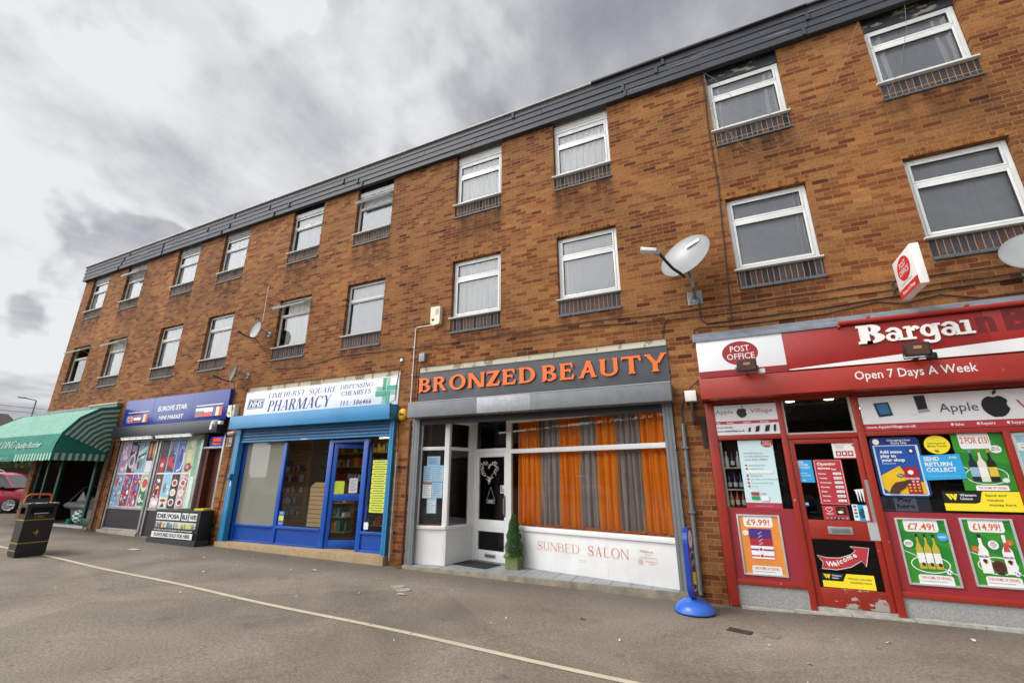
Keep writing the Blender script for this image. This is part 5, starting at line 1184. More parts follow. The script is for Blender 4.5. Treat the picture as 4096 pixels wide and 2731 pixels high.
def d(mb):
    mb.rrect(1.112, 1.432, 1.238, 1.808, .012, RP); mb.line([(1.124, 1.25), (1.42, 1.25), (1.42, 1.796), (1.124, 1.796)], .004, PRW, True)
    mb.text('Opening', 1.15, 1.735, .035, PRW, w=.21, bold=.03); mb.text('times', 1.15, 1.683, .03, PRW, w=.14, bold=.03); mb.line([(1.33+.03*math.cos(R(200+k*16)), 1.70+.022*math.sin(R(200+k*16))) for k in range(9)], .012, PRW)
    for k, dname in enumerate(('Monday', 'Tuesday', 'Wednesday', 'Thursday', 'Friday', 'Saturday', 'Sunday')):
        z = 1.625-k*.056; mb.text(dname, 1.147, z-.008, .018, PRW, bold=.03); mb.rrect(1.31, 1.40, z-.013, z+.017, .003, PRW); mb.text('7am - %spm' % '8888998'[k], 1.355, z-.003, .011, P('#5a2a2c', .5), w=.07, al='c', bold=.02)
poster(bd, 'opening_times', .0205, d)
def d(mb):
    mb.rect(.912, 1.095, 1.515, 1.805, PB); mb.text('SEND', .93, 1.765, .025, PRW, w=.07, bold=.02); mb.text('RETURN', .93, 1.73, .025, PRW, w=.12, bold=.02); mb.text('COLLECT', .93, 1.695, .025, PRW, w=.14, bold=.02)
    for k in range(2): mb.rect(.94, 1.02+k*.04, 1.63-k*.03, 1.636-k*.03, PRW)
    mb.text('EVRI', .93, 1.53, .02, PRW, w=.06, bold=.02)
poster(bd, 'parcel_notice', .0205, d)
def d(mb):
    mb.rect(1.36, 1.645, 1.815, 2.018, PRW); mb.rect(1.36, 1.645, 1.815, 1.83, RP)
    for k in range(3): mb.rect(1.39+k*.065, 1.447+k*.065, 1.85, 1.915, RP); mb.ell(1.418+k*.065, 1.882, .016, .018, PRW)
    for k in range(3): mb.rect(1.39, 1.50-k*.01, 1.985-k*.02, 1.988-k*.02, RP)
    mb.ell(1.60, 1.985, .022, .016, RP)
poster(bd, 'notice', .0205, d)
def d(mb):
    mb.rrect(1.115, 1.39, 1.056, 1.226, .006, RP); mb.line([(1.19+.035*heart(t/10)[0]/.24, 1.18+.035*heart(t/10)[1]/.24) for t in range(0, 63)], .006, PRW); mb.text("WALL'S", 1.19, 1.12, .018, PRW, w=.075, al='c', bold=.02)
    mb.rect(1.26, 1.38, 1.115, 1.22, P('#2a1a16', .5)); mb.ell(1.31, 1.15, .03, .016, P('#e6dcc0', .5)); mb.ell(1.33, 1.18, .018, .01, P('#6a4a34', .5))
    for k, c in enumerate('OPEN'): mb.rect(1.18+k*.042, 1.21+k*.042, 1.062, 1.095, BLK); mb.text(c, 1.195+k*.042, 1.068, .02, PRW, al='c', bold=.02)
    for x in (1.14, 1.355): mb.rect(x, x+.025, 1.075, 1.08, PRW)
poster(bd, 'ice_cream_notice', .0195, d)
def d(mb):
    MW = P('#e9eceb', .4)
    for k in range(3):
        x = 1.515+k*.03; mb.poly([(x, 1.43), (x+.022, 1.435), (x+.020, 1.36), (x+.016, 1.32), (x+.017, 1.275-.008*(k == 2)), (x+.006, 1.30), (x+.004, 1.36), (x-.006, 1.42)], MW)
    mb.poly([(1.50, 1.425), (1.60, 1.44), (1.60, 1.425), (1.50, 1.415)], MW)
poster(bd, 'claw_sticker', .0205, d)
def d(mb):
    mb.rect(1.442, 1.50, 1.056, 1.248, P('#dfe6ea', .5)); mb.rect(1.50, 1.622, 1.05, 1.245, P('#2a9cc0', .45, dirt=.1)); mb.ell(1.54, 1.14, .035, .06, P('#0f4a60', .5)); mb.rect(1.56, 1.60, 1.06, 1.235, P('#cfe6ee', .5))
    for k, c in enumerate('PUSH'): mb.text(c, 1.612, 1.20-k*.035, .018, PB, al='c', bold=.03)
    for k, c in enumerate(('#2a6ab8', '#d8422c', '#1f3c8a', '#3c9a5a')): mb.rect(1.455, 1.487, 1.215-k*.04, 1.235-k*.04, P(c, .5))
poster(bd, 'card_stickers', .0205, d)
def d(mb): mb.rect(.93, .975, 1.215, 1.265, P('#2a7ab8', .5)); mb.rect(.935, .97, 1.235, 1.25, PRW)
poster(bd, 'card_sticker', .0205, d)
def d(mb):
    a = [(.96, .625), (1.06, .60), (1.20, .605), (1.33, .655), (1.38, .70), (1.33, .745), (1.525, .737), (1.46, .52), (1.425, .585), (1.30, .505), (1.15, .465), (.99, .470), (1.015, .54)]
    mb.poly(a, RP); mb.line(a, .006, PRW, True)
    for k, c in enumerate('Welcome'): mb.text(c, (1.045, 1.125, 1.172, 1.195, 1.237, 1.285, 1.355)[k], .50+.0022*k*k+.006*k, .055, PRW, bold=.03, rot=.05+.07*k)
poster(bd, 'welcome_arrow', .0205, d)
def d(mb):
    mb.poly([(.972, .335), (1.19, .335), (1.235, .425), (1.515, .425), (1.515, .262), (.972, .262)], PY); mb.poly([(.972, .337), (1.185, .337), (1.225, .425), (.972, .425)], PRB)
    mb.text('Western', 1.08, .39, .018, PRW, w=.1, bold=.02); mb.text('Union', 1.08, .362, .018, PRW, w=.07, bold=.02); mb.text('Money transfer', 1.37, .365, .022, PRB, w=.24, al='c'); mb.text('available here', 1.37, .325, .022, PRB, w=.22, al='c')
    for k in range(2): mb.poly([(.99+k*.025, .41), (1.01+k*.025, .41), (1.025+k*.025, .37), (1.015+k*.025, .36)], PY)
    mb.poly([(1.045, .41), (1.065, .41), (1.045, .36), (1.035, .36)], PY)
poster(bd, 'money_transfer_sticker', .0205, d)
# window boards above
AP = P('#16161a', .4)
def apple(mb, cx, cz, s):
    pts = []
    for k in range(48):
        t = 2*math.pi*k/48; x = math.cos(t); z = math.sin(t); rr_ = 1.0
        X = x*(1.0+.08*z)*.88*(1 if z > 0 else (1-.12*z*z)); Z = z*.92
        if z > .55: Z -= .16*math.exp(-(x/.22)**2)
        if z < -.6: Z += .07*math.exp(-(x/.2)**2)
        dx, dz = X-1.12, Z-.12; dd = math.hypot(dx, dz)
        if dd < .42: X, Z = 1.12+dx/dd*.42, .12+dz/dd*.42
        pts.append((cx+X*s, cz+Z*s))
    mb.poly(pts, AP); mb.poly([(cx-.02*s, cz+.92*s), (cx+.02*s, cz+1.2*s), (cx+.30*s, cz+1.42*s), (cx+.26*s, cz+1.12*s)], AP)
def d(mb):
    mb.rect(-.018, .788, 2.168, 2.60, P('#d9d9da', .4, dirt=.04)); mb.text('Apple', -.005, 2.475, .055, P('#4a4a4e', .5), w=.235); apple(mb, .345, 2.478, .078); mb.text('Village', .455, 2.475, .055, P('#a83a40', .5), w=.28)
    mb.rect(-.018, .788, 2.325, 2.365, RP); 
    for t, x in (('ales', -.01), ('Repairs', .13), ('Support', .345), ('Exchange', .56)): mb.text(t, x, 2.335, .02, PRW, bold=.02)
    mb.text('01327 437350', -.005, 2.265, .022, AP, w=.2, bold=.01); mb.text('www.AppleVillage.co.uk', -.01, 2.215, .022, AP, w=.36, bold=.02)
    for k, (x, w, h) in enumerate(((.39, .03, .06), (.48, .05, .08), (.60, .055, .085), (.71, .03, .09))): mb.poly([(x, 2.20), (x+w, 2.21), (x+w*1.4, 2.21+h), (x+w*.4, 2.20+h)], AP)
poster(ba, 'sign_board', -.021, d, 'small white phone repair board above the left window')
def d(mb):
    mb.rect(1.75, 4.6, 2.16, 2.60, P('#dcdcde', .4, dirt=.04)); mb.rect(1.75, 4.6, 2.16, 2.245, RP); mb.text('www.AppleVillage.co.uk', 1.775, 2.19, .03, PRW, w=.51, bold=.02)
    for t, x in (('Sales', 2.66), ('Repairs', 2.90), ('Support', 3.17), ('Exchange', 3.5)): mb.text(t, x, 2.19, .03, PRW, bold=.02); mb.ell(x-.025, 2.205, .014, .016, PRW)
    mb.text('Apple', 2.55, 2.36, .105, P('#4a4a4e', .5), w=.37); apple(mb, 3.08, 2.40, .145); mb.text('Village', 3.27, 2.36, .105, P('#a83a40', .5), w=.46)
    mb.poly([(1.93, 2.33), (2.08, 2.345), (2.06, 2.52), (1.90, 2.51)], P('#23242a', .4)); mb.poly([(1.95, 2.36), (2.06, 2.37), (2.045, 2.50), (1.925, 2.495)], P('#2f6a9a', .4))
    mb.poly([(2.34, 2.40), (2.44, 2.41), (2.44, 2.58), (2.33, 2.58)], AP); mb.poly([(2.34, 2.36), (2.46, 2.38), (2.44, 2.41), (2.34, 2.40)], P('#9a9c9f', .4)); mb.rect(2.26, 2.32, 2.345, 2.35, P('#b0b2b4', .5))
poster(ba, 'sign_board', -.021, d, 'wide white phone repair board above the right window')
# left window: services poster, shelves with bottles
def d(mb):
    mb.poly([(.232, 1.185), (.668, 1.175), (.672, 2.088), (.232, 2.09)], P('#c3dde0', .5, dirt=.05)); mb.rect(.232, .668, 1.172, 1.245, P('#a8304a', .5)); mb.text('postoffice.co.uk', .45, 1.195, .022, P('#d88a94', .5), w=.2, al='c')
    mb.ell(.60, 2.045, .075, .06, RP); mb.text('POST', .60, 2.05, .028, PRW, w=.09, al='c'); mb.text('OFFICE', .60, 2.012, .028, PRW, w=.11, al='c'); tx = P('#7f8a92', .5)
    for k, t in enumerate(('everything you', 'would expect from', "your Post Office")): mb.text(t, .29, 1.90-k*.045, .026, tx if k < 2 else P('#a8505a', .5), w=(.24, .31, .29)[k])
    for k, t in enumerate(('letters & parcels', 'travel services', '', 'bill payments', 'cash deposits & withdrawals', 'passport check & send', 'car tax')):
        z = 1.735-k*.047
        if t: mb.ell(.30, z+.01, .014, .013, RP); mb.text(t, .335, z, .02, tx)
        else: mb.rect(.29, .62, z-.008, z+.034, PRW)
    mb.rect(.31, .41, 1.345, 1.385, RP); mb.rect(.31, .41, 1.285, 1.33, P('#2a9a5a', .5)); mb.rect(.43, .52, 1.27, 1.335, PRW); mb.rect(.44, .50, 1.36, 1.37, RP)
poster(ba, 'services_poster', .0285, d)
mb = MB(); WS = P('#c9c4b4', .6); mb.box(-.015, .02, .04, .09, 1.17, 2.1, WS)
for z in (1.42, 1.72): mb.box(.0, .33, .05, .3, z-.018, z, WS)
mb.box(.0, .8, .3, .32, 1.15, 2.1, P('#2b2320', .8)); mb.build('shelf', ba)
r = random.Random(8)
for z, cc in ((1.18, ['#d98a2c', '#c8502a']), (1.422, ['#3a2a5a', '#203048', '#4a7a2a', '#202024']), (1.722, ['#dfe0da', '#c8c22a', '#2a2a2c'])):
    for k in range(4):
        mb = MB(); c_ = r.choice(cc); mb.lathe([(.028, 0), (.028, .12), (.010, .17), (.010, .22)], P(c_, .25), (.06+k*.075, .14+.02*(k % 2), z), 12); mb.lathe([(.0286, .03), (.0286, .09)], P('#e4e2da', .5), (.06+k*.075, .14+.02*(k % 2), z), 12)
        tag(mb.build('bottle'), 'bottle standing on the white shelves in the left window of the red shop', 'bottle', 'bottles on the window shelves')
def aframe(parent, x0, x1, z0, z1, price, bg, kind, label, skew=0):
    mb = MB(); f = .022; SV = P('#c3c5c6', .3, metal=.35, dirt=.1)
    for a, b, c, d_ in ((x0, x0+f, z0, z1), (x1-f, x1, z0, z1), (x0+f, x1-f, z0, z0+f), (x0+f, x1-f, z1-f, z1)): mb.box(a, b, -.008, .011, c, d_, SV, .004)
    fr_ = mb.build('poster_frame', parent); fr_['label'] = label
    mb = MB().at(.006); mb.step = .0004; a, b, c, d_ = x0+f, x1-f, z0+f, z1-f; W = b-a; H = d_-c; ink = PT
    mb.rect(a, b, c, d_, bg)
    if bg is PG:
        mb.poly([(a, c+H*.62), (b, c+H*.35), (b, c+H*.55), (a, c+H*.85)], PG2); mb.poly([(a+W*.6, d_), (b, d_), (b, c+H*.8)], PG2); mb.line([(a, c+H*.50), (a+W*.15, c+H*.46), (b, c+H*.16)], .008, PRW)
        mb.line([(a+W*.5+W*.40*math.cos(k*.3142), c+H*.30+H*.13*math.sin(k*.3142)) for k in range(20)], .010, PRW, True)
    mb.rrect(a+W*.12, a+W*.85, c+H*.81, d_, .03, PRW, (0, 0, 1, 1)); mb.text(price, a+W*.485, c+H*.845, H*.10, ink, w=W*.58, al='c', bold=.025)
    mb.rrect(a+W*.18, a+W*.9, c, c+H*.14, .025, PRW, (1, 1, 0, 0)); mb.text('THE HOME OF DRINKS', a+W*.54, c+H*.075, H*.042, ink, w=W*.62, al='c', bold=.02); mb.rect(a+W*.22, a+W*.75, c+H*.035, c+H*.043, P('#8a8a8a', .5))
    if kind == 'wine':
        for k in range(3): bottle(mb, a+W*(.34+.17*k), c+H*.23, H*.55, W*.15, '#b9a83c', '#1c1c1e', '#e6e6e2'); mb.ell(a+W*(.36+.17*k), c+H*.30, W*.04, H*.03, P('#3a2a3a', .5))
        mb.ell(b-W*.12, c+H*.74, W*.11, H*.065, PB); mb.text('NEW!', b-W*.12, c+H*.725, H*.03, PRW, w=W*.15, al='c', bold=.02); mb.ell(a+W*.13, c+H*.62, W*.10, H*.06, PRW)
        for k in range(3): mb.rect(a+W*.06, a+W*.2, c+H*(.635-k*.02), c+H*(.642-k*.02), AP)
    if kind == 'rum':
        bottle(mb, a+W*.27, c+H*.18, H*.60, W*.22, '#e9e9e6', '#1c1c1e'); bottle(mb, a+W*.77, c+H*.18, H*.60, W*.22, '#e9e6e6', '#e6e4e4'); mb.poly([(a+W*.70, c+H*.52), (a+W*.84, c+H*.52), (a+W*.80, c+H*.66), (a+W*.74, c+H*.66)], P('#c8404a', .5))
        for x in (.27, .77): mb.text('MALIBU', a+W*x, c+H*.42, H*.03, AP, w=W*.2, al='c', bold=.02); mb.ell(a+W*x, c+H*.36, W*.05, H*.035, P('#e0a030', .5)); mb.poly([(a+W*(x-.06), c+H*.38), (a+W*(x-.01), c+H*.40), (a+W*(x+.05), c+H*.385), (a+W*x, c+H*.32)], P('#2a2a2a', .5))
        mb.ell(a+W*.52, c+H*.29, W*.14, H*.09, P('#4a2418', .5)); mb.rect(a+W*.45, a+W*.59, c+H*.17, c+H*.20, P('#3a1c14', .5)); mb.ell(a+W*.52, c+H*.62, W*.11, H*.07, PRW)
        for k, t in enumerate(('FREE', 'COCONUT', 'CUP!')): mb.text(t, a+W*.52, c+H*(.645-k*.032), H*.022, AP, w=W*(.08, .15, .08)[k], al='c', bold=.02)
        for x, z in ((.12, .55), (.86, .66)): mb.ell(a+W*x, c+H*z, W*.075, H*.045, PT); mb.text('\u00a31', a+W*x, c+H*(z-.02), H*.02, PRW, al='c')
    if kind in ('wine', 'rum'):
        mb.ell(b-W*.16, c+H*.20, W*.065, H*.042, P('#dfe3ee', .5), 14); mb.ell(b-W*.16, c+H*.20, W*.02, H*.014, P('#23306a', .5), 5); mb.ell(b-W*.20, c+H*.22, W*.014, H*.01, P('#23306a', .5), 5); mb.ell(b-W*.125, c+H*.185, W*.014, H*.01, P('#23306a', .5), 5)
    if kind == 'beer':
        for k, (cc, h) in enumerate((('#4a2a7a', .17), ('#a82434', .13), ('#ece8ea', .11), ('#ece8ea', .11))):
            z0_ = c+H*(.62-.0-sum((.17, .13, .11, .11)[:k])+.17-h) if False else c+H*(.78-sum((.17, .13, .11, .11)[:k+1])); mb.rect(a+W*.22, a+W*.78, z0_, z0_+H*h, P(cc, .45))
            if k > 1: mb.rect(a+W*.22, a+W*.78, z0_+H*.03, z0_+H*.06, P('#6a3a8a' if k == 2 else '#d0505a', .5)); mb.rect(a+W*.42, a+W*.52, z0_+H*.02, z0_+H*.09, PRW); mb.ell(a+W*.47, z0_+H*.05, W*.035, H*.025, P('#7a2a3a', .5))
            else: mb.line([(a+W*.44, z0_+H*.02), (a+W*.54, z0_+H*.05), (a+W*.44, z0_+H*.08), (a+W*.54, z0_+H*.12)], .009, P('#c8bcd8', .5))
        mb.ell(a+W*.13, c+H*.70, W*.08, H*.045, PRW); mb.text('\u00a35.26', a+W*.13, c+H*.69, H*.018, PT, w=W*.12, al='c')
    mb.build('poster', fr_)
aframe(ba, .083, .605, .332, 1.09, '\u00a39.99!', PO, 'beer', 'orange price poster left of the door')
aframe(ba, 1.845, 2.335, .365, 1.105, '\u00a37.49!', PG, 'wine', 'green poster with three wine bottles')
aframe(ba, 2.455, 2.92, .395, 1.125, '\u00a314.99!', PG, 'rum', 'green poster with two white bottles and a coconut cup')
# right window posters
def d(mb):
    mb.rrect(1.775, 2.285, 1.345, 2.075, .06, P('#16336f', .35)); mb.rrect(1.80, 2.26, 1.365, 1.985, .03, P('#c9d8e4', .4)); mb.rect(1.82, 2.235, 1.385, 1.965, P('#1c4f9e', .4)); mb.rrect(1.79, 2.27, 1.975, 2.06, .03, NV)
    mb.ell(1.845, 2.02, .035, .038, PRW); mb.text('Changing Lives', 2.08, 2.025, .024, PRW, w=.24, al='c', bold=.015); mb.text('Every Day', 2.08, 1.99, .024, PRW, w=.16, al='c', bold=.015)
    for k, t in enumerate(('Add some', 'play to', 'your shop')): mb.text(t, 1.86, 1.875-k*.05, .036, PRW, w=(.23, .16, .24)[k], bold=.035)
    mb.rect(1.86, 2.0, 1.745, 1.75, PRW); mb.ell(2.18, 1.90, .035, .035, NV, 16); mb.ell(2.18, 1.90, .018, .02, PRW, 8)
    mb.poly([(1.82, 1.60), (2.03, 1.72), (2.10, 1.55), (2.235, 1.52), (2.235, 1.385), (1.88, 1.385), (1.82, 1.45)], P('#e0b41c', .4)); mb.ell(2.02, 1.60, .04, .022, NV); mb.text('New', 2.02, 1.593, .018, PRW, al='c', bold=.02)
    mb.rect(2.06, 2.20, 1.385, 1.705, P('#a01c28', .4)); mb.text('\u00a32 MILLION', 2.13, 1.555, .022, PRW, w=.13, al='c', bold=.03); mb.ell(2.125, 1.64, .03, .028, PRW, 9)
    for i in range(3):
        for j in range(4): mb.ell(2.085+i*.042, 1.53-j*.036, .014, .012, P('#d8b4b0' if j < 2 else '#d8a030', .4), 8)
    mb.poly([(1.86, 1.385), (1.90, 1.47), (1.95, 1.52), (2.02, 1.535), (2.10, 1.55), (2.115, 1.53), (2.06, 1.50), (2.04, 1.46), (1.98, 1.42), (1.96, 1.385)], P('#4a2c22', .5))
poster(ba, 'lottery_poster', .0285, d)
def d(mb):
    mb.rect(1.76, 2.25, 1.175, 1.35, P('#3a4658', .4)); mb.rect(1.90, 2.12, 1.18, 1.345, P('#7d8aa0', .4)); mb.text('Play', 2.01, 1.29, .05, P('#16182a', .4), w=.14, al='c', bold=.03); mb.text('here', 2.01, 1.215, .05, P('#16182a', .4), w=.18, al='c', bold=.03); mb.poly([(1.76, 1.2), (1.86, 1.34), (1.90, 1.2)], P('#222c3c', .4))
poster(ba, 'play_here_board', .06, d)
def d(mb):
    mb.ell(2.452, 1.968, .125, .112, PY, 40); mb.text('International', 2.452, 1.975, .024, P('#5a5212', .5), w=.17, al='c', bold=.01); mb.text('Money Transfer', 2.452, 1.94, .024, P('#5a5212', .5), w=.19, al='c', bold=.01)
    for k in range(2): mb.poly([(2.41+k*.02, 1.905), (2.425+k*.02, 1.905), (2.44+k*.02, 1.88), (2.43+k*.02, 1.875)], AP)
poster(ba, 'money_disc', .0285, d)
def d(mb):
    mb.poly([(2.25, 1.84), (2.635, 1.855), (2.65, 1.565), (2.25, 1.545)], PB)
    for k, t in enumerate(('SEND', 'RETURN', 'COLLECT')): mb.text(t, 2.285, 1.775-k*.065, .045, PRW, w=(.15, .26, .29)[k], bold=.03, rot=.02)
    mb.text('EVRI', 2.53, 1.80, .024, PRW, w=.07, bold=.02); mb.text('your parcels delivered here', 2.29, 1.59, .014, P('#9fd4ee', .5), w=.3)
poster(ba, 'parcel_board', .022, d)
def d(mb):
    a, b, c, e = 2.60, 3.066, 1.43, 2.093; mb.rect(a, b, c, e, PG); mb.poly([(a, 1.75), (b, 1.6), (b, 1.72), (a, 1.9)], PG2); mb.poly([(2.9, e), (b, e), (b, 1.9)], PG2)
    mb.rrect(2.665, 2.95, 1.91, e, .03, PRW, (0, 0, 1, 1)); mb.text('2 FOR \u00a315!', 2.81, 1.975, .07, PT, w=.26, al='c', bold=.025)
    mb.line([(2.83+.19*math.cos(k*.3142), 1.60+.10*math.sin(k*.3142)) for k in range(20)], .008, PRW, True); mb.line([(2.60, 1.72), (2.68, 1.68)], .008, PRW)
    for x, bc, cc, lc in ((2.735, '#20252e', '#6a8fb8', '#8fb0cc'), (2.815, '#d8d4c0', '#8a7a2a', '#e9e6da'), (2.90, '#1c1a16', '#b89a2a', '#d8b83a')): bottle(mb, x, 1.53, .37, .078, bc, cc, lc)
    mb.ell(2.975, 1.90, .055, .045, PRW); mb.text('MIX &', 2.975, 1.91, .016, AP, al='c', bold=.02); mb.text('MATCH', 2.975, 1.885, .016, AP, al='c', bold=.02); mb.ell(2.985, 1.545, .032, .028, P('#cfd6e6', .5), 12)
    mb.rrect(2.70, 2.99, c, c+.06, .02, PRW, (1, 1, 0, 0)); mb.text('THE HOME OF DRINKS', 2.845, 1.448, .024, PT, w=.25, al='c', bold=.02)
poster(ba, 'wine_offer_poster', .0285, d)
def d(mb):
    mb.poly([(2.37, 1.20), (3.064, 1.20), (3.064, 1.42), (2.74, 1.42), (2.70, 1.30), (2.66, 1.283), (2.37, 1.283)], PY); mb.poly([(2.37, 1.285), (2.66, 1.285), (2.695, 1.31), (2.735, 1.42), (2.37, 1.42)], PRB)
    mb.text('Western', 2.53, 1.365, .026, PRW, w=.15, bold=.02); mb.text('Union', 2.53, 1.325, .026, PRW, w=.11, bold=.02)
    for k in range(2): mb.poly([(2.40+k*.035, 1.39), (2.43+k*.035, 1.39), (2.455+k*.035, 1.335), (2.44+k*.035, 1.32)], PY)
    mb.poly([(2.48, 1.39), (2.51, 1.39), (2.485, 1.32), (2.47, 1.32)], PY)
    for k, t in enumerate(('Send and', 'receive', 'money here')): mb.text(t, 2.76+k*.005, 1.365-k*.052, .028, PRB, w=(.18, .14, .23)[k])
poster(ba, 'money_transfer_board', .018, d)
def d(mb):
    mb.rrect(3.15, 3.62, 1.20, 2.09, .01, P('#dfe2e4', .4)); mb.rect(3.18, 3.59, 1.23, 2.06, P('#8fbccb', .4, dirt=.3, scale=8)); mb.rect(3.18, 3.30, 1.88, 1.97, PRW); mb.text('1 Euro', 3.24, 1.94, .018, AP, al='c'); mb.text('for \u00a3', 3.24, 1.905, .022, AP, al='c', bold=.02)
poster(ba, 'exchange_poster', .0285, d)
room(ba, -.14, 4.7, .34, 4.5, .03, 2.74, P('#2d2926', .9), P('#3a3735', .7), P('#9b998f', .85))
mb = MB()
for k in range(9): mb.box(.86+k*.1, .865+k*.1, .36, 4.4, 2.732, 2.739, P('#5d5b55', .8))
mb.box(.85, 4.6, 1.2, 1.23, 2.70, 2.74, P('#6a6862', .8)); mb.build('ceiling_grid', ba)
for k, (x, y) in enumerate(((1.10, .95), (1.62, .95), (1.1, 2.3), (2.3, 2.3))):
    mb = MB(); mb.lathe([(0, 2.727), (.055, 2.727), (.065, 2.731), (.065, 2.7385)], P('#fff6e0', .5, emit=6), (x, y, 0), 16); mb.build('downlight', ba)
mb = MB(); mb.box(1.755, 3.06, .30, .32, 1.15, 2.1, P('#16181c', .8)); mb.build('window_back', ba)
# boxes and fascia
RB = P('#a3301f', .42, dirt=.16, scale=2.5); RDK = P('#a5242a', .42, dirt=.12)
mb = MB(); mb.box(-.165, 4.75, -.33, -.002, 2.665, 2.965, worn_mat('box_red', '#a02c20', '#c89084', thr=.69, scale=8, stretch=(3, 1, .6)), .008); mb.box(-.05, .07, -.30, -.25, 2.655, 2.664, P('#b0904a', .5)); mb.at(-.331)
mb.text('Open 7 Days A Week', 1.70, 2.79, .105, PRW, w=1.20, bold=.008); mb.build('shutter_box', ba)
bs = thing('shop_sign', (2.3, -.2, 3.0), 'red fascia sign with raised white letters reading Bargai and an oval post office badge', 'shop sign')
mb = MB(); RP2 = worn_mat('sign_red', '#97201b', '#c88a80', thr=.69, scale=7, rough=.3, stretch=(4, 1, .5))
mb.box(-.15, .985, -.262, -.002, 2.995, 3.565, P('#e3e4e6', .35, dirt=.04, scale=3), .004); mb.box(.987, 3.12, -.262, -.002, 2.995, 3.575, RP2, .003); mb.box(3.123, 4.72, -.262, -.002, 2.995, 3.575, RP2, .003); mb.build('panel', sg if False else bs)
mb = MB().at(-.2625); mb.rect(-.149, .984, 2.997, 3.082, P('#8b1822', .4, dirt=.1)); mb.rect(-.149, .984, 3.548, 3.562, RP); mb.build('lower_band', bs)
mb = MB().at(-.2628); mb.poly([(1.0, 3.0), (4.7, 3.0), (4.7, 3.235), (3.12, 3.14), (1.0, 3.012)], PRW); mb.build('white_swoosh', bs)
mb = MB().at(-.2625); mb.ell(.425, 3.315, .235, .178, P('#981823', .38, dirt=.06), 44); mb.text('POST', .43, 3.34, .085, PRW, w=.25, al='c', bold=.005); mb.text('OFFICE', .43, 3.225, .085, PRW, w=.36, al='c', bold=.005); mb.build('oval_badge', bs)
mb = MB().at(-.2632); GH = P('#6a1214', .5); mb.text('n', 3.04, 3.28, .25, GH, w=.17, bold=.05); mb.text('Bo', 3.29, 3.28, .25, GH, w=.45, bold=.05); mb.text('oze', 3.80, 3.28, .25, GH, w=.6, bold=.05); mb.build('letter_ghosts', bs)
st = dict(T=.22, t=.13, s=.06, sh=.13); x = 1.84; LW = P('#ece9e4', .4, dirt=.05)
for c, w in (('B', .30), ('a', .205), ('r', .165), ('g', .205), ('a', .205), ('i', .12)):
    mb = MB().at(-.265); g, A = glyph(c, **{**st, 'T': .24 if c == 'B' else .18}); serif(mb, c, x, 3.262, .252, LW, w=w+.004, depth=.028, **{**st, 'T': .24 if c == 'B' else .18}); mb.build('letter', bs); x += w-.006
mb = MB(); mb.prism([(-.003, 3.755), (-.003, 3.60), (-.275, 3.575), (-.282, 3.545), (-.286, 3.585)], -.19, 4.78, P('#87909c', .5, dirt=.35, scale=6, metal=.2), axis='x'); mb.build('lead_flashing', bs)
mb = MB(); mb.tube([(1.66, -.30, 3.572), (4.8, -.30, 3.572)], .03, P('#9d2820', .4, dirt=.15), 12); mb.tube([(1.66, -.30, 3.572), (1.66, -.30, 3.53), (1.66, -.26, 3.52)], .02, RB)
for xx in (2.0, 3.0, 4.0): mb.tube([(xx, -.30, 3.60), (xx+.02, -.15, 3.66), (xx-.01, -.02, 3.70)], .009, RB, 6); mb.lathe([(0, 0), (.02, .01), (.02, .03), (0, .04)], RB, (xx, -.30, 3.60), 8)
mb.build('sign_light_trough', bs)
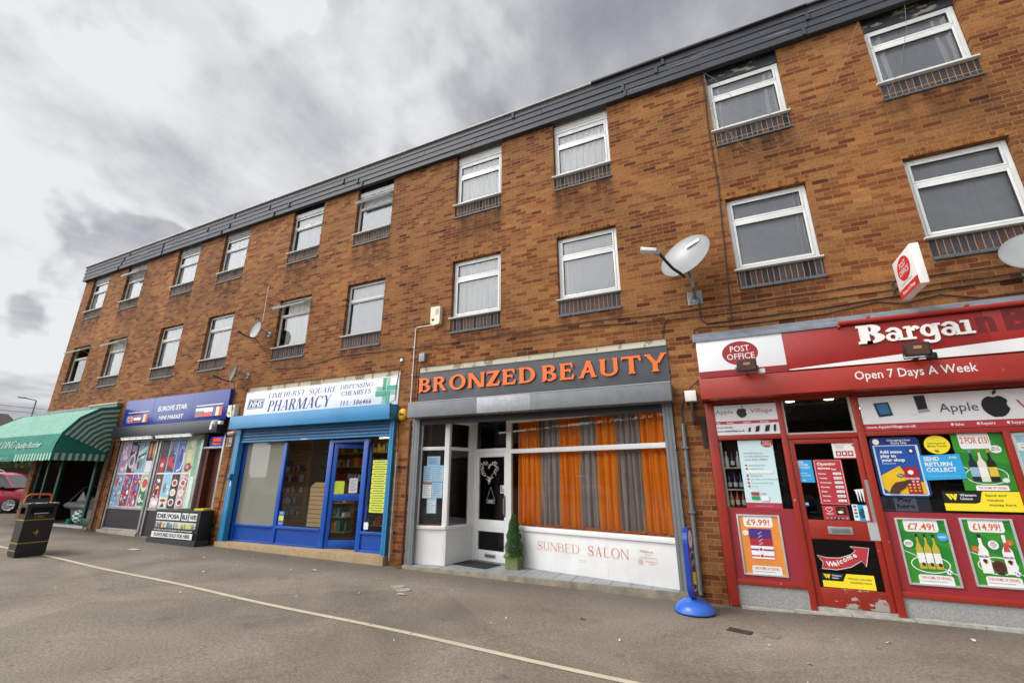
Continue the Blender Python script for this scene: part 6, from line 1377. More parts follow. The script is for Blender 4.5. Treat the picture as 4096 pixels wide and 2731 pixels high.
# ================================================================ things fixed to the wall
def basis(n):
    n = Vector(n).normalized(); r = Vector((0, 0, 1)).cross(n).normalized(); u = n.cross(r); return Matrix((r, u, n)).transposed()
GRD = P('#8f9192', .35, dirt=.12, scale=4); GRM = P('#8a8d90', .4, metal=.4, dirt=.25); BKC = P('#1c1c1e', .6)
def dish(c, n, rad, plate, label, lnb_len, dark=False, asp=1.02, ln=None):
    c = Vector(c); B = basis(n).to_4x4(); T = Matrix.Translation(c) @ B
    root = thing('satellite_dish', plate, label, 'satellite dish')
    m = P('#55585c', .5, dirt=.2) if dark else GRD
    mb = MB(T); K = 9; N_ = 36; dep = rad*.20
    pr = [(rad*k/K, dep*(k/K)**2-dep) for k in range(K+1)]
    prof = pr+[(rad*1.015, .004), (rad*1.012, -.012)]+[(p[0], p[1]-.014) for p in reversed(pr[:-1])]
    mb.lathe(prof, m, n=N_, sx=1, sy=asp); mb.build('reflector', root)
    if not dark and rad > .3:
        mb = MB(T); mb.add([(-.03, .20, -.03), (.20, .24, -.018), (.20, .29, -.005), (-.03, .25, -.02)], [(0, 1, 2, 3)], WHITE); mb.build('label_plate', root)
    ln = Vector(ln) if ln else c+(B @ Vector((0, -rad*.25, lnb_len))); bt = c+(B @ Vector((0, -rad*asp*.98, -.03)))
    mid = bt.lerp(ln, .4)+(B @ Vector((0, -.05 if rad > .3 else -.03, 0)))
    mb = MB(); mb.tube([bt-(B @ Vector((0, 0, .05))), bt, mid, (mid+ln)/2+(B @ Vector((0, -.01, 0))), ln], [.02*rad/.42+.004]*5, BKC, 8); mb.build('feed_arm', root)
    mb = MB(Matrix.Translation(ln) @ B)
    if rad > .3: mb.M = Matrix.Translation(ln) @ Matrix.Rotation(R(12), 4, 'Y') @ Matrix.Rotation(R(10), 4, 'Z'); mb.box(-.26, -.03, -.07, .07, -.02, .035, WHITE, .012); mb.box(-.05, .03, -.03, .03, -.05, .03, GRM, .01)
    else: mb.box(-.025, .025, -.025, .025, -.02, .09, P('#4a4c50', .5), .008)
    mb.build('receiver', root)
    pl = Vector(plate); mb = MB(); s_ = .12*rad/.42; bk = c+(B @ Vector((0, -rad*.35, -dep-.03)))
    mb.box(pl.x-s_, pl.x+s_, -.012, -.002, pl.z-s_, pl.z+s_, GRM, .003); mb.build('wall_plate', root)
    mb = MB(); rr_ = .028*rad/.42; el = Vector((pl.x, bk.y+.02, pl.z+.03)); mb.tube([(pl.x, -.01, pl.z), tuple(el-Vector((0, -.03, 0))), (pl.x, el.y, el.z+.05), (bk.x*.5+pl.x*.5, bk.y, (bk.z+el.z)/2), tuple(bk)], rr_, GRM, 10)
    if rad > .3:
        for dx in (-.08, .08): mb.tube([(pl.x+dx, -.012, pl.z-.08), (pl.x, el.y*.5, pl.z-.01)], .008, GRM, 6)
    mb.build('mast', root); return root
d1 = dish((-.14, -.52, 4.90), (-.40, -.82, .405), .40, (-.08, -.007, 4.365), 'large pale satellite dish on a square steel plate above the red shop', .70, ln=(-.49, -.97, 4.82))
d2_ = dish((-10.46, -.30, 5.195), (-.12, -.985, .12), .22, (-10.30, -.007, 5.13), 'small pale satellite dish between the first floor windows over the pharmacy sign', .42, ln=(-10.42, -.70, 4.99))
d3_ = dish((-11.03, -.30, 4.12), (-.36, -.92, .14), .225, (-10.86, -.007, 4.08), 'small dark satellite dish turned edge-on above the blue mini market sign', .42, dark=True, ln=(-11.10, -.66, 3.96))
d4_ = dish((3.70, -.42, 4.17), (-.25, -.86, .44), .30, (3.80, -.007, 3.95), 'grey satellite dish cut by the right edge of the photo below the last window', .35)
mb = MB(); mb.tube([(-10.36, -.22, 5.40), (-10.36, -.22, 6.42)], .006, WHITE, 6); mb.tube([(-10.36, -.22, 5.36), (-10.34, -.02, 5.36)], .008, GRM, 6)
tag(mb.build('rod_aerial'), 'thin white rod aerial rising beside the small pale dish', 'aerial')
# alarm boxes
CR = P('#d9d6bf', .45, dirt=.1)
def alarm(x0, x1, z0, z1, label, dep=.10):
    root = thing('alarm_box', ((x0+x1)/2, 0, z0), label, 'alarm box', None); mb = MB(); w = x1-x0; h = z1-z0
    mb.prism([(x0, z0+h*.16), (x0+w*.25, z0), (x1-w*.1, z0+h*.04), (x1, z0+h*.12), (x1, z1), (x0, z1)], -dep, -.002, CR); mb.build('case', root)
    mb = MB()
    for k in range(5): mb.box(x0+w*.55, x1-w*.1, -dep-.003, -dep+.001, z1-h*(.18+.06*k), z1-h*(.16+.06*k), P('#77745f', .6))
    mb.build('louvre', root)
    mb = MB(); mb.lathe([(0, -.015), (.022, -.012), (.03, 0)], P('#e9e6d6', .3), (x0+w*.3, -dep, z0+h*.3), 12, Matrix.Rotation(R(90), 4, 'X')); mb.line([(x0+w*.25, z0+h*.45), (x0+w*.32, z0+h*.75)], .006, P('#b8453a', .5)) if False else None; mb.build('strobe', root); return root
alarm(-5.20, -4.97, 4.60, 5.01, 'cream alarm box with louvres high on the bricks above the salon sign'); alarm(-11.27, -11.0, 3.03, 3.33, 'cream alarm box between the blue and the white shop signs', .12)
root = thing('alarm_box', (-5.80, 0, 2.68), 'round yellow alarm box at the corner of the pharmacy shutter box', 'alarm box'); mb = MB(); YL = P('#efb81c', .35, dirt=.05)
mb.lathe([(.105, .002), (.11, .03), (.10, .06), (.06, .085), (0, .09)], YL, (-5.80, 0, 2.80), 24, Matrix.Rotation(R(90), 4, 'X'), 1.0, 1.12); mb.build('case', root); mb = MB().at(-.0915); mb.text('Yale', -5.80, 2.78, .05, AP, w=.13, al='c', bold=.03); mb.build('lettering', root)
mb = MB(); mb.box(-5.455, -5.315, -.075, -.002, 3.86, 4.04, P('#8e9395', .45, dirt=.1), .012); tag(mb.build('junction_box'), 'grey junction box just above the left end of the salon sign', 'junction box')
mb = MB(); mb.box(-5.965, -5.90, -.04, -.002, 3.93, 3.99, WHITE, .01); tag(mb.build('cable_gland'), 'tiny white cable box on the pier above the pharmacy sign end', 'cable box')
def pipe(name, path, r, m, label, cat, clips=None, n=8):
    root = thing(name, path[0], label, cat); mb = MB(); mb.tube(path, r, m, n); mb.build('run', root)
    if clips:
        for (x, z) in clips: 
            mb = MB(); mb.box(x-r*1.6, x+r*1.6, -r*2.4-.012, -.001, z-.012, z+.012, m, .003); mb.build('clip', root)
    return root
pipe('conduit', [(-5.21, -.02, 4.64), (-5.58, -.02, 4.645), (-5.62, -.02, 4.62), (-5.625, -.02, 3.0)], .010, WHITE, 'thin white conduit running down from the cream alarm box beside the salon', 'conduit', [(-5.625, 4.2), (-5.625, 3.6)])
pipe('drain_pipe', [(-5.565, -.05, 2.66), (-5.565, -.05, -.02)], .022, P('#4a2a24', .5, dirt=.2), 'dark brown pipe on the pier left of the salon', 'pipe', [(-5.565, 2.2), (-5.565, 1.2), (-5.565, .3)])
pipe('drain_pipe', [(-5.855, -.05, 2.06), (-5.855, -.05, .10)], .018, P('#8b8e90', .4, dirt=.2), 'pale grey pipe on the pier right of the pharmacy', 'pipe', [(-5.855, 1.8), (-5.855, .6)])
pipe('conduit', [(-.475, -.035, 2.36), (-.49, -.035, .04)], .03, P('#6d7174', .4, dirt=.15, metal=.3), 'thick grey conduit on the brick pier right of the salon', 'conduit', [(-.48, 2.0), (-.487, 1.1)])
pipe('drain_pipe', [(-16.42, -.05, 2.6), (-16.44, -.05, .14)], .03, P('#5a4034', .6, dirt=.3), 'brown pipe on the pier between butcher and mini market', 'pipe', [(-16.43, 1.9), (-16.43, .9)])
def cable(path, r, label, m=BKC, name='cable'):
    pts_ = []
    for a, b in zip(path[:-1], path[1:]):
        n = max(1, int((Vector(b)-Vector(a)).length/.35))
        for k in range(n):
            p = Vector(a).lerp(Vector(b), k/n); pts_.append((p.x, p.y, p.z+(.006*math.sin(p.x*7+p.z*3) if k else 0)))
    pts_.append(tuple(path[-1])); mb = MB(); mb.tube(pts_, r, m, 5); return tag(mb.build(name), label, 'cable')
def P3(l, y=-.014): return [(a, y, b) for a, b in l]
cable(P3([(-9.87, 4.17), (-8.9, 4.11), (-7.7, 4.26), (-6.08, 4.21), (-4.71, 4.19), (-3.61, 4.21), (-1.87, 4.22), (-.65, 4.17), (.86, 4.16), (4.9, 4.18)]), .007, 'long black cable running the width of the wall under the first floor windows')
cable(P3([(-3.4, 4.12), (-1.88, 4.13), (-.61, 4.06), (.29, 4.03), (1.51, 4.04), (4.9, 4.05)]), .007, 'black cable just below the long one, above the red shop')
cable(P3([(-.03, 4.27), (-.04, 4.0), (.04, 3.9), (.61, 3.9), (1.61, 3.91), (2.57, 3.95), (4.9, 4.0)], -.018), .011, 'thick black cable dropping from the large dish plate and turning right')
cable(P3([(-.15, 3.76), (-.16, 3.82), (-.08, 3.85), (.38, 3.82), (1.12, 3.82), (1.6, 3.82), (2.22, 3.90), (2.5, 3.83), (2.9, 3.89), (3.26, 3.78), (4.9, 3.8)]), .008, 'sagging black cable lying just over the lead flashing of the red shop')
cable(P3([(-.64, 3.76), (-.60, 3.99), (-.55, 4.05), (-.38, 4.055)]), .006, 'short black cable rising from the right end of the salon sign')
cable(P3([(.51, 8.70), (.53, 8.38), (.5, 7.6), (.5, 6.89), (.51, 6.3), (.47, 5.51), (.44, 4.76), (.40, 3.91)]), .009, 'black cable running down the bricks left of the two right-hand window columns')
cable([(-.17, -.2, 2.98), (-.28, -.06, 2.92), (-.40, -.03, 2.80), (-.465, -.03, 2.60), (-.475, -.035, 2.36)], .009, 'black cable looping from the red shutter box into the grey conduit')
cable(P3([(-5.03, 4.12), (-5.51, 4.14), (-5.54, 3.85), (-5.55, 2.66)], -.012), .006, 'black cable down the pier beside the white conduit')
cable([(-5.94, -.03, 3.93), (-6.0, -.035, 3.5), (-6.02, -.035, 3.12), (-5.93, -.29, 3.0), (-5.91, -.285, 2.82), (-5.87, -.05, 2.6), (-5.84, -.03, 2.2), (-5.855, -.04, 2.06)], .008, 'black cable hanging over the right end of the pharmacy sign')
cable([(-10.46, -.25, 4.97), (-10.50, -.02, 4.80), (-10.45, -.012, 4.74), (-10.15, -.012, 4.75)], .006, 'black cable hanging from the small pale dish')
cable([(-11.0, -.25, 3.95), (-11.15, -.13, 3.72), (-11.12, -.13, 3.44), (-11.05, -.13, 3.05)], .006, 'black cable hanging from the dark dish over the blue sign')
cable(P3([(-10.93, 3.1), (-11.02, 2.5), (-11.05, 1.6), (-11.1, .6), (-11.12, .15)], -.015), .008, 'black cable down the pier between mini market and pharmacy')
WR = P('#77736b', .6)
cable(P3([(.57, 8.70), (.72, 8.49), (.9, 8.07), (1.16, 7.62), (1.53, 7.34), (1.8, 7.2), (2.14, 7.03), (2.44, 6.95), (2.8, 7.02), (3.01, 7.21), (3.23, 7.63), (3.42, 8.21), (3.5, 8.7)], -.06), .0035, 'thin loose wire drooping across the top right windows', WR)
cable(P3([(.57, 8.68), (.59, 8.28), (.62, 7.71), (.8, 7.28), (1.0, 6.86), (1.19, 6.71), (1.4, 6.71), (1.75, 6.88), (1.95, 7.05), (2.41, 7.64), (2.68, 8.2), (2.9, 8.7)], -.05), .0035, 'thin loose wire hanging in a low loop below the second top window from the right', WR)
# floodlights on the red shop
def flood(x, y, z, label, tilt=6):
    root = thing('floodlight', (x, y, z), label, 'floodlight', 'floodlights of the red shop'); M = Matrix.Translation((x, y, z)) @ Matrix.Rotation(R(tilt), 4, 'X')
    mb = MB(M); mb.box(-.125, .125, -.03, .03, .0, .165, P('#26262a', .4), .012)
    for k in range(7): mb.box(-.10+k*.03, -.09+k*.03, .03, .05, .02, .15, P('#26262a', .4))
    mb.build('housing', root)
    mb = MB(M); mb.box(-.105, .105, -.034, -.029, .02, .145, P('#5a443c', .12, spec=.8)); mb.box(-.04, .04, -.036, -.033, .09, .125, P('#b08a6a', .3)); mb.build('lens', root)
    mb = MB(M); mb.tube([(-.135, .0, .07), (-.14, .0, -.02), (.14, .0, -.02), (.135, .0, .07)], .009, P('#26262a', .4), 6); mb.tube([(0, 0, -.02), (0, .25, -.03)], .014, P('#26262a', .4), 6); mb.build('bracket', root)
    return root
f1 = flood(.47, -.50, 2.985, 'black floodlight in front of the oval post office badge'); f2 = flood(2.33, -.50, 2.995, 'black floodlight under the raised white letters of the red sign')
mb = MB(f1.matrix_world @ Matrix.Identity(4)); mb.box(.61, .69, -.46, -.38, 2.955, 3.02, WHITE, .01); mb.build('sensor', f1); mb = MB(); mb.box(2.44, 2.53, -.46, -.36, 2.96, 3.04, P('#1c1c1e', .5), .02); mb.build('sensor', f2)
# emergency light and end-on hanging sign, wall bar
root = thing('wall_light', (-.31, 0, 2.66), 'white box wall lamp on the pier between salon and red shop', 'wall lamp'); mb = MB(); mb.box(-.40, -.235, -.14, -.002, 2.68, 2.845, P('#e6e4dc', .5, dirt=.05), .015); mb.build('diffuser', root); mb = MB(); mb.box(-.395, -.24, -.135, -.002, 2.66, 2.68, P('#2b2b2d', .5)); mb.build('base', root)
mb = MB(); mb.prism([(-.33, 2.655), (-.30, 2.655), (-.30, 2.34), (-.33, 2.34)], -.30, -.02, P('#17171a', .45)); mb.M = Matrix.Identity(4)
hs = thing('hanging_sign', (-.315, -.15, 2.34), 'small black sign seen edge-on under the white wall lamp', 'sign'); mb.build('panel', hs)
mb = MB(Matrix.Translation((-.2985, -.16, 2.5)) @ Matrix.Rotation(R(90), 4, 'Z')); mb.at(0); mb.poly([(-.10, .10), (-.06, .10), (-.02, .0), (-.05, -.02)], PY); mb.text('Western', -.09, -.06, .03, PRW, bold=.02); mb.text('Union', -.09, -.11, .03, PRW, bold=.02); mb.build('lettering', hs)
mb = MB(); mb.box(-.225, -.165, -.035, -.002, 2.0, 2.45, P('#2a2421', .7, dirt=.3), .004); tag(mb.build('wall_bar'), 'dark upright bar bolted to the pier left of the red door frame', 'bar')
BRM_ = P('#5a4638', .6)
# projecting post office sign
root = thing('projecting_sign', (2.42, -.6, 3.77), 'white projecting box sign with a red oval reading POST OFFICE above the red shop', 'shop sign')
mb = MB(); PX0, PX1 = 2.385, 2.475; mb.box(PX0, PX1, -.93, -.31, 3.775, 4.30, P('#e8e6e4', .35, dirt=.04), .006); mb.build('box', root)
ML = Matrix.Translation((PX0, -.62, 3.775)) @ Matrix.Rotation(R(-90), 4, 'Z')      # artwork on the face towards the left
def sign_face(M):
    mb = MB(M).at(-.001); mb.rect(-.308, .308, .004, .12, P('#c8302c', .4)); mb.text('Bureau de Change', 0, .045, .04, PRW, w=.40, al='c', bold=.02)
    mb.text('Limehurst Square', 0, .15, .03, P('#c88a84', .5), w=.36, al='c'); mb.ell(0, .335, .20, .15, P('#cc2f2c', .4), 36); mb.text('POST', 0, .355, .07, PRW, w=.20, al='c', bold=.01); mb.text('OFFICE', 0, .262, .07, PRW, w=.29, al='c', bold=.01); return mb
sign_face(ML).build('face', root); sign_face(Matrix.Translation((PX1, -.62, 3.775)) @ Matrix.Rotation(R(90), 4, 'Z')).build('face', root)
mb = MB(); mb.tube([(2.43, -.31, 4.12), (2.43, -.01, 4.12)], .012, BRM_, 8); mb.tube([(2.43, -.31, 4.02), (2.43, -.01, 4.02)], .012, BRM_, 8); mb.box(2.41, 2.45, -.016, -.002, 3.98, 4.16, BRM_, .004); mb.build('bracket', root)
# cameras and sensors
def camera_dome(x, y, z, label, d=(-1, -1)):
    root = thing('security_camera', (x, y, z), label, 'security camera', 'security cameras'); mb = MB(); mb.box(x-.03, x+.03, y-.0, y+.06, z+.01, z+.07, WHITE, .01); mb.build('mount', root)
    mb = MB(); v = Vector((d[0], d[1], -.35)).normalized(); mb.tube([(x, y, z+.03), tuple(Vector((x, y, z+.03))+v*.13)], [.04, .042], WHITE, 14); mb.build('body', root)
    mb = MB(); q = Vector((x, y, z+.03))+v*.131; mb.tube([tuple(q), tuple(q+v*.006)], [.032, .03], BLK, 12); mb.build('lens', root)
camera_dome(-15.98, -.15, 2.82, 'white bullet camera at the left end of the black shutter box'); camera_dome(-10.93, -.08, 2.60, 'white dome camera under the left end of the pharmacy shutter box'); 
mb = MB(); mb.lathe([(0, -.07), (.055, -.05), (.065, 0), (.04, .05), (0, .06)], WHITE, (-11.33, -.36, 2.87), 16); mb.box(-11.36, -11.30, -.33, -.27, 2.86, 2.93, WHITE, .01); mb.box(-11.17, -11.06, -.37, -.29, 2.83, 2.91, WHITE, .01); mb.box(-11.30, -11.16, -.30, -.271, 2.86, 2.89, BKC)
tag(mb.build('twin_spot'), 'white globe sensor light at the right end of the black shutter box', 'light')
mb = MB().at(-.003); mb.box(-11.26, -11.06, -.003, -.001, 2.32, 2.53, P('#c9c6c0', .5)); mb.at(-.0035); mb.rect(-11.25, -11.16, 2.34, 2.51, P('#6b6d70', .5)); mb.text('V', -11.11, 2.44, .06, P('#c0302c', .5), al='c', bold=.03); mb.rect(-11.14, -11.08, 2.35, 2.41, P('#4a4a4c', .5)); tag(mb.build('camera_notice'), 'small grey notice with a red tick on the bricks left of the pharmacy', 'notice')
# ================================================================ pavement things
fs_ = thing('pavement_sign', (-.55, -.55, gz(-.55)), 'tall rounded blue pavement sign seen edge-on on a round blue base', 'pavement sign'); BLS = P('#1d3f9c', .3, dirt=.08)
g0 = gz(-.55); mb = MB(); mb.lathe([(.24, 0), (.245, .02)], P('#1c1d20', .6), (-.55, -.55, g0), 32); mb.lathe([(.245, .02), (.24, .05), (.20, .10), (.12, .15), (.04, .17), (0, .172)], P('#2f63c0', .3, dirt=.12), (-.55, -.55, g0), 32); mb.build('base', fs_)
MP = Matrix.Translation((-.545, -.55, g0)) @ Matrix.Rotation(R(84), 4, 'Z')
def rr2(hw, z0, z1, r): 
    pts = []
    for cx, cz, a0 in ((hw-r, z1-r, 0), (-hw+r, z1-r, 90), (-hw+r, z0+r, 180), (hw-r, z0+r, 270)): pts += [(cx+r*math.cos(R(a0+k*15)), cz+r*math.sin(R(a0+k*15))) for k in range(7)]
    return pts
mb = MB(MP); mb.prism(rr2(.21, .17, 1.0, .17), -.03, .03, BLS); mb.build('panel', fs_)
for s_ in (-1, 1):
    mb = MB(MP @ (Matrix.Identity(4) if s_ < 0 else Matrix.Rotation(R(180), 4, 'Z'))).at(-.031); mb.ell(0, .86, .13, .11, WHITE); mb.line([(-.04, .83), (0, .90), (.05, .84)], .012, NV); mb.poly(rr2(.165, .25, .71, .12), WHITE); mb.poly(rr2(.15, .265, .695, .11), NV); mb.text('LOTTO', 0, .55, .05, PRW, w=.2, al='c', bold=.03); mb.poly([(-.12, .35), (.1, .3), (.12, .45), (-.1, .48)], PY); mb.build('face', fs_)
# litter bin
MBn = frame(-12.72, -2.81, gz(-12.6), R(86.5)); bin_ = thing('litter_bin', (-12.8, -2.5, gz(-12.6)), 'square black litter bin with gold bands at the left end of the white line', 'litter bin')
BB = P('#16161a', .35, dirt=.15, scale=3); GD = P('#a8892c', .45, dirt=.15); w, dpt, H = .45, .38, .985
mb = MB(MBn)
def frus(z0, z1, e0, e1, m): 
    vs = [(-e0, -e0, z0), (w+e0, -e0, z0), (w+e0, dpt+e0, z0), (-e0, dpt+e0, z0), (-e1, -e1, z1), (w+e1, -e1, z1), (w+e1, dpt+e1, z1), (-e1, dpt+e1, z1)]
    mb.add(vs, [(0, 1, 5, 4), (1, 2, 6, 5), (2, 3, 7, 6), (3, 0, 4, 7), (4, 5, 6, 7), (3, 2, 1, 0)], m)
frus(0, .05, -.015, -.015, BB); frus(.05, .80, -.0, .0, BB); frus(.92, H-.02, .0, .004, BB)
for a, b, c, d in ((0, .055, 0, dpt), (w-.055, w, 0, dpt)):
    mb.box(a, b, 0, .055, .80, .92, BB); mb.box(a, b, dpt-.055, dpt, .80, .92, BB)
mb.box(.06, w-.06, .06, dpt-.06, .80, .92, P('#08080a', .8)); mb.build('body', bin_)
mb = MB(MBn); frus(H-.02, H+.012, .022, .02, P('#2a2a2c', .5)); mb.box(.02, w-.02, .02, dpt-.02, H+.012, H+.02, P('#4a4a48', .8, dirt=.5)); mb.build('lid', bin_)
for z in (.68, .255):
    mb = MB(MBn); frus(z, z+.016, .003, .003, GD); mb.build('gold_band', bin_)
mb = MB(MBn); mb.box(-.004, .0, .0, dpt, .12, .135, GD); mb.build('gold_band', bin_)
mb = MB(MBn).at(-.001); serif(mb, 'L', .135, .725, .055, GD, T=.14, t=.07, s=.05, sh=.05); mb.text('itter', .175, .725, .055, GD, w=.115)
mb.poly([(.17, .46), (.21, .45), (.22, .47), (.245, .48), (.255, .46), (.245, .42), (.235, .38), (.225, .42), (.215, .435), (.19, .44)], GD); mb.ell(.235, .487, .013, .012, GD, 12); mb.build('emblem', bin_)
mb = MB(MBn); rb = random.Random(3)
for _ in range(40):
    x, y = rb.uniform(0, w), rb.uniform(0, dpt); 
    if rb.random() < .7: y = rb.uniform(-.02, .03)
    s_ = rb.uniform(.006, .018); mb.lathe([(s_, 0), (s_*.8, .003), (0, .005)], P('#e3e3dc', .7), (x, y, H+(.02 if .02 < y < dpt-.02 else .0125)), 7, sy=rb.uniform(.4, 1))
mb.box(.12, .33, -.004, .02, .80, .812, P('#d9d9d2', .7)); mb.build('droppings', bin_, kind='stuff')
# orange framed board behind the bin
root = thing('pavement_board', (-13.45, -2.42, gz(-13.45)), 'narrow dark pavement board in an orange tube frame hidden behind the litter bin', 'pavement board'); OT = P('#c8541f', .4, dirt=.1); g0 = gz(-13.45)
MO = frame(-13.45, -2.42, g0, R(70.5))
for s_ in (-1, 1):
    def q(x, z): return (x*.36, s_*(.20*(1-z/1.16)), z)
    mb = MB(MO); mb.tube([q(-.55, 0), q(-.55, 1.0), q(-.52, 1.09), q(-.42, 1.14), q(.42, 1.14), q(.52, 1.09), q(.55, 1.0), q(.55, 0)], .02, OT, 8); mb.build('frame', root)
    mb = MB(MO); mb.quad(q(-.5, .3), q(.5, .3), q(.5, 1.06), q(-.5, 1.06), P('#231f1e', .6)); mb.build('board', root)
# drain covers
mb = MB(); ms2 = P('#4a4038', .7, dirt=.4, scale=30); cx, cy, g0 = -.055, -1.105, gz(0)+.004; Mx = frame(cx, cy, g0, R(-18))
mb.M = Mx; mb.box(-.125, .125, -.06, .06, -.004, .003, P('#332c26', .8))
for k in range(7): mb.box(-.115+k*.034, -.10+k*.034, -.055, .055, .003, .008, ms2)
for k in range(3): mb.box(-.12, .12, -.04+k*.035, -.032+k*.035, .004, .009, ms2)
tag(mb.build('drain_grate'), 'rectangular rusty drain grate in the asphalt before the blue pavement sign', 'drain cover')
mb = MB(); mb.lathe([(.10, -.004), (.10, .006), (.088, .007), (.088, .003), (0, .003)], P('#8b857a', .6, dirt=.3, scale=30, metal=.2), (.243, -1.158, gz(.24)+.003), 24, sy=.8); tag(mb.build('stop_cover'), 'round pale metal cover in the asphalt right of the drain grate', 'drain cover')
for k, (x, y) in enumerate(((-4.72, -1.20), (-4.52, -1.33))):
    mb = MB(); mb.lathe([(.12, -.004), (.12, .006), (.10, .007), (.10, .003), (0, .003)], P('#a39c90', .7, dirt=.3, scale=20), (x, y, gz(x)+.003), 20, sy=.75); tag(mb.build('stop_cover'), 'small round grey cover in the asphalt before the salon, %s of the pair' % ('farther' if k == 0 else 'nearer'), 'drain cover')
# litter
rl = random.Random(12); spots = [(-6.75, -.95, .16, 'white card'), (-4.38, -1.55, .15, 'white card'), (-4.95, -1.78, .05, 'crumpled foil'), (-1.75, -1.47, .07, 'red and blue wrapper'), (2.1, -.62, .07, 'white slip'), (1.3, -1.05, .05, 'white slip'), (.5, -1.9, .05, 'pale scrap'), (-3.1, -2.35, .03, 'pale scrap'), (-8.3, -1.9, .05, 'pale scrap'), (-7.2, -2.9, .045, 'pale scrap'), (2.6, -1.5, .05, 'pale scrap'), (-1.2, -2.0, .04, 'pale scrap'), (-5.6, -2.3, .03, 'pale scrap'), (.2, -1.5, .03, 'pale scrap'), (-9.6, -1.1, .04, 'pale scrap'), (1.7, -2.1, .04, 'pale scrap'), (-2.4, -1.3, .03, 'pale scrap'), (-11.9, -1.2, .3, 'flattened white strip')]
spots += [(rl.uniform(-11, 3), rl.uniform(-3.6, -.5), rl.uniform(.018, .035), 'pale scrap') for _ in range(34)]
for x, y, s_, t in spots:
    a = rl.uniform(0, 6.28) if s_ < .14 else rl.uniform(-.2, .2); Mx = frame(x, y, gz(x)+.006, a); mb = MB(Mx); m = {'white card': P('#d9dad8', .6), 'crumpled foil': P('#aeb4bc', .3, metal=.6), 'red and blue wrapper': P('#c4404a', .5)}.get(t, P('#c9c4b6', .7))
    vs = [(-s_/2, -s_*.22, .002), (0, -s_*.25, .012 if s_ < .2 else .003), (s_/2, -s_*.2, .003), (s_/2, s_*.2, .004), (.0, s_*.22, .018 if s_ < .1 else .006), (-s_/2, s_*.2, .002)]
    mb.add(vs, [(0, 1, 4, 5), (1, 2, 3, 4)], m)
    if 'red' in t: mb.add([(s_*.1, -s_*.2, .0135), (s_/2, -s_*.18, .006), (s_/2, s_*.15, .007), (s_*.1, s_*.18, .018)], [(0, 1, 2, 3)], P('#2a3f9a', .5))
    if 'card' in t: mb.add([(s_*.3, -s_*.19, .0095), (s_*.45, -s_*.18, .008), (s_*.45, s_*.16, .008), (s_*.3, s_*.17, .0105)], [(0, 1, 2, 3)], P('#b8543a', .5))
    lab = {'white card': 'flattened white card litter %s' % ('before the pharmacy step' if x < -6 else 'before the salon step'), 'crumpled foil': 'crumpled foil litter before the salon, left of the white card', 'red and blue wrapper': 'red and blue wrapper on the asphalt between the salon and the drain grate', 'white slip': 'white paper slip on the asphalt before the red shop, %s' % ('close to the kerb' if x > 2 else 'farther from the kerb'), 'flattened white strip': 'long flat white strip on the asphalt before the display cabinet'}.get(t, 'small pale paper scrap lying on the asphalt')
    tag(mb.build('litter_scrap'), lab, 'litter', 'litter scraps on the asphalt')
# weeds at the wall foot
mb = MB(); r = random.Random(6)
for _ in range(260):
    x = r.choice([r.gauss(-16.4, .22), r.gauss(-16.25, .1), r.gauss(-11.35, .06), r.gauss(-5.56, .04)]); y = r.uniform(-.16, -.03); h = r.uniform(.02, .07); a = r.uniform(0, 6.28); g_ = gz(x)
    mb.add([(x, y, g_), (x+.012*math.cos(a), y+.012*math.sin(a), g_), (x+.03*math.cos(a+1), y+.03*math.sin(a+1), g_+h)], [(0, 1, 2)], P('#6f6a3a', .8) if r.random() < .6 else P('#8f7a4c', .9))
o = mb.build('weeds', kind='stuff'); o['label'] = 'dry weeds and dead leaves at the foot of the brick piers'; o['category'] = 'weeds'
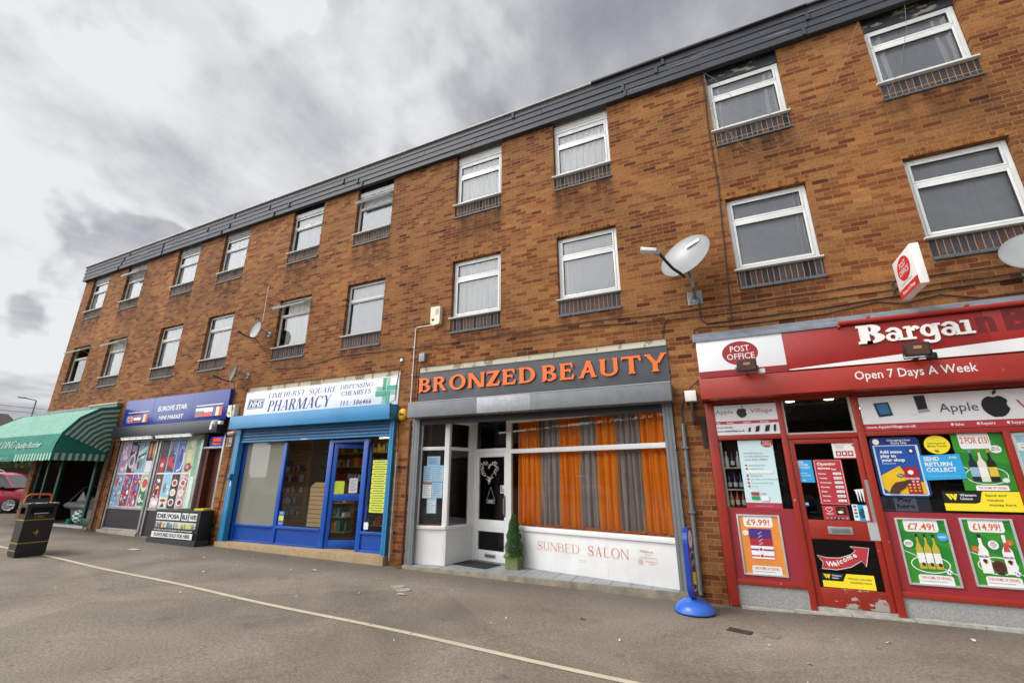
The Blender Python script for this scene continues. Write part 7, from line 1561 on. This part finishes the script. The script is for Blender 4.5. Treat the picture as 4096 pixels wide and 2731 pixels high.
# ================================================================ far left: cars, fence, hedge, house, lamp
def car(x, y, ang, scale, body, label, H=1.49, Lc=3.55, Wc=1.63, glassc=None):
    g0 = gz(x); M = frame(x, y, g0, ang) @ Matrix.Scale(scale, 4); root = thing('parked_car', (x, y, g0), label, 'car', 'cars parked beyond the terrace')
    bm_ = P(body, .22, dirt=.05, spec=.8); hw = Wc/2
    # stations: x, half width, z low, z belt
    st_ = [(-Lc/2, .62, .34, .70), (-Lc/2+.08, .74, .24, .88), (-Lc/2+.5, hw, .20, .96), (-.6, hw, .19, .94), (.3, hw, .19, .93), (Lc/2-1.0, hw, .20, .92), (Lc/2-.55, hw*.985, .20, .88), (Lc/2-.2, hw*.9, .22, .76), (Lc/2-.04, hw*.76, .28, .62), (Lc/2, hw*.6, .34, .50)]
    vs = []; fs = []; K = 12
    for (sx_, w_, zl, zb) in st_:
        zm = (zl+zb)/2; hh_ = (zb-zl)/2
        for k in range(K*2):
            a = math.pi*2*k/(K*2); c_, s_ = math.cos(a), math.sin(a); e = .42
            vs.append((sx_, w_*math.copysign(abs(c_)**e, c_)*(1 if s_ < .2 else 1-.05*s_), zm+hh_*math.copysign(abs(s_)**(.5), s_)))
    n = K*2
    for i in range(len(st_)-1):
        for k in range(n): fs.append((i*n+k, (i+1)*n+k, (i+1)*n+(k+1) % n, i*n+(k+1) % n))
    fs.append(tuple(range(n))); fs.append(tuple(range(len(st_)*n-1, (len(st_)-1)*n-1, -1)))
    mb = MB(M); mb.add(vs, fs, bm_, True); mb.box(-Lc/2+.1, Lc/2-.1, -hw*.9, hw*.9, .17, .3, P('#222224', .6)); mb.build('body', root)
    # cabin
    cb = [(-Lc/2+.18, .60, .93), (-Lc/2+.38, .58, H-.10), (-Lc/2+1.0, .57, H), (.25, .56, H-.01), (.62, .56, H-.09), (1.12, .64, .93)]
    def cabin(mat_, off, zlo, name, sub):
        mb = MB(M); vs = []; fs = []
        for (sx_, w_, z) in cb:
            for s_ in (-1, 1): vs.append((sx_, s_*(hw-.04 if z < 1 else w_+off), z+off*.6))
        vs2 = vs
        for i in range(len(cb)-1):
            a = i*2; fs.append((a, a+2, a+3, a+1))
        L_ = [i*2 for i in range(len(cb))]; R_ = [i*2+1 for i in range(len(cb))]; fs.append(tuple(L_)); fs.append(tuple(reversed(R_)))
        mb.add(vs, fs, mat_); return mb.build(name, root)
    cabin(P('#20272b', .08, spec=.9), 0, 0, 'cabin_glass', True)
    mb = MB(M)
    for s_ in (-1, 1):
        def sp(i): sx_, w_, z = cb[i]; return (sx_, s_*((hw-.04 if z < 1 else w_)+.008), z+.006)
        mb.tube([sp(i) for i in range(6)], .03, bm_, 6); mb.tube([(-.05, s_*(hw-.03), .93), (-.12, s_*(.57+.01), H)], .035, bm_, 6)
    vs = []
    for i in (1, 2, 3, 4): sx_, w_, z = cb[i]; vs += [(sx_, -w_-.01, z+.012), (sx_, w_+.01, z+.012)]
    mb.add(vs, [(0, 2, 3, 1), (2, 4, 5, 3), (4, 6, 7, 5)], bm_); mb.build('roof', root)
    for sx_ in (Lc/2-.62, -Lc/2+.62):
        for s_ in (-1, 1):
            A = Matrix.Rotation(R(90), 4, 'X'); mb = MB(M); mb.lathe([(.0, -.09), (.22, -.09), (.29, -.06), (.295, 0), (.29, .06), (.22, .09), (0, .09)], P('#161618', .8), (sx_, s_*(hw-.09), .295), 24, A); wh = mb.build('wheel', root)
            mb = MB(M)
            mb.lathe([(.205, .0), (.20, .012), (.17, .0)], P('#c9ccd0', .25, metal=.6), (sx_, s_*(hw-.09+.092), .295), 20, A)
            for k in range(7): a = k*.8976; mb.tube([(sx_, s_*(hw+.004), .295), (sx_+.19*math.cos(a), s_*(hw+.004), .295+.19*math.sin(a))], [.03, .018], P('#c9ccd0', .25, metal=.6), 5)
            mb.build('rim', wh)
    for s_ in (-1, 1):
        mb = MB(M); A = Matrix.Rotation(R(90), 4, 'Y'); mb.lathe([(.105, 0), (.10, .03), (.06, .055), (0, .065)], P('#e9ecee', .08, spec=.9), (Lc/2-.19, s_*.56, .72), 18, A); mb.build('headlight', root)
        mb = MB(M); mb.lathe([(.05, 0), (.04, .02), (0, .03)], P('#e9ecee', .08), (Lc/2-.10, s_*.58, .50), 14, A); mb.build('fog_lamp', root)
        mb = MB(M); mb.box(.62, .74, s_*(hw+.02), s_*(hw+.19), .95, 1.08, bm_, .03); mb.build('door_mirror', root)
    mb = MB(M); mb.box(Lc/2-.06, Lc/2+.012, -.26, .26, .35, .46, P('#e8e8e2', .5)); mb.build('number_plate', root)
    return root
car(-26.9, .95, R(42), 1.0, '#b01c3c', 'glossy crimson small car parked behind the left end of the terrace')
car(-33.5, 2.2, R(38), 1.07, '#c9ccd0', 'silver car parked behind the crimson car', H=1.6, Lc=4.2, Wc=1.8)
car(-37.0, -3.2, R(42), 1.05, '#8c2f38', 'dark red car parked beyond the litter bin', H=1.55, Lc=4.1, Wc=1.75) if False else None
# timber fence and hedge
fn = thing('timber_fence', (-40, 4, gz(-40)), 'dark brown close-boarded timber fence below the hedge at the far left', 'fence'); FB = P('#3c2a22', .8, dirt=.3, scale=10)
mb = MB(); g0 = gz(-40); y = -16
k = 0
while y < 22: mb.box(-40.0-.01*(k % 2), -39.98-.01*(k % 2), y, y+.14, g0, g0+1.85, FB); y += .132; k += 1
mb.build('boards', fn); 
for k in range(16): mb = MB(); mb.box(-40.1, -40.02, -16+k*2.5, -15.88+k*2.5, g0, g0+1.95, FB); mb.build('post', fn)
mb = MB(); r = random.Random(31); HG = [P('#6f7a2c', .7, dirt=.3), P('#8a8f34', .7), P('#4a5a22', .8)]
for _ in range(9000):
    y = r.uniform(-16, 22); top = 2.75+.18*math.sin(y*1.3)+.12*math.sin(y*3.1); x = -40.9+r.uniform(-.5, .6); z = r.uniform(1.2, top); c = Vector((x, y, z+g0)); s_ = r.uniform(.04, .09); A = Matrix.Rotation(r.uniform(0, 6.3), 4, Vector((r.uniform(-1, 1), r.uniform(-1, 1), r.uniform(-1, 1))).normalized())
    mb.add([tuple(c+A @ Vector(p)) for p in ((-s_, 0, 0), (0, -s_*.6, 0), (s_, 0, 0), (0, s_*.6, 0))], [(0, 1, 2, 3)], r.choice(HG))
mb.box(-41.2, -40.6, -16, 22, g0, g0+2.3, HG[2])
tag(mb.build('hedge'), 'yellow-green hedge growing above the dark fence at the far left', 'hedge')
# house beyond
hs_ = thing('house', (-56, 6, gz(-56)), 'house with a dark tiled roof just showing above the awning at the far left', 'building'); g0 = gz(-56); BRF = brick_mat('far_brick', '#9a6a4a', '#a87a58', '#7a4a34', '#a89a86')
mb = MB(); mb.box(-62, -52, 1.0, 9.4, g0, 4.8, BRF); mb.build('wall', hs_)
mb = MB(); TL = P('#4a3430', .8, dirt=.3, scale=3); mb.prism([(-51.4, 4.7), (-57, 6.9), (-62.6, 4.7), (-62.6, 4.55), (-51.4, 4.55)], .7, 9.7, TL)
mb.build('roof', hs_); mb = MB(); mb.box(-56.6, -55.8, 5, 5.7, 6.2, 7.7, BRF); mb.build('chimney', hs_)
for yy in (2.4, 6.2):
    for zz_ in (1.2, 3.3): mb = MB(); mb.box(-52.03, -51.96, yy, yy+1.4, zz_, zz_+1.1, WHITE); w_ = mb.build('window', hs_); mb = MB(); mb.box(-51.97, -51.945, yy+.08, yy+1.32, zz_+.08, zz_+1.02, P('#20262c', .1)); mb.build('pane', w_)
# street lamp
sl = thing('street_lamp', (-40.5, 5.8, gz(-40)), 'slender grey street lamp rising above the awning at the far left', 'street lamp'); mb = MB(); mb.tube([(-40.5, 5.85, gz(-40)), (-40.5, 5.85, 3.2), (-40.5, 5.85, 6.4)], [.08, .05, .035], P('#6b6e70', .5), 8); mb.build('pole', sl); mb = MB(); mb.tube([(-40.5, 5.85, 6.38), (-40.5, 5.3, 6.46)], .03, P('#6b6e70', .5), 6); mb.box(-40.58, -40.42, 4.95, 5.35, 6.43, 6.50, P('#7d8082', .5), .02); mb.build('lamp_head', sl)
for k, (z0, z1) in enumerate(((6.35, 6.9), (6.0, 6.6))):
    mb = MB(); pts_ = [(-44+.0*i, -14+i*1.6, z1+(z0-z1)*(i/22)-.35*math.sin(math.pi*i/22)) for i in range(23)]; mb.tube(pts_, .018, P('#4a4c50', .6), 4); tag(mb.build('overhead_wire'), 'thin overhead wire against the sky at the far left, %s of the two' % ('upper' if k == 0 else 'lower'), 'wire')
# trees and a low block on the camera's side of the square (seen as reflections in the shop glass)
def tree(x, y, h, seed, label):
    r = random.Random(seed); g0 = gz(x); root = thing('street_tree', (x, y, g0), label, 'tree', 'trees across the square'); TK = P('#4a3c30', .9, dirt=.3)
    mb = MB(); mb.tube([(x, y, g0), (x+.1, y, g0+h*.3), (x, y+.1, g0+h*.75)], [.22, .15, .05], TK, 8)
    for k in range(6): a = k*1.05; mb.tube([(x, y, g0+h*(.3+.06*k)), (x+h*.22*math.cos(a), y+h*.22*math.sin(a), g0+h*(.5+.07*k))], [.07, .02], TK, 5)
    mb.build('trunk', root); mb = MB(); G_ = [P('#3f5a26', .7, dirt=.3), P('#4f6a2c', .7), P('#2c441c', .8)]
    cl = [(r.gauss(0, h*.14), r.gauss(0, h*.14), h*r.uniform(.4, .92), h*r.uniform(.08, .16)) for _ in range(16)]
    for _ in range(2600):
        cx, cy, cz, cr_ = r.choice(cl); v = Vector((r.gauss(0, 1), r.gauss(0, 1), r.gauss(0, .8))).normalized()*cr_*r.uniform(.5, 1.05); c = Vector((x+cx, y+cy, g0+cz))+v; s_ = r.uniform(.07, .16); A = Matrix.Rotation(r.uniform(0, 6.3), 4, Vector((r.uniform(-1, 1), r.uniform(-1, 1), r.uniform(-1, 1))).normalized())
        mb.add([tuple(c+A @ Vector(p)) for p in ((-s_, 0, 0), (0, -s_*.6, 0), (s_, 0, 0), (0, s_*.6, 0))], [(0, 1, 2, 3)], r.choice(G_))
    mb.build('crown', root)

for x, y, h, sd, lab in ((-30, -26, 8.5, 1, 'broad tree across the square, farthest left'), (-21, -29, 9.5, 2, 'tall tree across the square behind the white car'), (-12, -27, 8, 3, 'tree across the square opposite the pharmacy'), (-3, -30, 9, 4, 'tree across the square opposite the salon'), (7, -27, 8.5, 5, 'tree across the square opposite the red shop'), (17, -30, 9, 6, 'tree across the square, farthest right')):
    tree(x, y, h, sd, lab)
op = thing('opposite_building', (-8, -42, 0), 'long low brick block across the square behind the trees', 'building'); mb = MB(); mb.box(-60, 40, -48, -38, -.2, 6.2, BRF); mb.build('wall', op); mb = MB(); mb.prism([(-37.5, 6.1), (-43, 8.6), (-48.5, 6.1)], -60.5, 40.5, TL, axis='x'); mb.build('roof', op)
for k in range(24):
    for zz_ in (.9, 3.6): mb = MB(); mb.box(-57+k*4, -55.4+k*4, -38.0, -37.95, zz_, zz_+1.3, WHITE); w_ = mb.build('window', op); mb = MB(); mb.box(-56.9+k*4, -55.5+k*4, -37.96, -37.93, zz_+.1, zz_+1.2, P('#20262c', .1)); mb.build('pane', w_)
car(-17.5, -17, R(5), 1.0, '#dfe2e4', 'white car parked across the square opposite the mini market', H=1.5, Lc=4.0, Wc=1.72); car(-8.5, -17.5, R(184), 1.0, '#7a1f28', 'dark red car parked across the square opposite the pharmacy', H=1.5, Lc=4.1, Wc=1.74); car(1.5, -17.2, R(3), 1.0, '#8a9298', 'grey car parked across the square opposite the salon', H=1.52, Lc=4.1, Wc=1.74)
